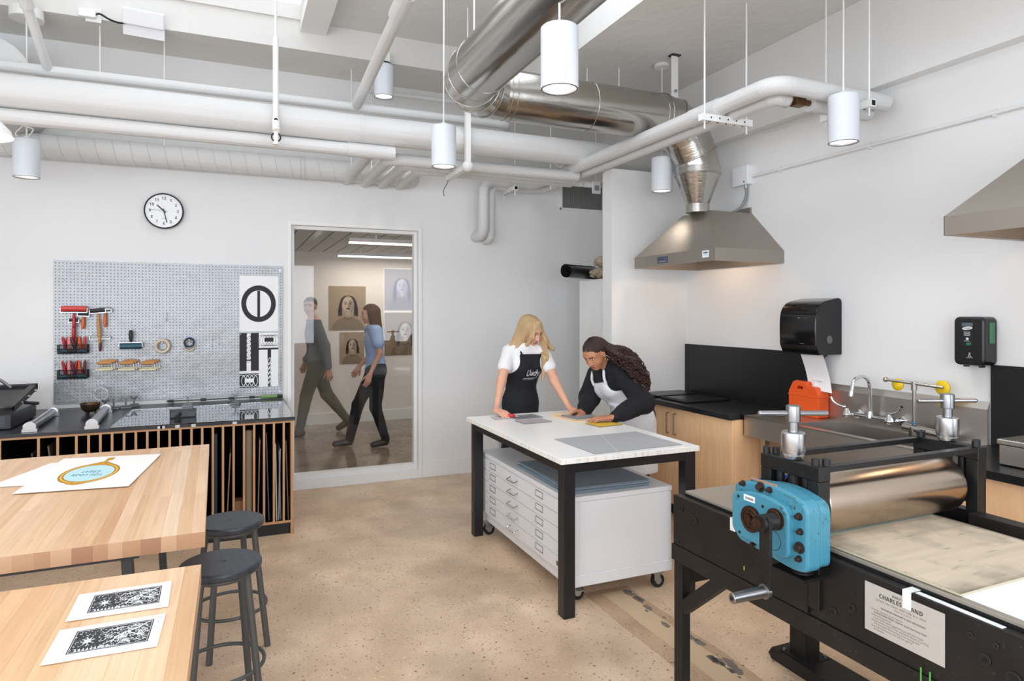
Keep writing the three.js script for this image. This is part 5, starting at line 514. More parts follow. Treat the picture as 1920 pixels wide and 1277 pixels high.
  { const [x, y] = at(246, 649); brayer('wide teal brayer with black upright handle hanging on the pegboard', x, y, 0.155, 0.024, mTeal, mDk, 0.1, 0, 0.014); }
  { const [x, y] = at(140, 579); brayer('wide red brayer hung roller up at the top of the tool cluster', x, y, 0.17, 0.023, mRed2, mRed, 0.12, PI, 0.012); }
  { const [x, y] = at(184, 582); brayer('small black brayer with wooden handle hung roller up', x, y, 0.1, 0.016, mDk, mWoodH, 0.24, PI + 0.06, 0.012); }
  { const [x, y] = at(157, 588); brayer('small orange brayer tucked behind the wide red one', x, y, 0.07, 0.014, mDk, mOr, 0.1, PI - 0.05, 0.012, 0.055); }
  { const [x, y] = at(197, 580); brayer('grey metal brayer with orange handle beside the wooden one', x, y, 0.08, 0.016, mGalv, mOr, 0.12, PI + 0.02, 0.012, 0.06); }
  { const [x, y] = at(188, 632); brayer('bare wire frame brayer hung below the wooden handle', x, y, 0.13, 0.007, mGalv, mMar, 0.1, PI, 0.01, 0.06); }
  { const [x, y] = at(139, 600); brayer('narrow brayer with two dark red handles above the wire basket', x, y, 0.06, 0.012, mDk, mRed, 0.14, PI - 0.02, 0.013, 0.06); }
  // baskets with tools
  const mB = M({ color: 0x16161a, roughness: 0.4, metalness: 0.4 });
  function basket(label, x, y, nm) { const q = thing('wire_basket', label, 'basket', [x, y, Z], 0, 'black wire baskets on the pegboard'); const w = 0.2, h = 0.068, d = 0.09, g = []; for (const yy of [0, h * 0.5, h]) { g.push(rod([-w / 2, yy, 0], [-w / 2, yy, d], 0.003, 0.003, 8), rod([w / 2, yy, 0], [w / 2, yy, d], 0.003, 0.003, 8), rod([-w / 2, yy, d], [w / 2, yy, d], 0.003, 0.003, 8)); } obj('frame', g, mB, q); const m = []; for (let i = 0; i <= 20; i++) m.push(rod([-w / 2 + i * w / 20, 0, d], [-w / 2 + i * w / 20, h, d], 0.0014, 0.0014, 6)); for (let i = 0; i <= 6; i++) m.push(rod([-w / 2, 0, d * i / 6], [-w / 2, h, d * i / 6], 0.0014, 0.0014, 6), rod([w / 2, 0, d * i / 6], [w / 2, h, d * i / 6], 0.0014, 0.0014, 6)); obj('mesh', m, mB, q).userData.kind = 'stuff'; obj('basket_floor', bx(-w / 2, w / 2, 0, 0.003, 0, d), mB, q); return [x, y, w, h, d]; }
  const tools = (name, lab, B, cols, up) => { cols.forEach((c, i) => { const [x, y, w, h, d] = B; const q = thing('carving_tool', lab[i], 'tool', [x - w / 2 + 0.018 + (w - 0.036) * (i + 0.5) / cols.length, y + 0.006, Z + 0.02 + 0.05 * ((i * 7) % 5) / 5], 0); q.rotation.z = (((i * 5) % 7) - 3) * 0.09; q.rotation.x = 0.12; obj('handle', lathe([[0, 0.03], [0.009, 0.03], [0.012, 0.06], [0.0105, 0.1 + up], [0.007, 0.115 + up], [0, 0.118 + up]], 16), c, q); obj('blade', cyl(0.003, 0.003, 0.032, 0, 0.016, 0, 'y', 8), mGalv, q); }); };
  const B1 = basket('upper black wire basket full of red handled tools', at(138, 661)[0], at(138, 662)[1]), B2 = basket('lower black wire basket with leaning dark handles', at(138, 708)[0], at(138, 709)[1]);
  const nm = (b) => [`bright red handled carving tool standing at the wall end of the ${b} basket`, `crimson handled carving tool second along the ${b} basket`, `pink handled carving tool in the ${b} basket`, `dark red handled carving tool mid ${b} basket`, `maroon handled carving tool in the ${b} basket beside the dark red one`, `orange handled carving tool in the ${b} basket`, `deep red handled carving tool at the free end of the ${b} basket`];
  tools('carving_tool', nm('upper'), B1, [mRed, mRed, mPink, mMar, mMar, mOr, mRed2], 0.012); tools('carving_tool', nm('lower'), B2, [mRed, mRed, mPink, mRed, mMar, mOr, mMar], 0.02);
  for (const [B, b] of [[B1, 'upper'], [B2, 'lower']]) for (let i = 0; i < 3; i++) { const m = obj('roller_sleeve', cyl(0.014, 0.014, 0.05, 0, 0, 0, 'x', 18), [mTeal, mDk, mTeal][i]); m.position.set(B[0] - 0.06 + i * 0.06, B[1] + 0.018, Z + 0.07); tag(m, `${['teal', 'black', 'teal end'][i]} roller lying in the bottom of the ${b} wire basket`, 'roller', `rollers in the ${b} basket`); }
  // tape rolls
  function tape(label, px, py, R, r, w, mt, mc) { const [x, y] = at(px, py); const q = thing('tape_roll', label, 'tape', [x, y, Z + 0.012]); obj('tape_body', lathe([[r, 0], [R, 0], [R, w], [r, w], [r, 0]], 40).rotateX(PI / 2), mt, q); obj('core', lathe([[r - 0.004, 0], [r, 0], [r, w + 0.001], [r - 0.004, w + 0.001], [r - 0.004, 0]], 36).rotateX(PI / 2), mc, q); obj('peg_hook', rod([0, r - 0.007, -0.012], [0, r - 0.007, w + 0.012], 0.003), mWire, q); }
  const mMask = M({ color: 0xd9cbb2, roughness: 0.8 }), mBlueT = M({ color: 0x2c4a74, roughness: 0.5 }), mCore = M({ color: 0xc9c5bd, roughness: 0.8 });
  tape('fat roll of cream masking tape hanging alone on a peg', 304.5, 649, 0.062, 0.037, 0.048, mMask, mCore); tape('cream masking tape roll behind the blue tape roll', 355, 648, 0.05, 0.034, 0.024, mMask, mCore); { const [x, y] = at(355, 641); tape('blue tape roll in front of the cream tape on the same peg', 355, 642, 0.042, 0.033, 0.06, mBlueT, M({ color: 0x8d97a0, roughness: 0.5 })); }
  // barens: wood grip over a metal sole
  const mSole = M({ color: 0xb2ab8d, roughness: 0.35, metalness: 0.5 }); [[199, 0], [240, 1], [279, 2]].forEach(([px, n]) => { for (let k = 0; k < 3; k++) { const [x, y] = at(px, 693); const q = thing('printing_baren', [`wood gripped metal press block at the front of the group under the baskets`, `wood gripped metal press block at the front of the middle group`, `wood gripped metal press block at the front of the group under the tape`][n].replace('at the front', ['at the front', 'in the middle', 'at the back'][k]), 'press block', [x + 0.014 * (1 - k) * -1 + 0.012, y + 0.012 * k * 0.5, Z + 0.085 - 0.03 * k], 0, 'wood gripped press blocks on the pegboard'); obj('sole', (() => { const g = extr(roundRect(-0.06, 0, 0.06, 0.012, 0.005), 0.022, 0.002); return g; })(), mSole, q); obj('grip', (() => { const g = new THREE.CapsuleGeometry(0.0125, 0.085, 6, 16); g.rotateZ(PI / 2); g.translate(0, 0.058, 0.011); return g; })(), mWoodH, q); for (const s of [-1, 1]) obj('bracket', bar([s * 0.055, 0.01, 0.011], [s * 0.048, 0.058, 0.011], 0.014, 0.003), mGalv, q); } });
  // empty hooks
  for (const [px, py, l] of [[398, 640, 'pair of long empty hooks'], [411, 636, 'pair of long empty hooks'], [312, 590, 'bent empty hook high on the board']]) { const [x, y] = at(px, py); const q = thing('peg_hook', l === 'bent empty hook high on the board' ? 'bent empty wire hook high on the pegboard above the masking tape' : 'long empty wire hook on the pegboard between the tape and posters', 'hook', [x, y, Z], 0, 'empty pegboard hooks'); obj('wire', tube([[0, 0.02, 0], [0, 0.012, 0.012], [0, -0.02, 0.02], [0, -0.05, 0.03], [0, -0.045, 0.05]], 0.0022, 30, 8), mWire, q); }
}
// ------------------------------------------------------------------ storage counter
{
  const mPly = M({ color: 0xb98d64, roughness: 0.6 }), mBlk = M({ color: 0x101014, roughness: 0.5 });
  const t = thing('storage_rack', 'black counter unit with vertical board slots edged in plywood', 'rack', [0, 0, 0]); const x0 = -2.2, x1 = 0.409, zf = 1.21, y0 = 0.085, y1 = 0.818;
  obj('rack_back', bx(x0, x1, y0, y1, 0.02, 0.035), mBlk, t); obj('rack_base', bx(x0, x1 - 0.02, 0, y0, 0.03, zf - 0.02), mBlk, t); const fl = obj('rack_floor', bx(x0, x1, y0, y0 + 0.018, 0.03, zf - 0.001), mBlk, t); obj('edge_strip', bx(x0, x1 - 0.019, y0, y0 + 0.018, zf - 0.001, zf + 0.001), mPly, fl); const tp = obj('rack_top', bx(x0, x1, y1, y1 + 0.016, 0.03, zf - 0.001), mBlk, t); obj('edge_strip', bx(x0, x1, y1, y1 + 0.016, zf - 0.001, zf + 0.001), mPly, tp);
  obj('end_panel', bx(x1 - 0.018, x1, 0, y1, 0.03, zf + 0.001), mPly, t);
  const f = 1224.7, yw = THREE.MathUtils.degToRad(23.15), sn = Math.sin(yw), cs = Math.cos(yw); const xAt = (px) => { const a = (px - 960) / f, d = (6.26 - zf) / (cs - a * sn); return d * (sn + a * cs); };  // survey of the slot spacing
  const slots = [72, 108, 143, 166, 188, 210, 232.5, 254.5, 276, 297, 318, 338, 359, 379, 399, 418, 438, 457.5, 476.5, 495, 513.5, 532];
  for (const px of slots) { const x = xAt(px); const d = obj('divider', bx(x - 0.0075, x + 0.0075, y0 + 0.018, y1, 0.035, zf - 0.001), mBlk, t); obj('divider_edge', bx(x - 0.0075, x + 0.0075, y0 + 0.018, y1, zf - 0.001, zf + 0.001), mPly, d); }
  for (let i = 0; i < 3; i++) { const x = -1.35 - i * 0.3; const d = obj('divider', bx(x - 0.0075, x + 0.0075, y0 + 0.018, y1, 0.035, zf - 0.001), mBlk, t); obj('divider_edge', bx(x - 0.0075, x + 0.0075, y0 + 0.018, y1, zf - 0.001, zf + 0.001), mPly, d); }
  const ct = thing('countertop', 'black counter slab over the board slots below the pegboard', 'countertop', [0, 0, 0]); obj('slab', bx(x0, x1 + 0.012, 0.834, 0.855, 0.01, zf + 0.015, 0.002), M({ color: 0x2a2c31, roughness: 0.28 }), ct);
  for (const px of [300, 305, 333, 363, 440]) { const x = xAt(px); obj('tape_scrap', bx(x - 0.014, x + 0.014, 0.833, 0.852, zf + 0.0152, zf + 0.0162), M({ color: 0xbfc0c0, roughness: 0.6 }), ct); }
  const ct2 = thing('end_skirting', 'thin unpainted wooden end strip at the foot of the slotted rack', 'strip', [0, 0, 0]); obj('strip', bx(x1 + 0.001, x1 + 0.006, 0, 0.1, 0.9, zf), mPly, ct2);
  // boards standing in the slots
  const boards = [[80, 'grey', 0.62, 0x3d3a36], [115, 'brown', 0.66, 0x6a5a48], [404, 'dark blue streaked', 0.66, 0x35424c], [425, 'thin tan', 0.52, 0x8a6a4c], [484, 'tan edged', 0.6, 0x937156], [505, 'violet grey', 0.64, 0x5d5560], [519, 'white', 0.56, 0xb9b7b2], [523, 'cream', 0.52, 0xa89f94], [527, 'pale grey', 0.5, 0x8f8f8d], [541, 'brown', 0.58, 0x5b4c40], [546, 'green grey', 0.5, 0x66766f]];
  boards.forEach(([px, c, h, col], i) => { const m = obj('stored_board', bx(-0.004 - (i === 2 ? 0.013 : 0), 0.004 + (i === 2 ? 0.006 : 0), 0, h, -0.8, 0), M({ color: col, roughness: 0.6 })); m.position.set(xAt(px), y0 + 0.0185, zf - 0.015 - 0.015 * (i % 3)); m.rotation.z = [0.1, 0.12, 0, -0.045, -0.02, 0.03, 0.015, -0.02, 0.02, 0.03, -0.025][i]; tag(m, [`grey board leaning in the first wide slot`, `brown board leaning in the second wide slot`, `thick dark blue streaked board upright in a slot beside the stools`, `thin tan board leaning in the slot next to the dark blue board`, `tan edged board in the slot past the brown paper roll`, `violet grey board standing in a slot near the rack end`, `white board in the bundle of pale boards`, `cream board in the bundle of pale boards`, `pale grey board in the bundle of pale boards`, `brown board in the last slot by the window`, `green grey board in the last slot by the window`][i], 'board', 'boards standing in the slots'); });
  { const m = thing('paper_roll', 'brown paper tube standing upright in a slot with its end curled open', 'roll', [xAt(467), y0 + 0.0185, zf - 0.08]); m.rotation.x = -0.03; obj('paper_tube', lathe([[0.022, 0.0], [0.026, 0.0], [0.027, 0.66], [0.023, 0.66], [0.022, 0.0]], 28), M({ color: 0xb39a7d, roughness: 0.8, side: THREE.DoubleSide }), m); obj('inner_curl', lathe([[0.012, 0.3], [0.014, 0.3], [0.014, 0.655], [0.012, 0.655]], 24), M({ color: 0xd0bfa6, roughness: 0.8, side: THREE.DoubleSide }), m); }
  { const m = thing('wood_block', 'small reddish wood block standing in a slot', 'block', [xAt(448), y0 + 0.0185, zf - 0.1]); obj('block_body', uvm(bx(-0.025, 0.025, 0, 0.15, -0.1, 0)), M({ color: 0xc08a68, roughness: 0.6 }), m); obj('ink_stain', bx(0.001, 0.02, 0.02, 0.07, 0, 0.001), M({ color: 0xa83a2a, roughness: 0.7 }), m); }
  // things on the counter
  const Y = 0.8555; const yAt = (px, py, y) => { const a = (px - 960) / f, b = (584.9 - py) / f, d = (y - 1.63) / b; return [d * (sn + a * cs), 6.26 + d * (-cs + a * sn)]; };
  { const g = thing('glass_sheet', 'large clear glass sheet lying on the counter slab', 'glass', [0, 0, 0]); const m = MP({ color: 0xffffff, roughness: 0.02, transmission: 1, thickness: 0.006, ior: 1.5, attenuationColor: new THREE.Color(0.75, 0.92, 0.88), attenuationDistance: 0.08 }); const s = shapeOf([yAt(205, 804, Y), yAt(553, 783, Y), yAt(531, 753, Y), yAt(247, 770, Y)].map(([a, b]) => [a, -b])); const q = extr(s, 0.006); q.rotateX(-PI / 2); q.translate(0, Y, 0); obj('pane', q, m, g); }
  const on = (px, py) => yAt(px, py, Y);
  { const [x, z] = on(169, 776); const q = thing('brass_bowl', 'small dark brass bowl on feet on the counter', 'bowl', [x, Y, z]); obj('bowl', lathe([[0, 0.015], [0.035, 0.018], [0.058, 0.04], [0.066, 0.075], [0.068, 0.082], [0.064, 0.082], [0.054, 0.045], [0.03, 0.024], [0, 0.022]], 40), M({ color: 0x5a4630, roughness: 0.4, metalness: 0.8 }), q); for (let i = 0; i < 3; i++) obj('foot', new THREE.SphereGeometry(0.009, 12, 10).translate(Math.cos(i * 2.1) * 0.035, 0.009, Math.sin(i * 2.1) * 0.035), M({ color: 0x5a4630, roughness: 0.4, metalness: 0.8 }), q); }
  for (const [a, b, l] of [[[55, 811], [100, 780], 'rounded aluminium bar weight beside the black exposure unit'], [[172, 805], [199, 774], 'rounded aluminium bar weight beside the brass bowl']]) { const A = on(...a), B = on(...b), L = Math.hypot(B[0] - A[0], B[1] - A[1]); const q = thing('bar_weight', l, 'weight', [(A[0] + B[0]) / 2, Y, (A[1] + B[1]) / 2], Math.atan2(B[0] - A[0], B[1] - A[1]), 'aluminium bar weights'); const s = new THREE.Shape(); s.moveTo(-0.04, 0); s.lineTo(0.04, 0); s.lineTo(0.04, 0.018); s.absarc(0, 0.03, 0.034, -0.35, PI + 0.35, false); s.lineTo(-0.04, 0.018); s.closePath(); obj('end_cap', extr(s, 0.04, 0.002).translate(0, 0.002, -L / 2), mAlu, q); obj('end_cap', extr(s, 0.03, 0.002).translate(0, 0.002, L / 2 - 0.03), mAlu, q); obj('cylinder_bar', cyl(0.029, 0.029, L, 0, 0.033, 0, 'z', 36), mAlu, q); }
  { const [x, z] = on(343, 783); const q = thing('ink_tray', 'hammered grey metal tray with black handle on the glass sheet', 'tray', [x, Y + 0.0065, z], 0.1); const m = M({ color: 0x6a6c70, roughness: 0.5, metalness: 0.6, bumpMap: rep(fineNoise, 2), bumpScale: 0.002 }); obj('pan', [bx(-0.085, 0.085, 0, 0.008, -0.05, 0.05), bx(-0.085, 0.085, 0, 0.05, -0.05, -0.044), bx(-0.085, 0.085, 0, 0.05, 0.044, 0.05), bx(-0.085, -0.079, 0, 0.05, -0.05, 0.05), bx(0.079, 0.085, 0, 0.05, -0.05, 0.05)], m, q); obj('rim', [bx(-0.09, 0.09, 0.046, 0.052, -0.054, -0.046), bx(-0.09, 0.09, 0.046, 0.052, 0.046, 0.054)], m, q); obj('handle', rod([-0.02, 0.03, 0.05], [-0.05, 0.012, 0.13], 0.011, 0.013), mRubber, q); }
  const mClamp = M({ color: 0x77797d, roughness: 0.35, metalness: 0.9 });
  const clampSpots = [[197, 770, 'spring bar clamp with wing screw nearest the brass bowl'], [213, 768, 'small wing screw clamp second from the brass bowl'], [236, 766, 'wing screw clamp third from the brass bowl'], [251, 763, 'wing screw clamp beside the tip of the glass sheet'], [352, 764, 'wing screw clamp standing behind the grey ink tray'], [441, 760, 'wing screw clamp alone on the glass sheet near the posters']];
  for (const [px, py, l] of clampSpots) { const [x, z] = on(px, py); const q = thing('hinge_clamp', l, 'clamp', [x, Y + (px > 300 ? 0.0065 : 0), z], 0.4 * ((px % 7) - 3) / 3, 'hinge clamps on the counter'); obj('clamp_base', bx(-0.04, 0.04, 0, 0.012, -0.018, 0.018, 0.003), mClamp, q); obj('clamp_jaw', bx(-0.03, 0.035, 0.018, 0.026, -0.014, 0.014, 0.003), mClamp, q); obj('screw', cyl(0.006, 0.006, 0.07, 0, 0.045, 0, 'y', 12), mClamp, q); obj('wing_nut', [bar([0, 0.06, 0], [0.025, 0.085, 0], 0.008, 0.012), bar([0, 0.06, 0], [-0.025, 0.085, 0], 0.008, 0.012)], mClamp, q); }
  { const [x, z] = on(189, 765); const q = thing('ring_lens', 'clear ring shaped magnifier standing behind the brass bowl', 'lens', [x, Y, z]); obj('ring', ring(0.05, 0.008, 0, 0.115, 0, 'z', 40), MP({ color: 0xf2f6f8, roughness: 0.05, transmission: 0.8, thickness: 0.01, ior: 1.45 }), q); obj('stem', rod([0, 0, 0], [0, 0.065, 0], 0.006), mWire, q); obj('stand', cyl(0.025, 0.025, 0.008, 0, 0.004, 0), mWire, q); }
  { const A = on(312, 757), B = on(529, 745); const q = thing('print_squeegee', 'long thin rod with black collars and a green end along the wall', 'rod', [0, 0, 0]); const y = Y + 0.02; const L = (k) => [A[0] + (B[0] - A[0]) * k, y, 0.05]; obj('rod', rod(L(0), L(0.85), 0.0045), mDk2, q); for (const k of [0.01, 0.28, 0.52, 0.7]) obj('collar', rod(L(k), L(k + 0.05), 0.011), mDk2, q); obj('green_grip', rod(L(0.8), L(0.95), 0.014), M({ color: 0x6f9a52, roughness: 0.4 }), q); obj('end_cap', rod(L(0.95), L(1), 0.015), mDk2, q); for (const k of [0.05, 0.9]) { const p = L(k); obj('rest', bx(p[0] - 0.004, p[0] + 0.004, Y, y, 0.046, 0.054), mDk2, q); } }
  // exposure unit / clam press at the left
  { const [x, z] = [-1.44, 0.72]; const q = thing('screen_exposure_unit', 'black exposure unit with tilted lid and steel sides on the counter', 'machine', [x, Y, z]); const mS = M({ color: 0x3a3b3f, roughness: 0.35, metalness: 0.6 }); obj('housing', bx(-0.42, 0.1, 0.005, 0.1, -0.3, 0.3, 0.004), mS, q); obj('front_badge', new THREE.PlaneGeometry(0.2, 0.07).translate(-0.03, 0.055, 0.301), M({ roughness: 0.4, map: canvasTex(256, 90, (c, w, h) => { c.fillStyle = '#3a3b3f'; c.fillRect(0, 0, w, h); c.fillStyle = '#e8e8e8'; c.font = 'bold 30px sans-serif'; c.fillText('RYONET', 60, 40); c.fillRect(60, 52, 150, 8); }) }), q); const lid = obj('lid', [bx(-0.43, 0.11, 0, 0.022, -0.31, 0.31)].map((g) => { g.translate(0, 0, -0.31); g.rotateX(0.16); g.translate(0, 0.105, 0.31); return g; }), mBlackMetal, q); obj('lid_rim', [bx(-0.43, 0.11, 0.022, 0.042, 0.27, 0.31), bx(-0.43, 0.11, 0.022, 0.042, -0.31, -0.27), bx(0.07, 0.11, 0.022, 0.042, -0.31, 0.31)].map((g) => { g.translate(0, 0, -0.31); g.rotateX(0.16); g.translate(0, 0.105, 0.31); return g; }), mBlackMetal, lid); obj('vacuum_hose', tube([[-0.3, 0.2, -0.1], [-0.2, 0.3, -0.12], [-0.1, 0.3, -0.16], [-0.03, 0.23, -0.2]], 0.011, 40, 10), mGalv, lid); for (const [bx0, bz] of [[0.08, 0.1], [0.085, -0.05], [0.09, -0.2]]) obj('lid_bolt', cyl(0.008, 0.008, 0.012, bx0 + 0.03, 0.17 - bz * 0.16, bz, 'x', 10), mWire, q); obj('gas_strut', rod([0.105, 0.14, 0.0], [0.115, 0.1, -0.27], 0.012), mBlackMetal, q); for (const [fx, fz] of [[-0.38, 0.27], [0.07, 0.27], [0.07, -0.27]]) obj('foot', cyl(0.015, 0.015, 0.006, fx, 0.003, fz), mRubber, q); }
}
// ------------------------------------------------------------------ butcher block tables, stools, prints
{
  const stave = (seed) => dataTex(256, 256, (u, v) => { const g = fbm(u * 3 + seed, v * 1.5 + seed * 3, 4), f2 = fbm(u * 40 + seed * 9, v * 2 + seed, 3), k = fbm(u * 14 + seed * 5, v * 3, 3); let t = 0.55 * (g - 0.45) + 0.30 * (f2 - 0.5); if (k > 0.68) t += (k - 0.68) * 1.1; return [232 - 56 * t, 200 - 70 * t, 166 - 76 * t]; });
  const tones = [0xffffff, 0xfbf3ea, 0xf6ead8, 0xefe0cc, 0xfff8f0, 0xeed9c0]; const maps = [1.3, 4.7, 8.2, 12.9].map(stave); const mats = []; for (const m of maps) for (const c of tones) mats.push(M({ map: m, color: c, roughness: 0.36 }));
  const mFrame = M({ color: 0x45484b, roughness: 0.5, metalness: 0.3 }), mEndG = ['#a9805f', '#b08a68', '#9a7054', '#b89372'].map((c) => M({ color: c, roughness: 0.5 }));
  function table(label, x1, z0, z1, turn, seed) {
    SEED = seed; const w = 2.0, y = 0.914, th = 0.05, t = thing('butcher_block_table', label, 'table', [x1, 0, (z0 + z1) / 2], turn, 'butcher block tables'); const d = (z1 - z0) / 2; let x = 0; while (x > -w) { const s = Math.min(rr(0.036, 0.056), w + x); const m = mats[Math.floor(rnd() * mats.length)]; const g = bx(x - s, x - 0.0003, y - th, y - 0.00015 * (rnd() < 0.5 ? 1 : 2), -d, d, 0); const uv = g.attributes.uv, p = g.attributes.position, o = rnd(); for (let i = 0; i < uv.count; i++) uv.setXY(i, (p.getX(i) - x) / 0.18 + o * 5, p.getZ(i) / 0.9 + o * 3 + p.getY(i)); const eg = mEndG[Math.floor(rnd() * 4)]; const st = new THREE.Mesh(g, [m, m, m, m, eg, eg]); st.castShadow = st.receiveShadow = true; st.name = 'stave'; t.add(st); x -= s; }
    for (const z of [-d + 0.16, d - 0.16]) { obj('leg_frame', [bar([-0.19, 0, z], [-0.08 - 0.16, y - th, z], 0.06, 0.03), bar([-w + 0.19, 0, z], [-w + 0.24, y - th, z], 0.06, 0.03), bx(-w + 0.2, -0.2, y - th - 0.05, y - th, z - 0.03, z + 0.03)], mFrame, t); } obj('stretcher', bx(-0.26, -0.21, y - th - 0.05, y - th, -d + 0.16, d - 0.16), mFrame, t); obj('stretcher', bx(-w + 0.21, -w + 0.26, y - th - 0.05, y - th, -d + 0.16, d - 0.16), mFrame, t); return t;
  }
  table('butcher block table holding the gold mirror print beside the slotted rack', -0.1, 2.36, 3.91, 0.022, 61); table('butcher block table with the two black block prints', -0.082, 4.21, 5.77, 0.0, 62);
  // stools
  const mSt = M({ color: 0x5c5e5d, roughness: 0.45, metalness: 0.4 }), mSeat = M({ roughness: 0.32, map: dataTex(256, 256, (u, v) => { const g = fbm(u * 30, v * 3, 4, 30, 3), r = Math.abs(Math.sin((u * 9 + 1.3 * fbm(u * 3, v * 2, 3, 3, 2)) * PI)); const k = 0.85 + 0.25 * (g - 0.5) + 0.12 * (r - 0.5); return [62 * k, 68 * k, 76 * k]; }) });
  function stool(label, x, z, turn) { const t = thing('round_stool', label, 'stool', [x, 0, z], turn, 'dark wooden stools'); const R = 0.158, y = 0.61; const s = new THREE.Shape(); s.absarc(0, 0, R - 0.012, 0, 2 * PI); const h = new THREE.Path(); h.absellipse(0, 0, 0.024, 0.014, 0, 2 * PI, true); s.holes.push(h); const g = new THREE.ExtrudeGeometry(s, { depth: 0.012, bevelEnabled: true, bevelSize: 0.012, bevelThickness: 0.011, bevelSegments: 4, curveSegments: 56 }); g.rotateX(-PI / 2); g.translate(0, y - 0.023, 0); obj('seat', uvm(g, 0.35), mSeat, t); obj('seat_ring', ring(0.12, 0.01, 0, y - 0.045, 0, 'y', 40), mSt, t); const rad = (yy) => 0.12 + (0.19 - 0.12) * (1 - yy / 0.565); for (let i = 0; i < 4; i++) { const a = PI / 4 + i * PI / 2; obj('leg', rod([Math.cos(a) * 0.19, 0, Math.sin(a) * 0.19], [Math.cos(a) * 0.12, 0.575, Math.sin(a) * 0.12], 0.0145, 0.0145, 18), mSt, t); } obj('foot_ring', ring(rad(0.19), 0.008, 0, 0.19, 0, 'y', 56), mSt, t); return t; }
  stool('dark stool tucked at the corner of the mirror print table', -0.012, 2.77, 0.3); stool('dark stool nearest the gap between the two butcher block tables', -0.045, 3.337, 0.15);
  // prints
  const Y = 0.9142; const f = 1224.7, yw = THREE.MathUtils.degToRad(23.15), sn = Math.sin(yw), cs = Math.cos(yw); const yAt = (px, py) => { const a = (px - 960) / f, b = (584.9 - py) / f, d = (Y - 1.63) / b; return [d * (sn + a * cs), 6.26 + d * (-cs + a * sn)]; };  // survey of sheet corners
  function sheet(name, label, corners, tex, y, cat = 'print', group) { const [A, B, C, D] = corners.map((c) => yAt(...c)); const cx = (A[0] + B[0] + C[0] + D[0]) / 4, cz = (A[1] + B[1] + C[1] + D[1]) / 4; const t = thing(name, label, cat, [cx, y, cz], 0, group); const n = 12, pos = [], uv = [], idx = []; const top = []; for (let j = 0; j <= n; j++) for (let i = 0; i <= n; i++) { const a = i / n, b = j / n; const x = (A[0] * (1 - a) + B[0] * a) * (1 - b) + (D[0] * (1 - a) + C[0] * a) * b - cx, z = (A[1] * (1 - a) + B[1] * a) * (1 - b) + (D[1] * (1 - a) + C[1] * a) * b - cz; const e = Math.max(Math.abs(a - 0.5), Math.abs(b - 0.5)) * 2; pos.push(x, 0.0009 + 0.0035 * Math.max(0, e - 0.7) * fbm(a * 3, b * 3, 2), z); uv.push(a, 1 - b); } for (let j = 0; j < n; j++) for (let i = 0; i < n; i++) { const k = j * (n + 1) + i; idx.push(k, k + n + 1, k + 1, k + 1, k + n + 1, k + n + 2); } const g = new THREE.BufferGeometry(); g.setAttribute('position', new THREE.Float32BufferAttribute(pos, 3)); g.setAttribute('uv', new THREE.Float32BufferAttribute(uv, 2)); g.setIndex(idx); g.computeVertexNormals(); obj('paper', g, tex ? M({ map: tex, roughness: 0.85, side: THREE.DoubleSide }) : mPaper, t); return t; }
  // corners in reading order of the picture: far left, far right, near right, near left
  sheet('paper_sheet', 'blank white sheet under the gold mirror print', [[95, 869], [195, 862], [150, 905], [-30, 916]], null, Y, 'paper');
  const mirror = canvasTex(768, 560, (c, w, h) => { c.fillStyle = '#f6f5f2'; c.fillRect(0, 0, w, h); c.save(); c.translate(w * 0.47, h * 0.5); c.rotate(0.08); const G = '#d99a1c', D = '#5f430f', L = '#f0c65a'; c.fillStyle = '#bfe3ec'; c.beginPath(); c.ellipse(0, 20, 172, 134, 0, 0, 7); c.fill(); for (const [rx, ry, col, lw] of [[190, 152, G, 36], [204, 166, D, 4], [176, 138, D, 4], [190, 152, L, 8], [196, 158, D, 2]]) { c.strokeStyle = col; c.lineWidth = lw; c.beginPath(); c.ellipse(0, 20, rx, ry, 0, 0, 7); c.stroke(); } c.fillStyle = G; c.strokeStyle = D; c.lineWidth = 3; const blob = (x, y, rx, ry, a) => { c.beginPath(); c.ellipse(x, y, rx, ry, a, 0, 7); c.fill(); c.stroke(); }; for (const s of [-1, 1]) { blob(s * 46, -142, 40, 15, s * 0.3); blob(s * 34, 184, 36, 13, -s * 0.2); blob(s * 22, -160, 18, 14, 0); } blob(0, -158, 20, 20, 0); blob(0, 190, 20, 14, 0); blob(0, -190, 13, 24, 0); blob(10, -222, 28, 16, 0.2); blob(14, -240, 26, 14, 0); c.fillStyle = '#3d8a9c'; c.font = 'bold 46px sans-serif'; c.textAlign = 'center'; c.save(); c.rotate(PI); c.fillText('YOU LOOK', 0, -36); c.fillText('GREAT', 0, 18); c.restore(); c.restore(); });
  sheet('mirror_print', 'white print of an ornate gold hand mirror with lettering', [[119, 862], [302, 853], [241, 914], [22, 929]], mirror, Y + 0.0035);
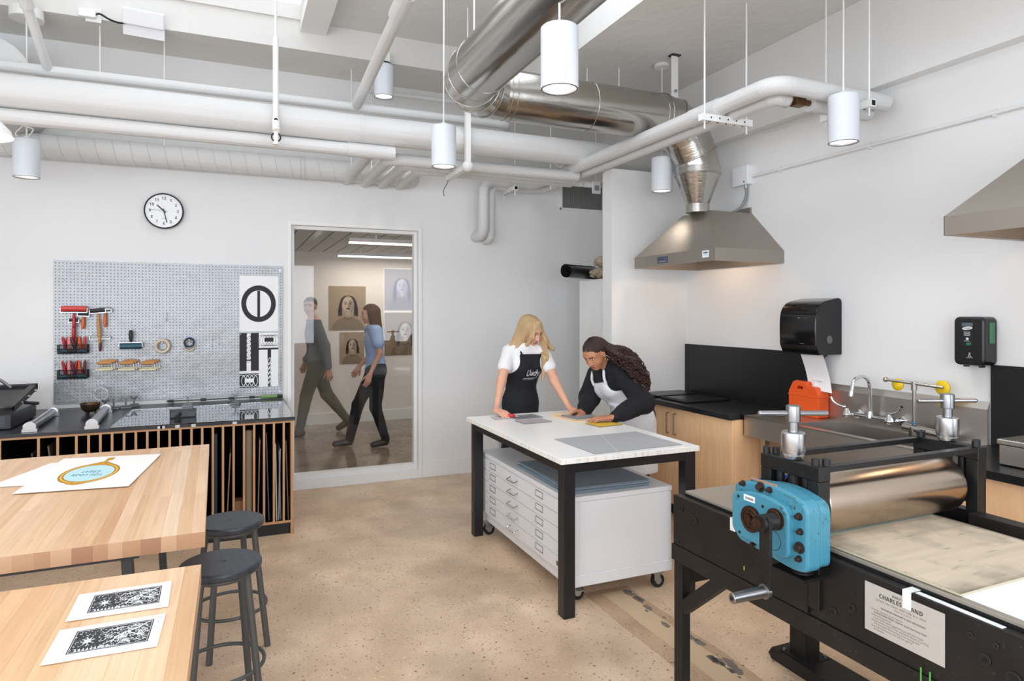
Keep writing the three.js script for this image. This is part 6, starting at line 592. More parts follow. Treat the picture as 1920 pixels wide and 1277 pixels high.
  const block = (seed, sign) => canvasTex(640, 330, (c, w, h) => { SEED = seed; c.fillStyle = '#f7f7f5'; c.fillRect(0, 0, w, h); const x0 = 112, y0 = 40, x1 = 575, y1 = 262, K = '#333437', W = '#f4f4f2'; c.fillStyle = K; c.fillRect(x0, y0, x1 - x0, y1 - y0); c.strokeStyle = W; c.lineWidth = 3; c.strokeRect(x0 + 9, y0 + 9, x1 - x0 - 18, y1 - y0 - 18); c.save(); c.beginPath(); c.rect(x0 + 14, y0 + 14, x1 - x0 - 28, y1 - y0 - 28); c.clip(); SEED = 5; for (let i = 0; i < 260; i++) { c.fillStyle = W; c.globalAlpha = 0.9; c.beginPath(); c.ellipse(rr(x0, x1), rr(y0, y1), rr(2, 7), rr(1, 4), rnd() * 3, 0, 7); c.fill(); } c.lineWidth = 4; for (let i = 0; i < 75; i++) { c.beginPath(); const x = rr(x0 + 170, x1 - 20), y = rr(y0 + 20, y1 - 20); c.moveTo(x, y); c.bezierCurveTo(x + rr(-40, 40), y + rr(-30, 30), x + rr(-50, 50), y + rr(-30, 30), x + rr(-60, 60), y + rr(-30, 30)); c.stroke(); } c.lineWidth = 9; c.beginPath(); c.moveTo(350, 215); c.bezierCurveTo(380, 90, 470, 150, 520, 70); c.moveTo(440, 130); c.bezierCurveTo(470, 170, 500, 160, 540, 190); c.stroke(); for (let i = 0; i < 5; i++) { c.beginPath(); c.arc(430, 190, 12 + i * 9, 0.2 * i, 4.6 + 0.2 * i); c.lineWidth = 3; c.stroke(); } c.fillStyle = W; c.beginPath(); for (let i = 0; i < 16; i++) { const a = i / 16 * 2 * PI - 0.2, r = i % 2 ? 15 : 48; c.lineTo(205 + Math.cos(a) * r, 160 + Math.sin(a) * r); } c.fill(); c.globalAlpha = 1; for (let i = 0; i < 9; i++) { c.beginPath(); c.moveTo(150 + i * 22, y1 - 14); c.lineTo(158 + i * 22, y1 - 40); c.lineTo(166 + i * 22, y1 - 14); c.fill(); } c.restore(); if (sign) { c.strokeStyle = '#55565a'; c.lineWidth = 2; c.beginPath(); c.moveTo(596, 20); c.lineTo(606, 40); c.lineTo(612, 22); c.lineTo(620, 44); c.moveTo(600, 60); c.lineTo(608, 90); c.moveTo(612, 62); c.lineTo(610, 92); c.stroke(); } });
  sheet('block_print', 'black and white block print on white paper nearer the stool side gap', [[148, 1117], [322, 1091], [315, 1139], [122, 1168]], block(3, 0), Y + 0.0006, 'print', 'block prints on the table'); sheet('block_print', 'black and white block print with a pencil mark in its corner', [[112, 1184], [311, 1152], [294, 1214], [74, 1251]], block(4, 1), Y + 0.0006, 'print', 'block prints on the table');
}
// ------------------------------------------------------------------ people
const smin = (a, b, k) => { if (k <= 0) return Math.min(a, b); const h = Math.max(k - Math.abs(a - b), 0) / k; return Math.min(a, b) - h * h * k * 0.25; };
// tapered capsule and turned ellipsoid as distance functions
const cone = (a, b, r0, r1, k = 0.02) => { const [ax, ay, az] = a, dx = b[0] - ax, dy = b[1] - ay, dz = b[2] - az, L = dx * dx + dy * dy + dz * dz || 1e-9; return { k, lo: [0, 1, 2].map((i) => Math.min(a[i] - r0, b[i] - r1)), hi: [0, 1, 2].map((i) => Math.max(a[i] + r0, b[i] + r1)), d: (x, y, z) => { const px = x - ax, py = y - ay, pz = z - az; let t = (px * dx + py * dy + pz * dz) / L; t = t < 0 ? 0 : t > 1 ? 1 : t; const ex = px - dx * t, ey = py - dy * t, ez = pz - dz * t; return Math.sqrt(ex * ex + ey * ey + ez * ez) - (r0 + (r1 - r0) * t); } }; };
const ell = (c, r, fr, k = 0.03) => { const R = Math.max(...r), [X, Y, Z] = fr || [[1, 0, 0], [0, 1, 0], [0, 0, 1]]; return { k, lo: c.map((v) => v - R), hi: c.map((v) => v + R), d: (x, y, z) => { const px = x - c[0], py = y - c[1], pz = z - c[2], a = px * X[0] + py * X[1] + pz * X[2], b = px * Y[0] + py * Y[1] + pz * Y[2], e = px * Z[0] + py * Z[1] + pz * Z[2]; const qa = a / r[0], qb = b / r[1], qc = e / r[2], ra = qa / r[0], rb = qb / r[1], rc = qc / r[2], k0 = Math.sqrt(qa * qa + qb * qb + qc * qc), k1 = Math.sqrt(ra * ra + rb * rb + rc * rc); return k1 < 1e-9 ? -Math.min(...r) : k0 * (k0 - 1) / k1; } }; };
const field = (ps) => (x, y, z) => { let d = 1e9; for (const p of ps) d = d > 1e8 ? p.d(x, y, z) : smin(d, p.d(x, y, z), p.k); return d; };
const boxOf = (ps, m) => [[0, 1, 2].map((i) => Math.min(...ps.map((p) => p.lo[i])) - m), [0, 1, 2].map((i) => Math.max(...ps.map((p) => p.hi[i])) + m)];
// surface nets
function netMesh(f, [lo, hi], h, color) {
  const n = [0, 1, 2].map((i) => Math.ceil((hi[i] - lo[i]) / h) + 2), [nx, ny, nz] = n, v = new Float32Array(nx * ny * nz); let q = 0;
  for (let k = 0; k < nz; k++) for (let j = 0; j < ny; j++) for (let i = 0; i < nx; i++) v[q++] = f(lo[0] + i * h, lo[1] + j * h, lo[2] + k * h);
  const id = new Int32Array(nx * ny * nz).fill(-1), pos = [], idx = [], sy = nx, sz = nx * ny;
  for (let k = 0; k < nz - 1; k++) for (let j = 0; j < ny - 1; j++) for (let i = 0; i < nx - 1; i++) { const o = i + j * sy + k * sz; let m = 0; const c = [v[o], v[o + 1], v[o + sy], v[o + sy + 1], v[o + sz], v[o + sz + 1], v[o + sz + sy], v[o + sz + sy + 1]]; for (let e = 0; e < 8; e++) if (c[e] < 0) m |= 1 << e; if (m === 0 || m === 255) continue; let x = 0, y = 0, z = 0, t = 0; for (let a = 0; a < 8; a++) for (const b of [1, 2, 4]) if (!(a & b)) { const w = a | b; if ((c[a] < 0) === (c[w] < 0)) continue; const s = c[a] / (c[a] - c[w]); x += (a & 1) + (b === 1 ? s : 0); y += ((a >> 1) & 1) + (b === 2 ? s : 0); z += ((a >> 2) & 1) + (b === 4 ? s : 0); t++; } id[o] = pos.length / 3; pos.push(lo[0] + (i + x / t) * h, lo[1] + (j + y / t) * h, lo[2] + (k + z / t) * h); }
  const quad = (a, b, c, d, fl) => { if (a < 0 || b < 0 || c < 0 || d < 0) return; fl ? idx.push(a, c, b, a, d, c) : idx.push(a, b, c, a, c, d); };
  for (let k = 1; k < nz - 1; k++) for (let j = 1; j < ny - 1; j++) for (let i = 1; i < nx - 1; i++) { const o = i + j * sy + k * sz, s = v[o] < 0; if (s !== v[o + 1] < 0) quad(id[o - sy - sz], id[o - sz], id[o], id[o - sy], !s); if (s !== v[o + sy] < 0) quad(id[o - 1 - sz], id[o - 1], id[o], id[o - sz], !s); if (s !== v[o + sz] < 0) quad(id[o - 1 - sy], id[o - sy], id[o], id[o - 1], !s); }
  const nor = new Float32Array(pos.length), e = h * 0.4; for (let i = 0; i < pos.length; i += 3) { const [x, y, z] = [pos[i], pos[i + 1], pos[i + 2]]; const a = f(x + e, y, z) - f(x - e, y, z), b = f(x, y + e, z) - f(x, y - e, z), c = f(x, y, z + e) - f(x, y, z - e), L = Math.hypot(a, b, c) || 1; nor[i] = a / L; nor[i + 1] = b / L; nor[i + 2] = c / L; }
  const g = new THREE.BufferGeometry(); g.setAttribute('position', new THREE.Float32BufferAttribute(pos, 3)); g.setAttribute('normal', new THREE.BufferAttribute(nor, 3)); g.setIndex(idx);
  if (color) { const c = new Float32Array(pos.length); for (let i = 0; i < pos.length; i += 3) { const w = color(pos[i], pos[i + 1], pos[i + 2]); c[i] = w[0]; c[i + 1] = w[1]; c[i + 2] = w[2]; } g.setAttribute('color', new THREE.BufferAttribute(c, 3)); }
  return g;
}
const lin = (hex) => { const c = new THREE.Color(hex); return [c.r, c.g, c.b]; };
const mixc = (a, b, t) => a.map((v, i) => v + (b[i] - v) * t);
const norm = (a) => { const L = Math.hypot(...a); return a.map((v) => v / L); }, cross = (a, b) => [a[1] * b[2] - a[2] * b[1], a[2] * b[0] - a[0] * b[2], a[0] * b[1] - a[1] * b[0]], add = (a, b, s = 1) => a.map((v, i) => v + b[i] * s), dot = (a, b) => a[0] * b[0] + a[1] * b[1] + a[2] * b[2], sub = (a, b) => a.map((v, i) => v - b[i]);
const frameOf = (fwd, up) => { const Z = norm(fwd), X = norm(cross(up, Z)), Y = cross(Z, X); return [X, Y, Z]; };
const local = (c, F) => (x, y, z) => { const p = [x - c[0], y - c[1], z - c[2]]; return [dot(p, F[0]), dot(p, F[1]), dot(p, F[2])]; };
const world = (c, F) => (p) => [0, 1, 2].map((i) => c[i] + p[0] * F[0][i] + p[1] * F[1][i] + p[2] * F[2][i]);
// five fingered hand: fingers point along F[1], back of the hand along F[2], thumb on the side of sgn
function handPrims(wrist, F, sgn, curl, s = 1) {
  const w = world(wrist, F), P = [], kn = [], base = [[-0.028, 0.082], [-0.009, 0.088], [0.010, 0.085], [0.027, 0.076]], len = [[0.036, 0.023, 0.018], [0.041, 0.026, 0.019], [0.038, 0.024, 0.019], [0.029, 0.018, 0.016]];
  base.forEach(([x, y], i) => { const X = x * sgn * s; P.push(cone(w([X * 0.55, 0.0, 0]), w([X, y * s, 0.002]), 0.014 * s, 0.0105 * s, 0.014)); let p = [X, y * s, 0.002], a = curl[i][0]; const spread = x * 1.5 * sgn; for (let k = 0; k < 3; k++) { const q = [p[0] + Math.sin(spread) * len[i][k] * s, p[1] + Math.cos(a) * len[i][k] * s, p[2] - Math.sin(a) * len[i][k] * s]; P.push(cone(w(p), w(q), (0.0098 - 0.001 * k) * s, (0.009 - 0.001 * k) * s, 0.004)); p = q; a += curl[i][1]; } });
  let p = [-0.022 * sgn * s, 0.018 * s, -0.004]; const th = curl[4]; [[0.04, 0.0125, 0.011], [0.031, 0.011, 0.0095], [0.024, 0.0095, 0.0078]].forEach(([l, r0, r1], k) => { const a = th[0] - k * th[2]; const q = [p[0] - Math.sin(a) * l * sgn * s, p[1] + Math.cos(a) * l * s, p[2] - th[1] * l * s]; P.push(cone(w(p), w(q), r0 * s, r1 * s, k ? 0.004 : 0.012)); p = q; });
  return P;
}
function headPrims(c, F, s = 1) { const w = world(c, F), S = (a) => a.map((v) => v * s), e = (p, r, k) => ell(w(S(p)), S(r), F, k * s); return [e([0, 0.03, -0.012], [0.073, 0.086, 0.09], 0.02), e([0, -0.03, 0.022], [0.058, 0.072, 0.064], 0.03), e([0, -0.083, 0.05], [0.026, 0.02, 0.024], 0.03), e([0.034, -0.03, 0.05], [0.026, 0.03, 0.026], 0.025), e([-0.034, -0.03, 0.05], [0.026, 0.03, 0.026], 0.025), e([0, 0.03, 0.055], [0.055, 0.035, 0.03], 0.03), cone(w(S([0, 0.012, 0.08])), w(S([0, -0.026, 0.098])), 0.008 * s, 0.0115 * s, 0.014), e([0.011, -0.029, 0.088], [0.008, 0.007, 0.008], 0.008), e([-0.011, -0.029, 0.088], [0.008, 0.007, 0.008], 0.008), e([0, -0.053, 0.079], [0.023, 0.006, 0.011], 0.008), e([0, -0.062, 0.078], [0.019, 0.006, 0.011], 0.006), e([0.074, -0.006, -0.008], [0.007, 0.03, 0.018], 0.008), e([-0.074, -0.006, -0.008], [0.007, 0.03, 0.018], 0.008)]; }
function headColor(c, F, s, skin, lip, brow) { const L = local(c, F); return (x, y, z) => { const [a, b, d] = L(x, y, z).map((v) => v / s); if (d > 0.04) { const ax = Math.abs(a); if (Math.hypot((ax - 0.03) / 0.0125, (b - 0.008) / 0.0052) < 1) return Math.hypot(ax - 0.03, b - 0.008) < 0.0058 ? lin(0x2a1d16) : lin(0xe9e3dc); if (Math.abs(b - 0.0285 - 0.05 * (0.03 - ax) * (ax < 0.03 ? 0.3 : 1)) < 0.0042 && ax > 0.013 && ax < 0.048) return lin(brow); if (Math.abs(b - 0.0145) < 0.002 && ax > 0.019 && ax < 0.042) return lin(0x3a2a22); if (Math.hypot(a / 0.023, (b + 0.0575) / 0.0095) < 1 && d > 0.07) return lin(lip); } return lin(skin); }; }
// face hollows are cut after the union
function headField(c, F, s) { const f = field(headPrims(c, F, s)), L = local(c, F); return (x, y, z) => { let d = f(x, y, z); const [a, b, e] = L(x, y, z).map((v) => v / s); const k = s * (Math.hypot(Math.abs(a) - 0.03, (b - 0.01) * 1.25, e - 0.095) - 0.021); d = -smin(-d, k, 0.014 * s); const eye = s * (Math.hypot(Math.abs(a) - 0.03, b - 0.008, e - 0.067) - 0.0135); return Math.min(d, eye); }; }
// shared figure: joints in room coordinates, meshes moved to the base point of the group
function figure(o) {
  const base = o.base, T = thing('person', o.label, 'person', base, 0, o.group), put = (name, g, mat) => { g.translate(-base[0], -base[1], -base[2]); return obj(name, g, mat, T); };
  const skinM = M({ vertexColors: true, roughness: 0.55 }), S = o.s || 1, J = o.j, fwd = norm(o.fwd);
  const spine = norm(sub(J.chest, J.pelvis)), BF = frameOf(fwd, spine), right = BF[0];
  const torso = [ell(J.chest, [0.148 * S, 0.165 * S, 0.098 * S], BF, 0.05), ell(J.waist, [0.122 * S, 0.13 * S, 0.088 * S], BF, 0.06), ell(J.pelvis, [0.155 * S, 0.125 * S, 0.108 * S], frameOf(fwd, [0, 1, 0]), 0.06), cone(J.shR, J.neck, 0.05 * S, 0.052 * S, 0.05), cone(J.shL, J.neck, 0.05 * S, 0.052 * S, 0.05)];
  if (o.bust) for (const s of [-1, 1]) torso.push(ell(world(J.chest, BF)([s * 0.062, -0.01, 0.07]), [0.055, 0.055, 0.05], BF, 0.05));
  const armR = [cone(J.shR, J.elR, 0.047 * S, 0.036 * S), cone(J.elR, J.wrR, 0.037 * S, 0.0235 * S)], armL = [cone(J.shL, J.elL, 0.047 * S, 0.036 * S), cone(J.elL, J.wrL, 0.037 * S, 0.0235 * S)];
  const legs = [cone(J.hiR, J.knR, 0.085 * S, 0.055 * S, 0.03), cone(J.knR, J.anR, 0.055 * S, 0.036 * S), cone(J.hiL, J.knL, 0.085 * S, 0.055 * S, 0.03), cone(J.knL, J.anL, 0.055 * S, 0.036 * S)];
  const neck = [cone(J.neck, world(J.head, o.hf)([0, -0.075 * S, -0.012]), 0.05 * S, 0.047 * S, 0.03)];
  const bodyP = [...torso, ...armR, ...armL, ...legs, ...neck], all = field(bodyP);
  const sk = lin(o.skin); const gBody = netMesh(all, boxOf(bodyP, 0.03), 0.012, () => sk);
  const gHead = netMesh(headField(J.head, o.hf, S), boxOf(headPrims(J.head, o.hf, S), 0.02), 0.0036, headColor(J.head, o.hf, S, o.skin, o.lip, o.brow)); const parts = [gBody, gHead];
  for (const h of o.hands) { const P = handPrims(h.at, h.f, h.sgn, h.curl, S); P.unshift(cone(h.from, h.at, 0.024 * S, 0.021 * S, 0.015)); parts.push(netMesh(field(P), boxOf(P, 0.012), 0.0034, () => mixc(sk, lin(o.lip), 0.12))); }
  put('body', merged(parts), skinM);
  return { T, put, torso, armR, armL, legs, neck, BF, all, fwd, right };
}
// cloth from a body field: grown, creased, cut to a region
function cloth(fld, grow, crease, region) { return (x, y, z) => { const d0 = fld(x, y, z) - grow; if (d0 > 0.06 || d0 < -0.06) return region ? Math.max(d0, region(x, y, z)) : d0; const d = d0 - crease * (fbm(x * 9 + 3.1, y * 5 + z * 7 + 1.7, 3) - 0.5) * 2; return region ? Math.max(d, region(x, y, z)) : d; }; }
const hairTone = (c0, c1) => { const c = mixc(lin(c0), lin(c1), 0.6); return () => c; };
function hairField(prims, c, F, depth, dens, faceCut) { const f = field(prims), L = local(c, F); return (x, y, z) => { const d0 = f(x, y, z); if (d0 > 0.03 || d0 < -0.03) return d0; const [u, v, w] = L(x, y, z); const st = depth * (Math.sin(Math.atan2(u, w + 0.03) * dens + 6 * fbm(u * 14 + 7, v * 8 + w * 9 + 4, 2)) * 0.6 + (fbm(u * 60 + 30, v * 12 + w * 40 + 20, 2) - 0.5)); let d = d0 + st; return faceCut ? Math.max(d, faceCut(u, v, w)) : d; }; }
const flatHand = [[0.12, 0.12], [0.1, 0.12], [0.12, 0.14], [0.16, 0.16], [0.75, 0.15, 0.22]], gripHand = [[0.75, 0.6], [0.85, 0.75], [0.9, 0.8], [0.95, 0.85], [0.45, 0.75, 0.1]], looseHand = [[0.3, 0.28], [0.34, 0.32], [0.38, 0.34], [0.42, 0.36], [0.6, 0.35, 0.15]];
// ---- worker leaning on the table, black apron
{
  const j = { head: [2.215, 1.47, 1.47], neck: [2.185, 1.36, 1.425], chest: [2.175, 1.2, 1.4], waist: [2.165, 1.03, 1.365], pelvis: [2.155, 0.9, 1.33], shR: [2.045, 1.308, 1.405], shL: [2.33, 1.288, 1.465], elR: [1.925, 1.085, 1.545], wrR: [1.825, 0.918, 1.70], elL: [2.345, 1.078, 1.635], wrL: [2.378, 0.908, 1.80], hiR: [2.075, 0.86, 1.32], hiL: [2.24, 0.86, 1.33], knR: [2.07, 0.47, 1.3], knL: [2.25, 0.47, 1.31], anR: [2.06, 0.07, 1.25], anL: [2.25, 0.07, 1.26] };
  const hf = frameOf([0.34, -0.42, 0.84], [0.1, 0.9, 0.43]);
  const w1 = [1.806, 0.896, 1.735], w2 = [2.388, 0.883, 1.83];
  const A = figure({ base: [2.155, 0, 1.3], label: 'person with long blonde hair in white tee and black apron leaning on the work table', j, hf, fwd: [0.22, 0, 0.98], skin: 0xdba78c, lip: 0xb9605c, brow: 0x8a6a4c, bust: 1, hands: [{ from: j.wrR, at: w1, f: (() => { const Y = norm([0.3, -0.16, 0.94]), Z = norm(sub([-0.2, 1, 0], Y.map((v) => v * dot(Y, [-0.2, 1, 0])))); return [cross(Y, Z), Y, Z]; })(), sgn: 1, curl: [[0.25, 0.4], [0.3, 0.45], [0.3, 0.45], [0.3, 0.45], [0.5, 0.3, 0.1]] }, { from: j.wrL, at: w2, f: (() => { const Y = norm([0.45, -0.06, 0.89]), Z = norm(sub([0, 1, 0], Y.map((v) => v * Y[1]))); return [cross(Y, Z), Y, Z]; })(), sgn: -1, curl: flatHand }] });
  const tee = cloth(field([...A.torso, cone(j.shR, add(j.shR, sub(j.elR, j.shR), 0.5), 0.047, 0.053, 0.02), cone(j.shL, add(j.shL, sub(j.elL, j.shL), 0.48), 0.047, 0.053, 0.02), cone(j.neck, add(j.neck, [0.005, 0.03, 0.005]), 0.06, 0.055, 0.03)]), 0.008, 0.006, (x, y, z) => Math.max(0.86 - y, dot([x - j.neck[0], y - j.neck[1] - 0.042, z - j.neck[2] - 0.005], [0.05, 0.93, 0.36])));
  A.put('shirt', netMesh(tee, [[1.84, 0.83, 1.2], [2.52, 1.45, 1.65]], 0.009), M({ color: 0xe9e9e8, roughness: 0.9 }));
  const BL = local(j.waist, A.BF); const skirt = field([...A.torso, cone([2.155, 0.86, 1.335], [2.155, 0.5, 1.34], 0.15, 0.17, 0.06)]);
  const ap = cloth(skirt, 0.018, 0.004, (x, y, z) => { const [u, v, w] = BL(x, y, z); const t = (v - 0.02) / 0.24, hw = v < 0.02 ? 0.19 : Math.max(0.088, 0.19 - 0.1 * Math.pow(Math.max(0, Math.min(1, t)), 0.7)); return Math.max(Math.abs(u) - hw, v - 0.262, -0.62 - v, -w - 0.01); });
  const mAp = M({ color: 0x16181d, roughness: 0.85 }); const apron = A.put('apron', netMesh(ap, [[1.9, 0.48, 1.25], [2.45, 1.42, 1.65]], 0.009), mAp);
  const W = world(j.waist, A.BF), onSurf = (u, v, lift) => { for (let w = 0.22; w > 0; w -= 0.002) { const p = W([u, v, w]); if (ap(...p) < 0) return W([u, v, w + lift]); } return W([u, v, 0.1]); };
  const strap = (s) => tube([onSurf(s * 0.08, 0.255, 0.002), W([s * 0.078, 0.3, 0.088]), W([s * 0.068, 0.345, 0.035]), W([s * 0.045, 0.36, -0.02])], 0.007, 30, 8); for (const s of [-1, 1]) { const g = strap(s); g.translate(-2.155, 0, -1.3); obj('neck_strap', g, mAp, A.T); }
  // printed logo: patch that follows the apron
  { const n = 16, m = 10, pos = [], uv = [], idx = []; for (let b = 0; b <= m; b++) for (let a = 0; a <= n; a++) { const p = onSurf(-0.075 + 0.16 * a / n, 0.05 + 0.11 * b / m, 0.003); pos.push(p[0] - 2.155, p[1], p[2] - 1.3); uv.push(a / n, b / m); } for (let b = 0; b < m; b++) for (let a = 0; a < n; a++) { const k = b * (n + 1) + a; idx.push(k, k + 1, k + n + 1, k + 1, k + n + 2, k + n + 1); } const g = new THREE.BufferGeometry(); g.setAttribute('position', new THREE.Float32BufferAttribute(pos, 3)); g.setAttribute('uv', new THREE.Float32BufferAttribute(uv, 2)); g.setIndex(idx); g.computeVertexNormals(); obj('apron_print', g, M({ transparent: true, roughness: 0.8, map: canvasTex(384, 240, (c, w, h) => { c.clearRect(0, 0, w, h); c.strokeStyle = c.fillStyle = '#eceeee'; c.lineCap = c.lineJoin = 'round'; c.lineWidth = 14; c.beginPath(); c.moveTo(120, 50); c.lineTo(120, 120); c.quadraticCurveTo(112, 160, 78, 152); c.quadraticCurveTo(44, 140, 52, 92); c.stroke(); c.beginPath(); c.moveTo(150, 88); c.lineTo(150, 130); c.quadraticCurveTo(156, 158, 186, 140); c.lineTo(194, 88); c.moveTo(194, 88); c.lineTo(196, 150); c.stroke(); c.beginPath(); c.ellipse(248, 122, 24, 32, 0, 0, 7); c.moveTo(274, 50); c.lineTo(274, 152); c.stroke(); c.beginPath(); c.moveTo(300, 88); c.lineTo(326, 146); c.moveTo(356, 84); c.lineTo(320, 178); c.stroke(); c.beginPath(); c.arc(352, 158, 5, 0, 7); c.fill(); c.font = 'bold 30px sans-serif'; c.fillText('the', 40, 74); c.font = 'bold 22px sans-serif'; c.fillText('Creative House Entrance Studio', 14, 206, 340); c.font = '16px sans-serif'; c.fillText('School of Art and Design, Open Studio', 14, 228, 250); }) }), A.T).userData.label = 'white printed lettering on the bib'; }
  // trousers and shoes
  A.put('trousers', netMesh(cloth(field([...A.legs, ell(j.pelvis, [0.155, 0.12, 0.108], null, 0.05)]), 0.012, 0.006, (x, y) => Math.max(0.06 - y, y - 0.98)), [[1.9, 0.03, 1.1], [2.45, 1.02, 1.55]], 0.012), M({ color: 0x9fb0bc, roughness: 0.9 }));
  for (const a of [j.anR, j.anL]) A.put('shoe', netMesh(cloth(field([cone([a[0], 0.045, a[2] - 0.03], [a[0] + 0.01, 0.035, a[2] + 0.15], 0.042, 0.034)]), 0.004, 0, (x, y) => -y + 0.001), [[a[0] - 0.08, -0.01, a[2] - 0.12], [a[0] + 0.09, 0.12, a[2] + 0.24]], 0.01), mPaper);
  // hair: parted, straight, long
  const hw = world(j.head, hf), H = (p) => hw(p); const Wd = (p) => p;
  const hairP = [ell(H([0, 0.038, -0.02]), [0.086, 0.092, 0.1], hf, 0.03), cone(H([-0.055, 0.05, 0.01]), [2.13, 1.40, 1.46], 0.042, 0.03, 0.03), cone(H([-0.012, 0.1, 0.05]), H([-0.052, -0.01, 0.07]), 0.02, 0.02, 0.015), cone(H([-0.052, -0.01, 0.07]), H([-0.062, -0.09, 0.05]), 0.02, 0.016, 0.015), cone(H([0.005, 0.1, 0.05]), H([0.06, 0.0, 0.05]), 0.02, 0.018, 0.015), cone([2.13, 1.40, 1.46], [2.085, 1.33, 1.455], 0.03, 0.022, 0.02), cone(H([0, 0.05, -0.07]), [2.1, 1.36, 1.4], 0.06, 0.04, 0.03), cone(H([0.06, 0.04, 0.0]), [2.305, 1.395, 1.51], 0.038, 0.034, 0.03), cone([2.305, 1.405, 1.51], [2.30, 1.26, 1.555], 0.034, 0.026, 0.02), cone([2.30, 1.26, 1.555], [2.282, 1.06, 1.54], 0.025, 0.008, 0.02), cone([2.32, 1.40, 1.5], [2.385, 1.33, 1.52], 0.03, 0.016, 0.02), cone([2.12, 1.40, 1.44], [2.05, 1.36, 1.43], 0.028, 0.014, 0.02)];
  const blond = hairTone(0x8d6f4d, 0xd9b98c, j.head, hf, 0.1, -0.13);
  A.put('hair', netMesh(hairField(hairP, j.head, hf, 0.004, 46, (u, v, w) => { const face = 0.11 - (w + 0.1) > 0 ? 1 : -1; return w > 0.03 ? Math.min(u + 0.034, 0.05 - u, 0.05 - v, v + 0.12) : -1; }), [[1.98, 1.08, 1.3], [2.46, 1.63, 1.68]], 0.0048, blond), M({ vertexColors: true, roughness: 0.5 }));
  // the red handled cutter under the hand
  const c = thing('lino_cutter', 'red handled lino cutter held under the hand on the table edge', 'tool', [1.85, 0.869, 1.84], 0.9); obj('handle', lathe([[0, 0], [0.011, 0.004], [0.016, 0.02], [0.013, 0.05], [0.007, 0.062], [0, 0.062]], 20).rotateX(PI / 2), M({ color: 0xb4232f, roughness: 0.35 }), c); obj('blade', rod([0, 0, 0.06], [0, -0.006, 0.095], 0.003, 0.002, 8), mGalv, c);
}
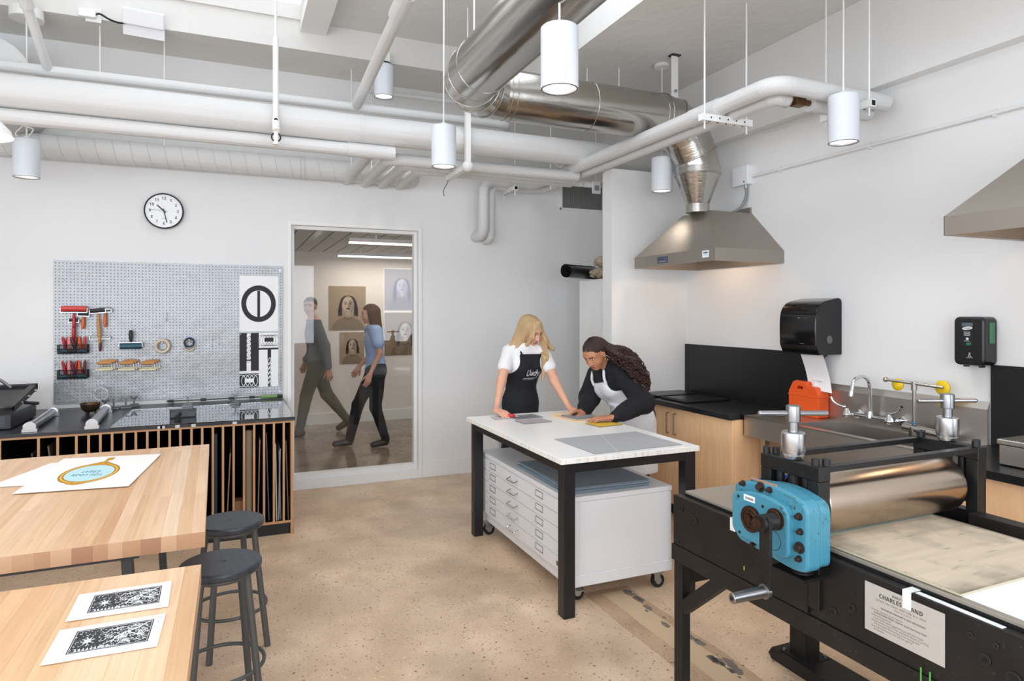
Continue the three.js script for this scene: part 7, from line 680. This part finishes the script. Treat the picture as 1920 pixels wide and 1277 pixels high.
// ---- worker carving, white apron, curly dark hair
{
  const j = { head: [2.48, 1.315, 2.035], neck: [2.60, 1.215, 1.965], chest: [2.685, 1.09, 1.955], waist: [2.775, 0.96, 1.985], pelvis: [2.85, 0.855, 2.0], shR: [2.63, 1.145, 1.79], shL: [2.655, 1.165, 2.12], elR: [2.565, 0.965, 1.815], wrR: [2.415, 0.892, 1.99], elL: [2.725, 0.975, 2.3], wrL: [2.475, 0.895, 2.325], hiR: [2.87, 0.83, 1.92], hiL: [2.87, 0.83, 2.08], knR: [2.84, 0.46, 1.91], knL: [2.84, 0.46, 2.09], anR: [2.88, 0.07, 1.9], anL: [2.88, 0.07, 2.1] };
  const hf = frameOf([-0.76, -0.58, 0.3], [-0.5, 0.8, 0.12]);
  const flat = (Y, up) => { Y = norm(Y); const Z = norm(sub(up, Y.map((v) => v * dot(Y, up)))); return [cross(Y, Z), Y, Z]; };
  const A = figure({ base: [2.86, 0, 2.0], label: 'person with curly dark ponytail in black sweater and white apron carving a block', j, hf, fwd: [-0.85, -0.5, 0.1], skin: 0xb97f5e, lip: 0x9c4f4a, brow: 0x2a1a14, bust: 1, hands: [{ from: j.wrR, at: [2.395, 0.887, 2.005], f: flat([-0.86, -0.1, 0.35], [0.1, 0.75, 0.6]), sgn: 1, curl: gripHand }, { from: j.wrL, at: [2.452, 0.888, 2.318], f: flat([-0.95, -0.06, -0.3], [0, 1, 0.1]), sgn: -1, curl: flatHand }] });
  const sleeve = (s, e, w) => [cone(s, e, 0.062, 0.07, 0.03), cone(e, add(e, sub(w, e), 0.8), 0.07, 0.05, 0.03), cone(add(e, sub(w, e), 0.78), w, 0.045, 0.034, 0.01)];
  const mSw = M({ color: 0x17161a, roughness: 0.95 });
  const sw = cloth(field([...A.torso, ...sleeve(j.shR, j.elR, j.wrR), ...sleeve(j.shL, j.elL, j.wrL), cone(j.neck, add(j.neck, norm(sub(j.head, j.neck)), 0.07), 0.064, 0.058, 0.02)]), 0.01, 0.012, (x, y, z) => Math.max(0.84 - y, dot(sub([x, y, z], add(j.neck, norm(sub(j.head, j.neck)), 0.075)), norm(sub(j.head, j.neck)))));
  A.put('sweater', netMesh(sw, [[2.34, 0.82, 1.62], [3.05, 1.36, 2.45]], 0.0095), mSw);
  const BL = local(j.waist, A.BF), sk = field([...A.torso, cone([2.85, 0.84, 2.0], [2.83, 0.45, 2.0], 0.15, 0.18, 0.06)]);
  const ap = cloth(sk, 0.022, 0.007, (x, y, z) => { const [u, v, w] = BL(x, y, z); const inBib = v > -0.06; const t = v / 0.2, hw = inBib ? Math.max(0.09, 0.18 - 0.09 * Math.max(0, Math.min(1, t))) : 0.2; return Math.max(Math.abs(u) - hw, v - 0.225, 0.42 - y, -w - (inBib ? 0 : 0.05), x - 2.95); });
  const mWa = M({ color: 0xe2e3e6, roughness: 0.9 }); A.put('apron', netMesh(ap, [[2.5, 0.4, 1.7], [3.1, 1.3, 2.3]], 0.0095), mWa);
  const W = world(j.waist, A.BF); for (const s of [-1, 1]) { const g = tube([W([s * 0.085, 0.21, 0.12]), W([s * 0.09, 0.26, 0.105]), W([s * 0.082, 0.31, 0.06]), W([s * 0.06, 0.335, 0.0])], 0.011, 30, 8); g.translate(-2.86, 0, -2.0); obj('neck_strap', g, mWa, A.T); } { const g = ring(0.15, 0.01, 0, 0, 0, 'y', 40); g.scale(1, 1.6, 1.12); g.translate(2.80 - 2.86, 0.925, 1.99 - 2.0); obj('waist_tie', g, mWa, A.T); const k = tube([[2.655, 0.925, 2.03], [2.65, 0.89, 2.05], [2.66, 0.84, 2.045]].map((p) => sub(p, [2.86, 0, 2.0])), 0.008, 20, 6); obj('tie_end', k, mWa, A.T); }
  A.put('trousers', netMesh(cloth(field([...A.legs, ell(j.pelvis, [0.155, 0.12, 0.108], null, 0.05)]), 0.012, 0.006, (x, y) => Math.max(0.06 - y, y - 0.9)), [[2.6, 0.03, 1.7], [3.1, 0.95, 2.3]], 0.012), M({ color: 0x2c2e33, roughness: 0.9 }));
  for (const a of [j.anR, j.anL]) A.put('shoe', netMesh(cloth(field([cone([a[0] + 0.03, 0.045, a[2]], [a[0] - 0.15, 0.035, a[2]], 0.042, 0.034)]), 0.004, 0, (x, y) => -y + 0.001), [[a[0] - 0.24, -0.01, a[2] - 0.08], [a[0] + 0.12, 0.12, a[2] + 0.08]], 0.01), mBlackMatte);
  // hair: parted cap pulled back, curls falling over the shoulder
  const H = world(j.head, hf); const cap = [ell(H([0, 0.036, -0.02]), [0.082, 0.09, 0.098], hf, 0.03), cone(H([0, 0.03, -0.1]), [2.60, 1.33, 2.095], 0.036, 0.042, 0.03), cone([2.60, 1.335, 2.1], [2.69, 1.265, 2.19], 0.045, 0.055, 0.03), cone([2.69, 1.265, 2.19], [2.75, 1.16, 2.25], 0.055, 0.04, 0.03), cone([2.75, 1.16, 2.25], [2.77, 1.09, 2.27], 0.036, 0.018, 0.02)];
  const dark = hairTone(0x1a100c, 0x3a2219, j.head, hf, 0.05, -0.3); const parts = [netMesh(hairField(cap, j.head, hf, 0.0035, 40, (u, v, w) => Math.max(w > 0.0 ? Math.min(1, (0.035 + 0.28 * Math.max(0, w - 0.02)) - v) : (w > -0.045 && Math.abs(u) > 0.055 ? 0.0 - v : -1), Math.abs(u) < 0.0022 && v > 0.05 ? 0.002 : -1)), [[2.34, 1.02, 1.9], [2.9, 1.46, 2.38]], 0.0048, dark)];
  SEED = 515; const path = new THREE.CatmullRomCurve3([V(2.57, 1.35, 2.08), V(2.635, 1.315, 2.13), V(2.69, 1.25, 2.19), V(2.745, 1.15, 2.25), V(2.77, 1.07, 2.275)]); for (let i = 0; i < 80; i++) { const a0 = rnd() * 7, t0 = rr(0.0, 0.45), t1 = rr(0.7, 1.05), R = rr(0.035, 0.066), pts = [], fr = rr(5, 9), ph = rnd() * 7, amp = rr(0.006, 0.011); for (let k = 0; k <= 30; k++) { const t = Math.min(1, t0 + (t1 - t0) * k / 30), p = path.getPoint(t), tan = path.getTangent(t), n = V(0, 1, 0).cross(tan).normalize(), b = tan.clone().cross(n); const rad = R * (0.55 + 0.9 * Math.sin(Math.min(1, t * 1.05) * PI)) * 0.85; const a = a0 + 0.3 * Math.sin(k * 0.2 + ph); const w1 = amp * Math.sin(k / 30 * fr * 2 * PI + ph), w2 = amp * Math.cos(k / 30 * fr * 2 * PI + ph); const q = p.clone().addScaledVector(n, Math.cos(a) * (rad + w1) - Math.sin(a) * w2).addScaledVector(b, Math.sin(a) * (rad + w1) + Math.cos(a) * w2); q.y -= 0.02 * (k / 30) * (k / 30); pts.push(q.toArray()); } const g = prep(tube(pts, rr(0.0028, 0.0045), 90, 5)); const col = lin(0x3a241b); rnd(); const c = new Float32Array(g.attributes.position.count * 3); for (let q = 0; q < c.length; q += 3) { c[q] = col[0]; c[q + 1] = col[1]; c[q + 2] = col[2]; } g.setAttribute('color', new THREE.BufferAttribute(c, 3)); parts.push(g); }
  A.put('hair', merged(parts), M({ vertexColors: true, roughness: 0.6 }));
  const er = H([0.078, -0.045, -0.002]); for (const s of [1, -1]) { const e = H([s * 0.08, -0.05, -0.004]); const g = ring(0.011, 0.0022, 0, 0, 0, 'z', 24); g.translate(...sub(e, [2.86, 0, 2.0])); obj('earring', g, M({ color: 0xd9b36a, roughness: 0.2, metalness: 1 }), A.T); }
  const c = thing('carving_gouge', 'dark handled carving gouge held in the carving hand', 'tool', [2.322, 0.888, 2.045], -1.2); c.rotation.x = 0.3; obj('handle', lathe([[0, 0], [0.009, 0.003], [0.011, 0.02], [0.008, 0.05], [0, 0.05]], 18).rotateX(PI / 2), M({ color: 0x3a2a24, roughness: 0.4 }), c); obj('blade', rod([0, 0, -0.002], [0, 0, -0.03], 0.0025, 0.002, 8), mGalv, c);
}
// ---- two people passing in the corridor
function walker(o) {
  const { x, z, d, S } = o, J = {}; const P = (a, y, s) => [x + a * d, y * S, z + s]; // a: along the walk, s: sideways
  Object.assign(J, { pelvis: P(0, 0.95, 0), waist: P(0.01, 1.08, 0), chest: P(0.03, 1.28, 0), neck: P(0.04, 1.45, 0), head: P(0.075, 1.6, 0), shR: P(0.03, 1.4, -0.17 * S), shL: P(0.03, 1.4, 0.17 * S), ...o.j(P) });
  return figure({ base: [x, 0, z], label: o.label, j: J, hf: frameOf(o.face, [0, 1, 0]), fwd: [d, 0, 0], skin: o.skin, lip: o.lip, brow: o.brow, s: S, hands: o.hands(J) });
}
{
  const down = (Y) => { Y = norm(Y); const up = [0, 0, 1], Z = norm(sub(up, Y.map((v) => v * dot(Y, up)))); return [cross(Y, Z), Y, Z]; };
  { const A = walker({ x: 1.02, z: -2.75, d: -1, S: 1.06, face: [-0.45, -0.05, 0.85], label: 'person in grey jacket and olive trousers walking along the corridor', skin: 0xc99a80, lip: 0xa8655c, brow: 0x3a2a20, j: (P) => ({ elR: P(-0.06, 1.14, -0.26), wrR: P(0.1, 0.93, -0.25), elL: P(-0.08, 1.13, 0.26), wrL: P(-0.12, 0.86, 0.27), hiR: P(0, 0.9, -0.09), hiL: P(0, 0.9, 0.09), knR: P(-0.14, 0.5, -0.09), anR: P(-0.42, 0.15, -0.1), knL: P(0.14, 0.48, 0.09), anL: P(0.22, 0.08, 0.1) }), hands: (J) => [{ from: J.wrR, at: add(J.wrR, [-0.01, -0.03, 0]), f: down([-0.3, -0.9, 0]), sgn: 1, curl: looseHand }, { from: J.wrL, at: add(J.wrL, [0.01, -0.03, 0]), f: down([0.1, -1, 0]), sgn: -1, curl: looseHand }] });
    const J = A; const T = A.T; const j = { w: [1.02, -2.75] }; const box = [[0.45, 0.05, -3.2], [1.6, 1.75, -2.3]];
    A.put('jacket', netMesh(cloth(field([...A.torso, ...A.armR, ...A.armL]), 0.026, 0.012, (x, y, z) => Math.max(0.88 - y, y - 1.53, (z - (-2.75)) < 0.09 && x < 0.985 && Math.abs(z + 2.75) < 0.075 ? 0.03 : -1)), [[0.6, 0.85, -3.2], [1.45, 1.62, -2.3]], 0.014), M({ color: 0x6e7274, roughness: 0.9 }));
    A.put('shirt', netMesh(cloth(field(A.torso), 0.012, 0.006, (x, y) => Math.max(0.95 - y, y - 1.5)), [[0.75, 0.9, -3.05], [1.3, 1.6, -2.45]], 0.013), M({ color: 0x4d4a48, roughness: 0.9 }));
    A.put('trousers', netMesh(cloth(field(A.legs), 0.02, 0.01, (x, y) => y - 1.02), [[0.5, 0.04, -3.1], [1.7, 1.1, -2.4]], 0.014), M({ color: 0x5a594a, roughness: 0.9 }));
    for (const [p, q] of [[[0.82, 0.05, -2.644], [0.62, 0.038, -2.64]], [[1.48, 0.14, -2.86], [1.33, 0.05, -2.86]]]) A.put('shoe', netMesh(cloth(field([cone(p, q, 0.05, 0.038)]), 0.004, 0, (x, y) => 0.001 - y), [[Math.min(p[0], q[0]) - 0.08, -0.01, p[2] - 0.09], [Math.max(p[0], q[0]) + 0.08, 0.25, p[2] + 0.09]], 0.011), M({ color: 0x4a3428, roughness: 0.5 }));
    const hc = [0.9405, 1.696, -2.75], F = frameOf([-0.45, -0.05, 0.85], [0, 1, 0]); A.put('hair', netMesh(hairField([ell(world(hc, F)([0, 0.045, -0.022]), [0.085, 0.088, 0.1], F, 0.02)], hc, F, 0.003, 40, (u, v, w) => Math.max(0.03 + 0.5 * w - v, -0.06 - v)), [[0.78, 1.6, -2.92], [1.1, 1.86, -2.58]], 0.006, () => lin(0x2b211b)), M({ vertexColors: true, roughness: 0.6 })); }
  { const A = walker({ x: 1.6, z: -1.7, d: -1, S: 1.0, face: [-0.95, -0.1, -0.25], label: 'person with long brown hair in light blue shirt and black trousers walking in the corridor', skin: 0xd3a186, lip: 0xb0605a, brow: 0x4a3020, j: (P) => ({ elR: P(-0.03, 1.15, -0.21), wrR: P(0.14, 0.98, -0.21), elL: P(0.0, 1.14, 0.22), wrL: P(0.1, 0.92, 0.22), hiR: P(0, 0.9, -0.085), hiL: P(0, 0.9, 0.085), knR: P(0.2, 0.5, -0.08), anR: P(0.3, 0.09, -0.08), knL: P(0.02, 0.48, 0.085), anL: P(-0.1, 0.09, 0.09) }), hands: (J) => [{ from: J.wrR, at: add(J.wrR, [-0.02, -0.02, 0]), f: down([-0.5, -0.8, 0]), sgn: 1, curl: looseHand }, { from: J.wrL, at: add(J.wrL, [-0.012, -0.028, 0]), f: down([-0.3, -0.95, 0]), sgn: -1, curl: looseHand }] });
    const half = (a) => a; A.put('shirt', netMesh(cloth(field([...A.torso, cone([1.57, 1.4, -1.53], [1.59, 1.26, -1.49], 0.062, 0.06, 0.03), cone([1.57, 1.4, -1.87], [1.61, 1.26, -1.9], 0.062, 0.06, 0.03)]), 0.016, 0.01, (x, y) => Math.max(0.94 - y, y - 1.475)), [[1.35, 0.9, -2.05], [1.85, 1.56, -1.35]], 0.012), M({ color: 0x9fb6dc, roughness: 0.9 }));
    A.put('trousers', netMesh(cloth(field([...A.legs, ell([1.6, 0.95, -1.7], [0.155, 0.125, 0.108], frameOf([-1, 0, 0], [0, 1, 0]), 0.06)]), 0.016, 0.008, (x, y) => Math.max(0.05 - y, y - 1.02)), [[1.15, 0.02, -2.0], [1.9, 1.1, -1.4]], 0.013), M({ color: 0x17171b, roughness: 0.9 }));
    for (const [p, q] of [[[1.7, 0.06, -1.61], [1.55, 0.035, -1.61]], [[1.3, 0.06, -1.78], [1.13, 0.045, -1.78]]]) A.put('shoe', netMesh(cloth(field([cone(p, q, 0.042, 0.032)]), 0.004, 0, (x, y) => 0.001 - y), [[q[0] - 0.08, -0.01, p[2] - 0.08], [p[0] + 0.08, 0.2, p[2] + 0.08]], 0.011), M({ color: 0x241c1a, roughness: 0.4 }));
    const hc = [1.525, 1.6, -1.7], F = frameOf([-0.95, -0.1, -0.25], [0, 1, 0]), H = world(hc, F); A.put('hair', netMesh(hairField([ell(H([0, 0.035, -0.022]), [0.088, 0.094, 0.102], F, 0.03), cone(H([0.05, 0.02, -0.03]), H([0.05, -0.22, -0.05]), 0.055, 0.04, 0.03), cone(H([-0.05, 0.02, -0.03]), H([-0.05, -0.22, -0.05]), 0.055, 0.04, 0.03), cone(H([0, 0.02, -0.07]), H([0, -0.24, -0.085]), 0.06, 0.05, 0.03)], hc, F, 0.004, 36, (u, v, w) => (w > 0.02 ? 0.045 + 0.3 * w - v : -1)), [[1.35, 1.28, -1.9], [1.78, 1.76, -1.5]], 0.007, hairTone(0x3a2418, 0x5e3d28, hc, F, 0.1, -0.2)), M({ vertexColors: true, roughness: 0.55 })); }
}

// ---- crumpled canvas heap on the alcove cabinet
for (const [P, l, col] of [[[[3.3, 2.0, 0.93], [0.2, 0.06, 0.16]], 'folded beige canvas heap beside the rolled black plastic on the alcove cabinet', 0xa89a84], [[[3.28, 2.1, 0.94], [0.15, 0.055, 0.13]], 'crumpled beige canvas thrown on top of the folded canvas heap', 0xb7aa94]]) {
  const f0 = field([ell(P[0], P[1], null, 0.02)]), f = (x, y, z) => Math.max(f0(x, y, z) - 0.03 * (fbm(x * 16 + y * 9 + 3, z * 16 + y * 14 + 8, 3) - 0.45) - 0.012 * Math.sin((y + 0.3 * fbm(x * 8, z * 8, 2)) * 150), 1.9405 - y + (P[0][1] > 2.05 ? 0.1 : 0));
  const t = thing('canvas_heap', l, 'canvas', [P[0][0], 1.94, P[0][2]]); const g = netMesh(f, [[P[0][0] - 0.28, 1.92, P[0][2] - 0.24], [P[0][0] + 0.28, 2.24, P[0][2] + 0.24]], 0.008); g.translate(-P[0][0], -1.94, -P[0][2]); obj('cloth', g, M({ color: col, roughness: 0.95 }), t);
}
renderer.render(scene, camera);
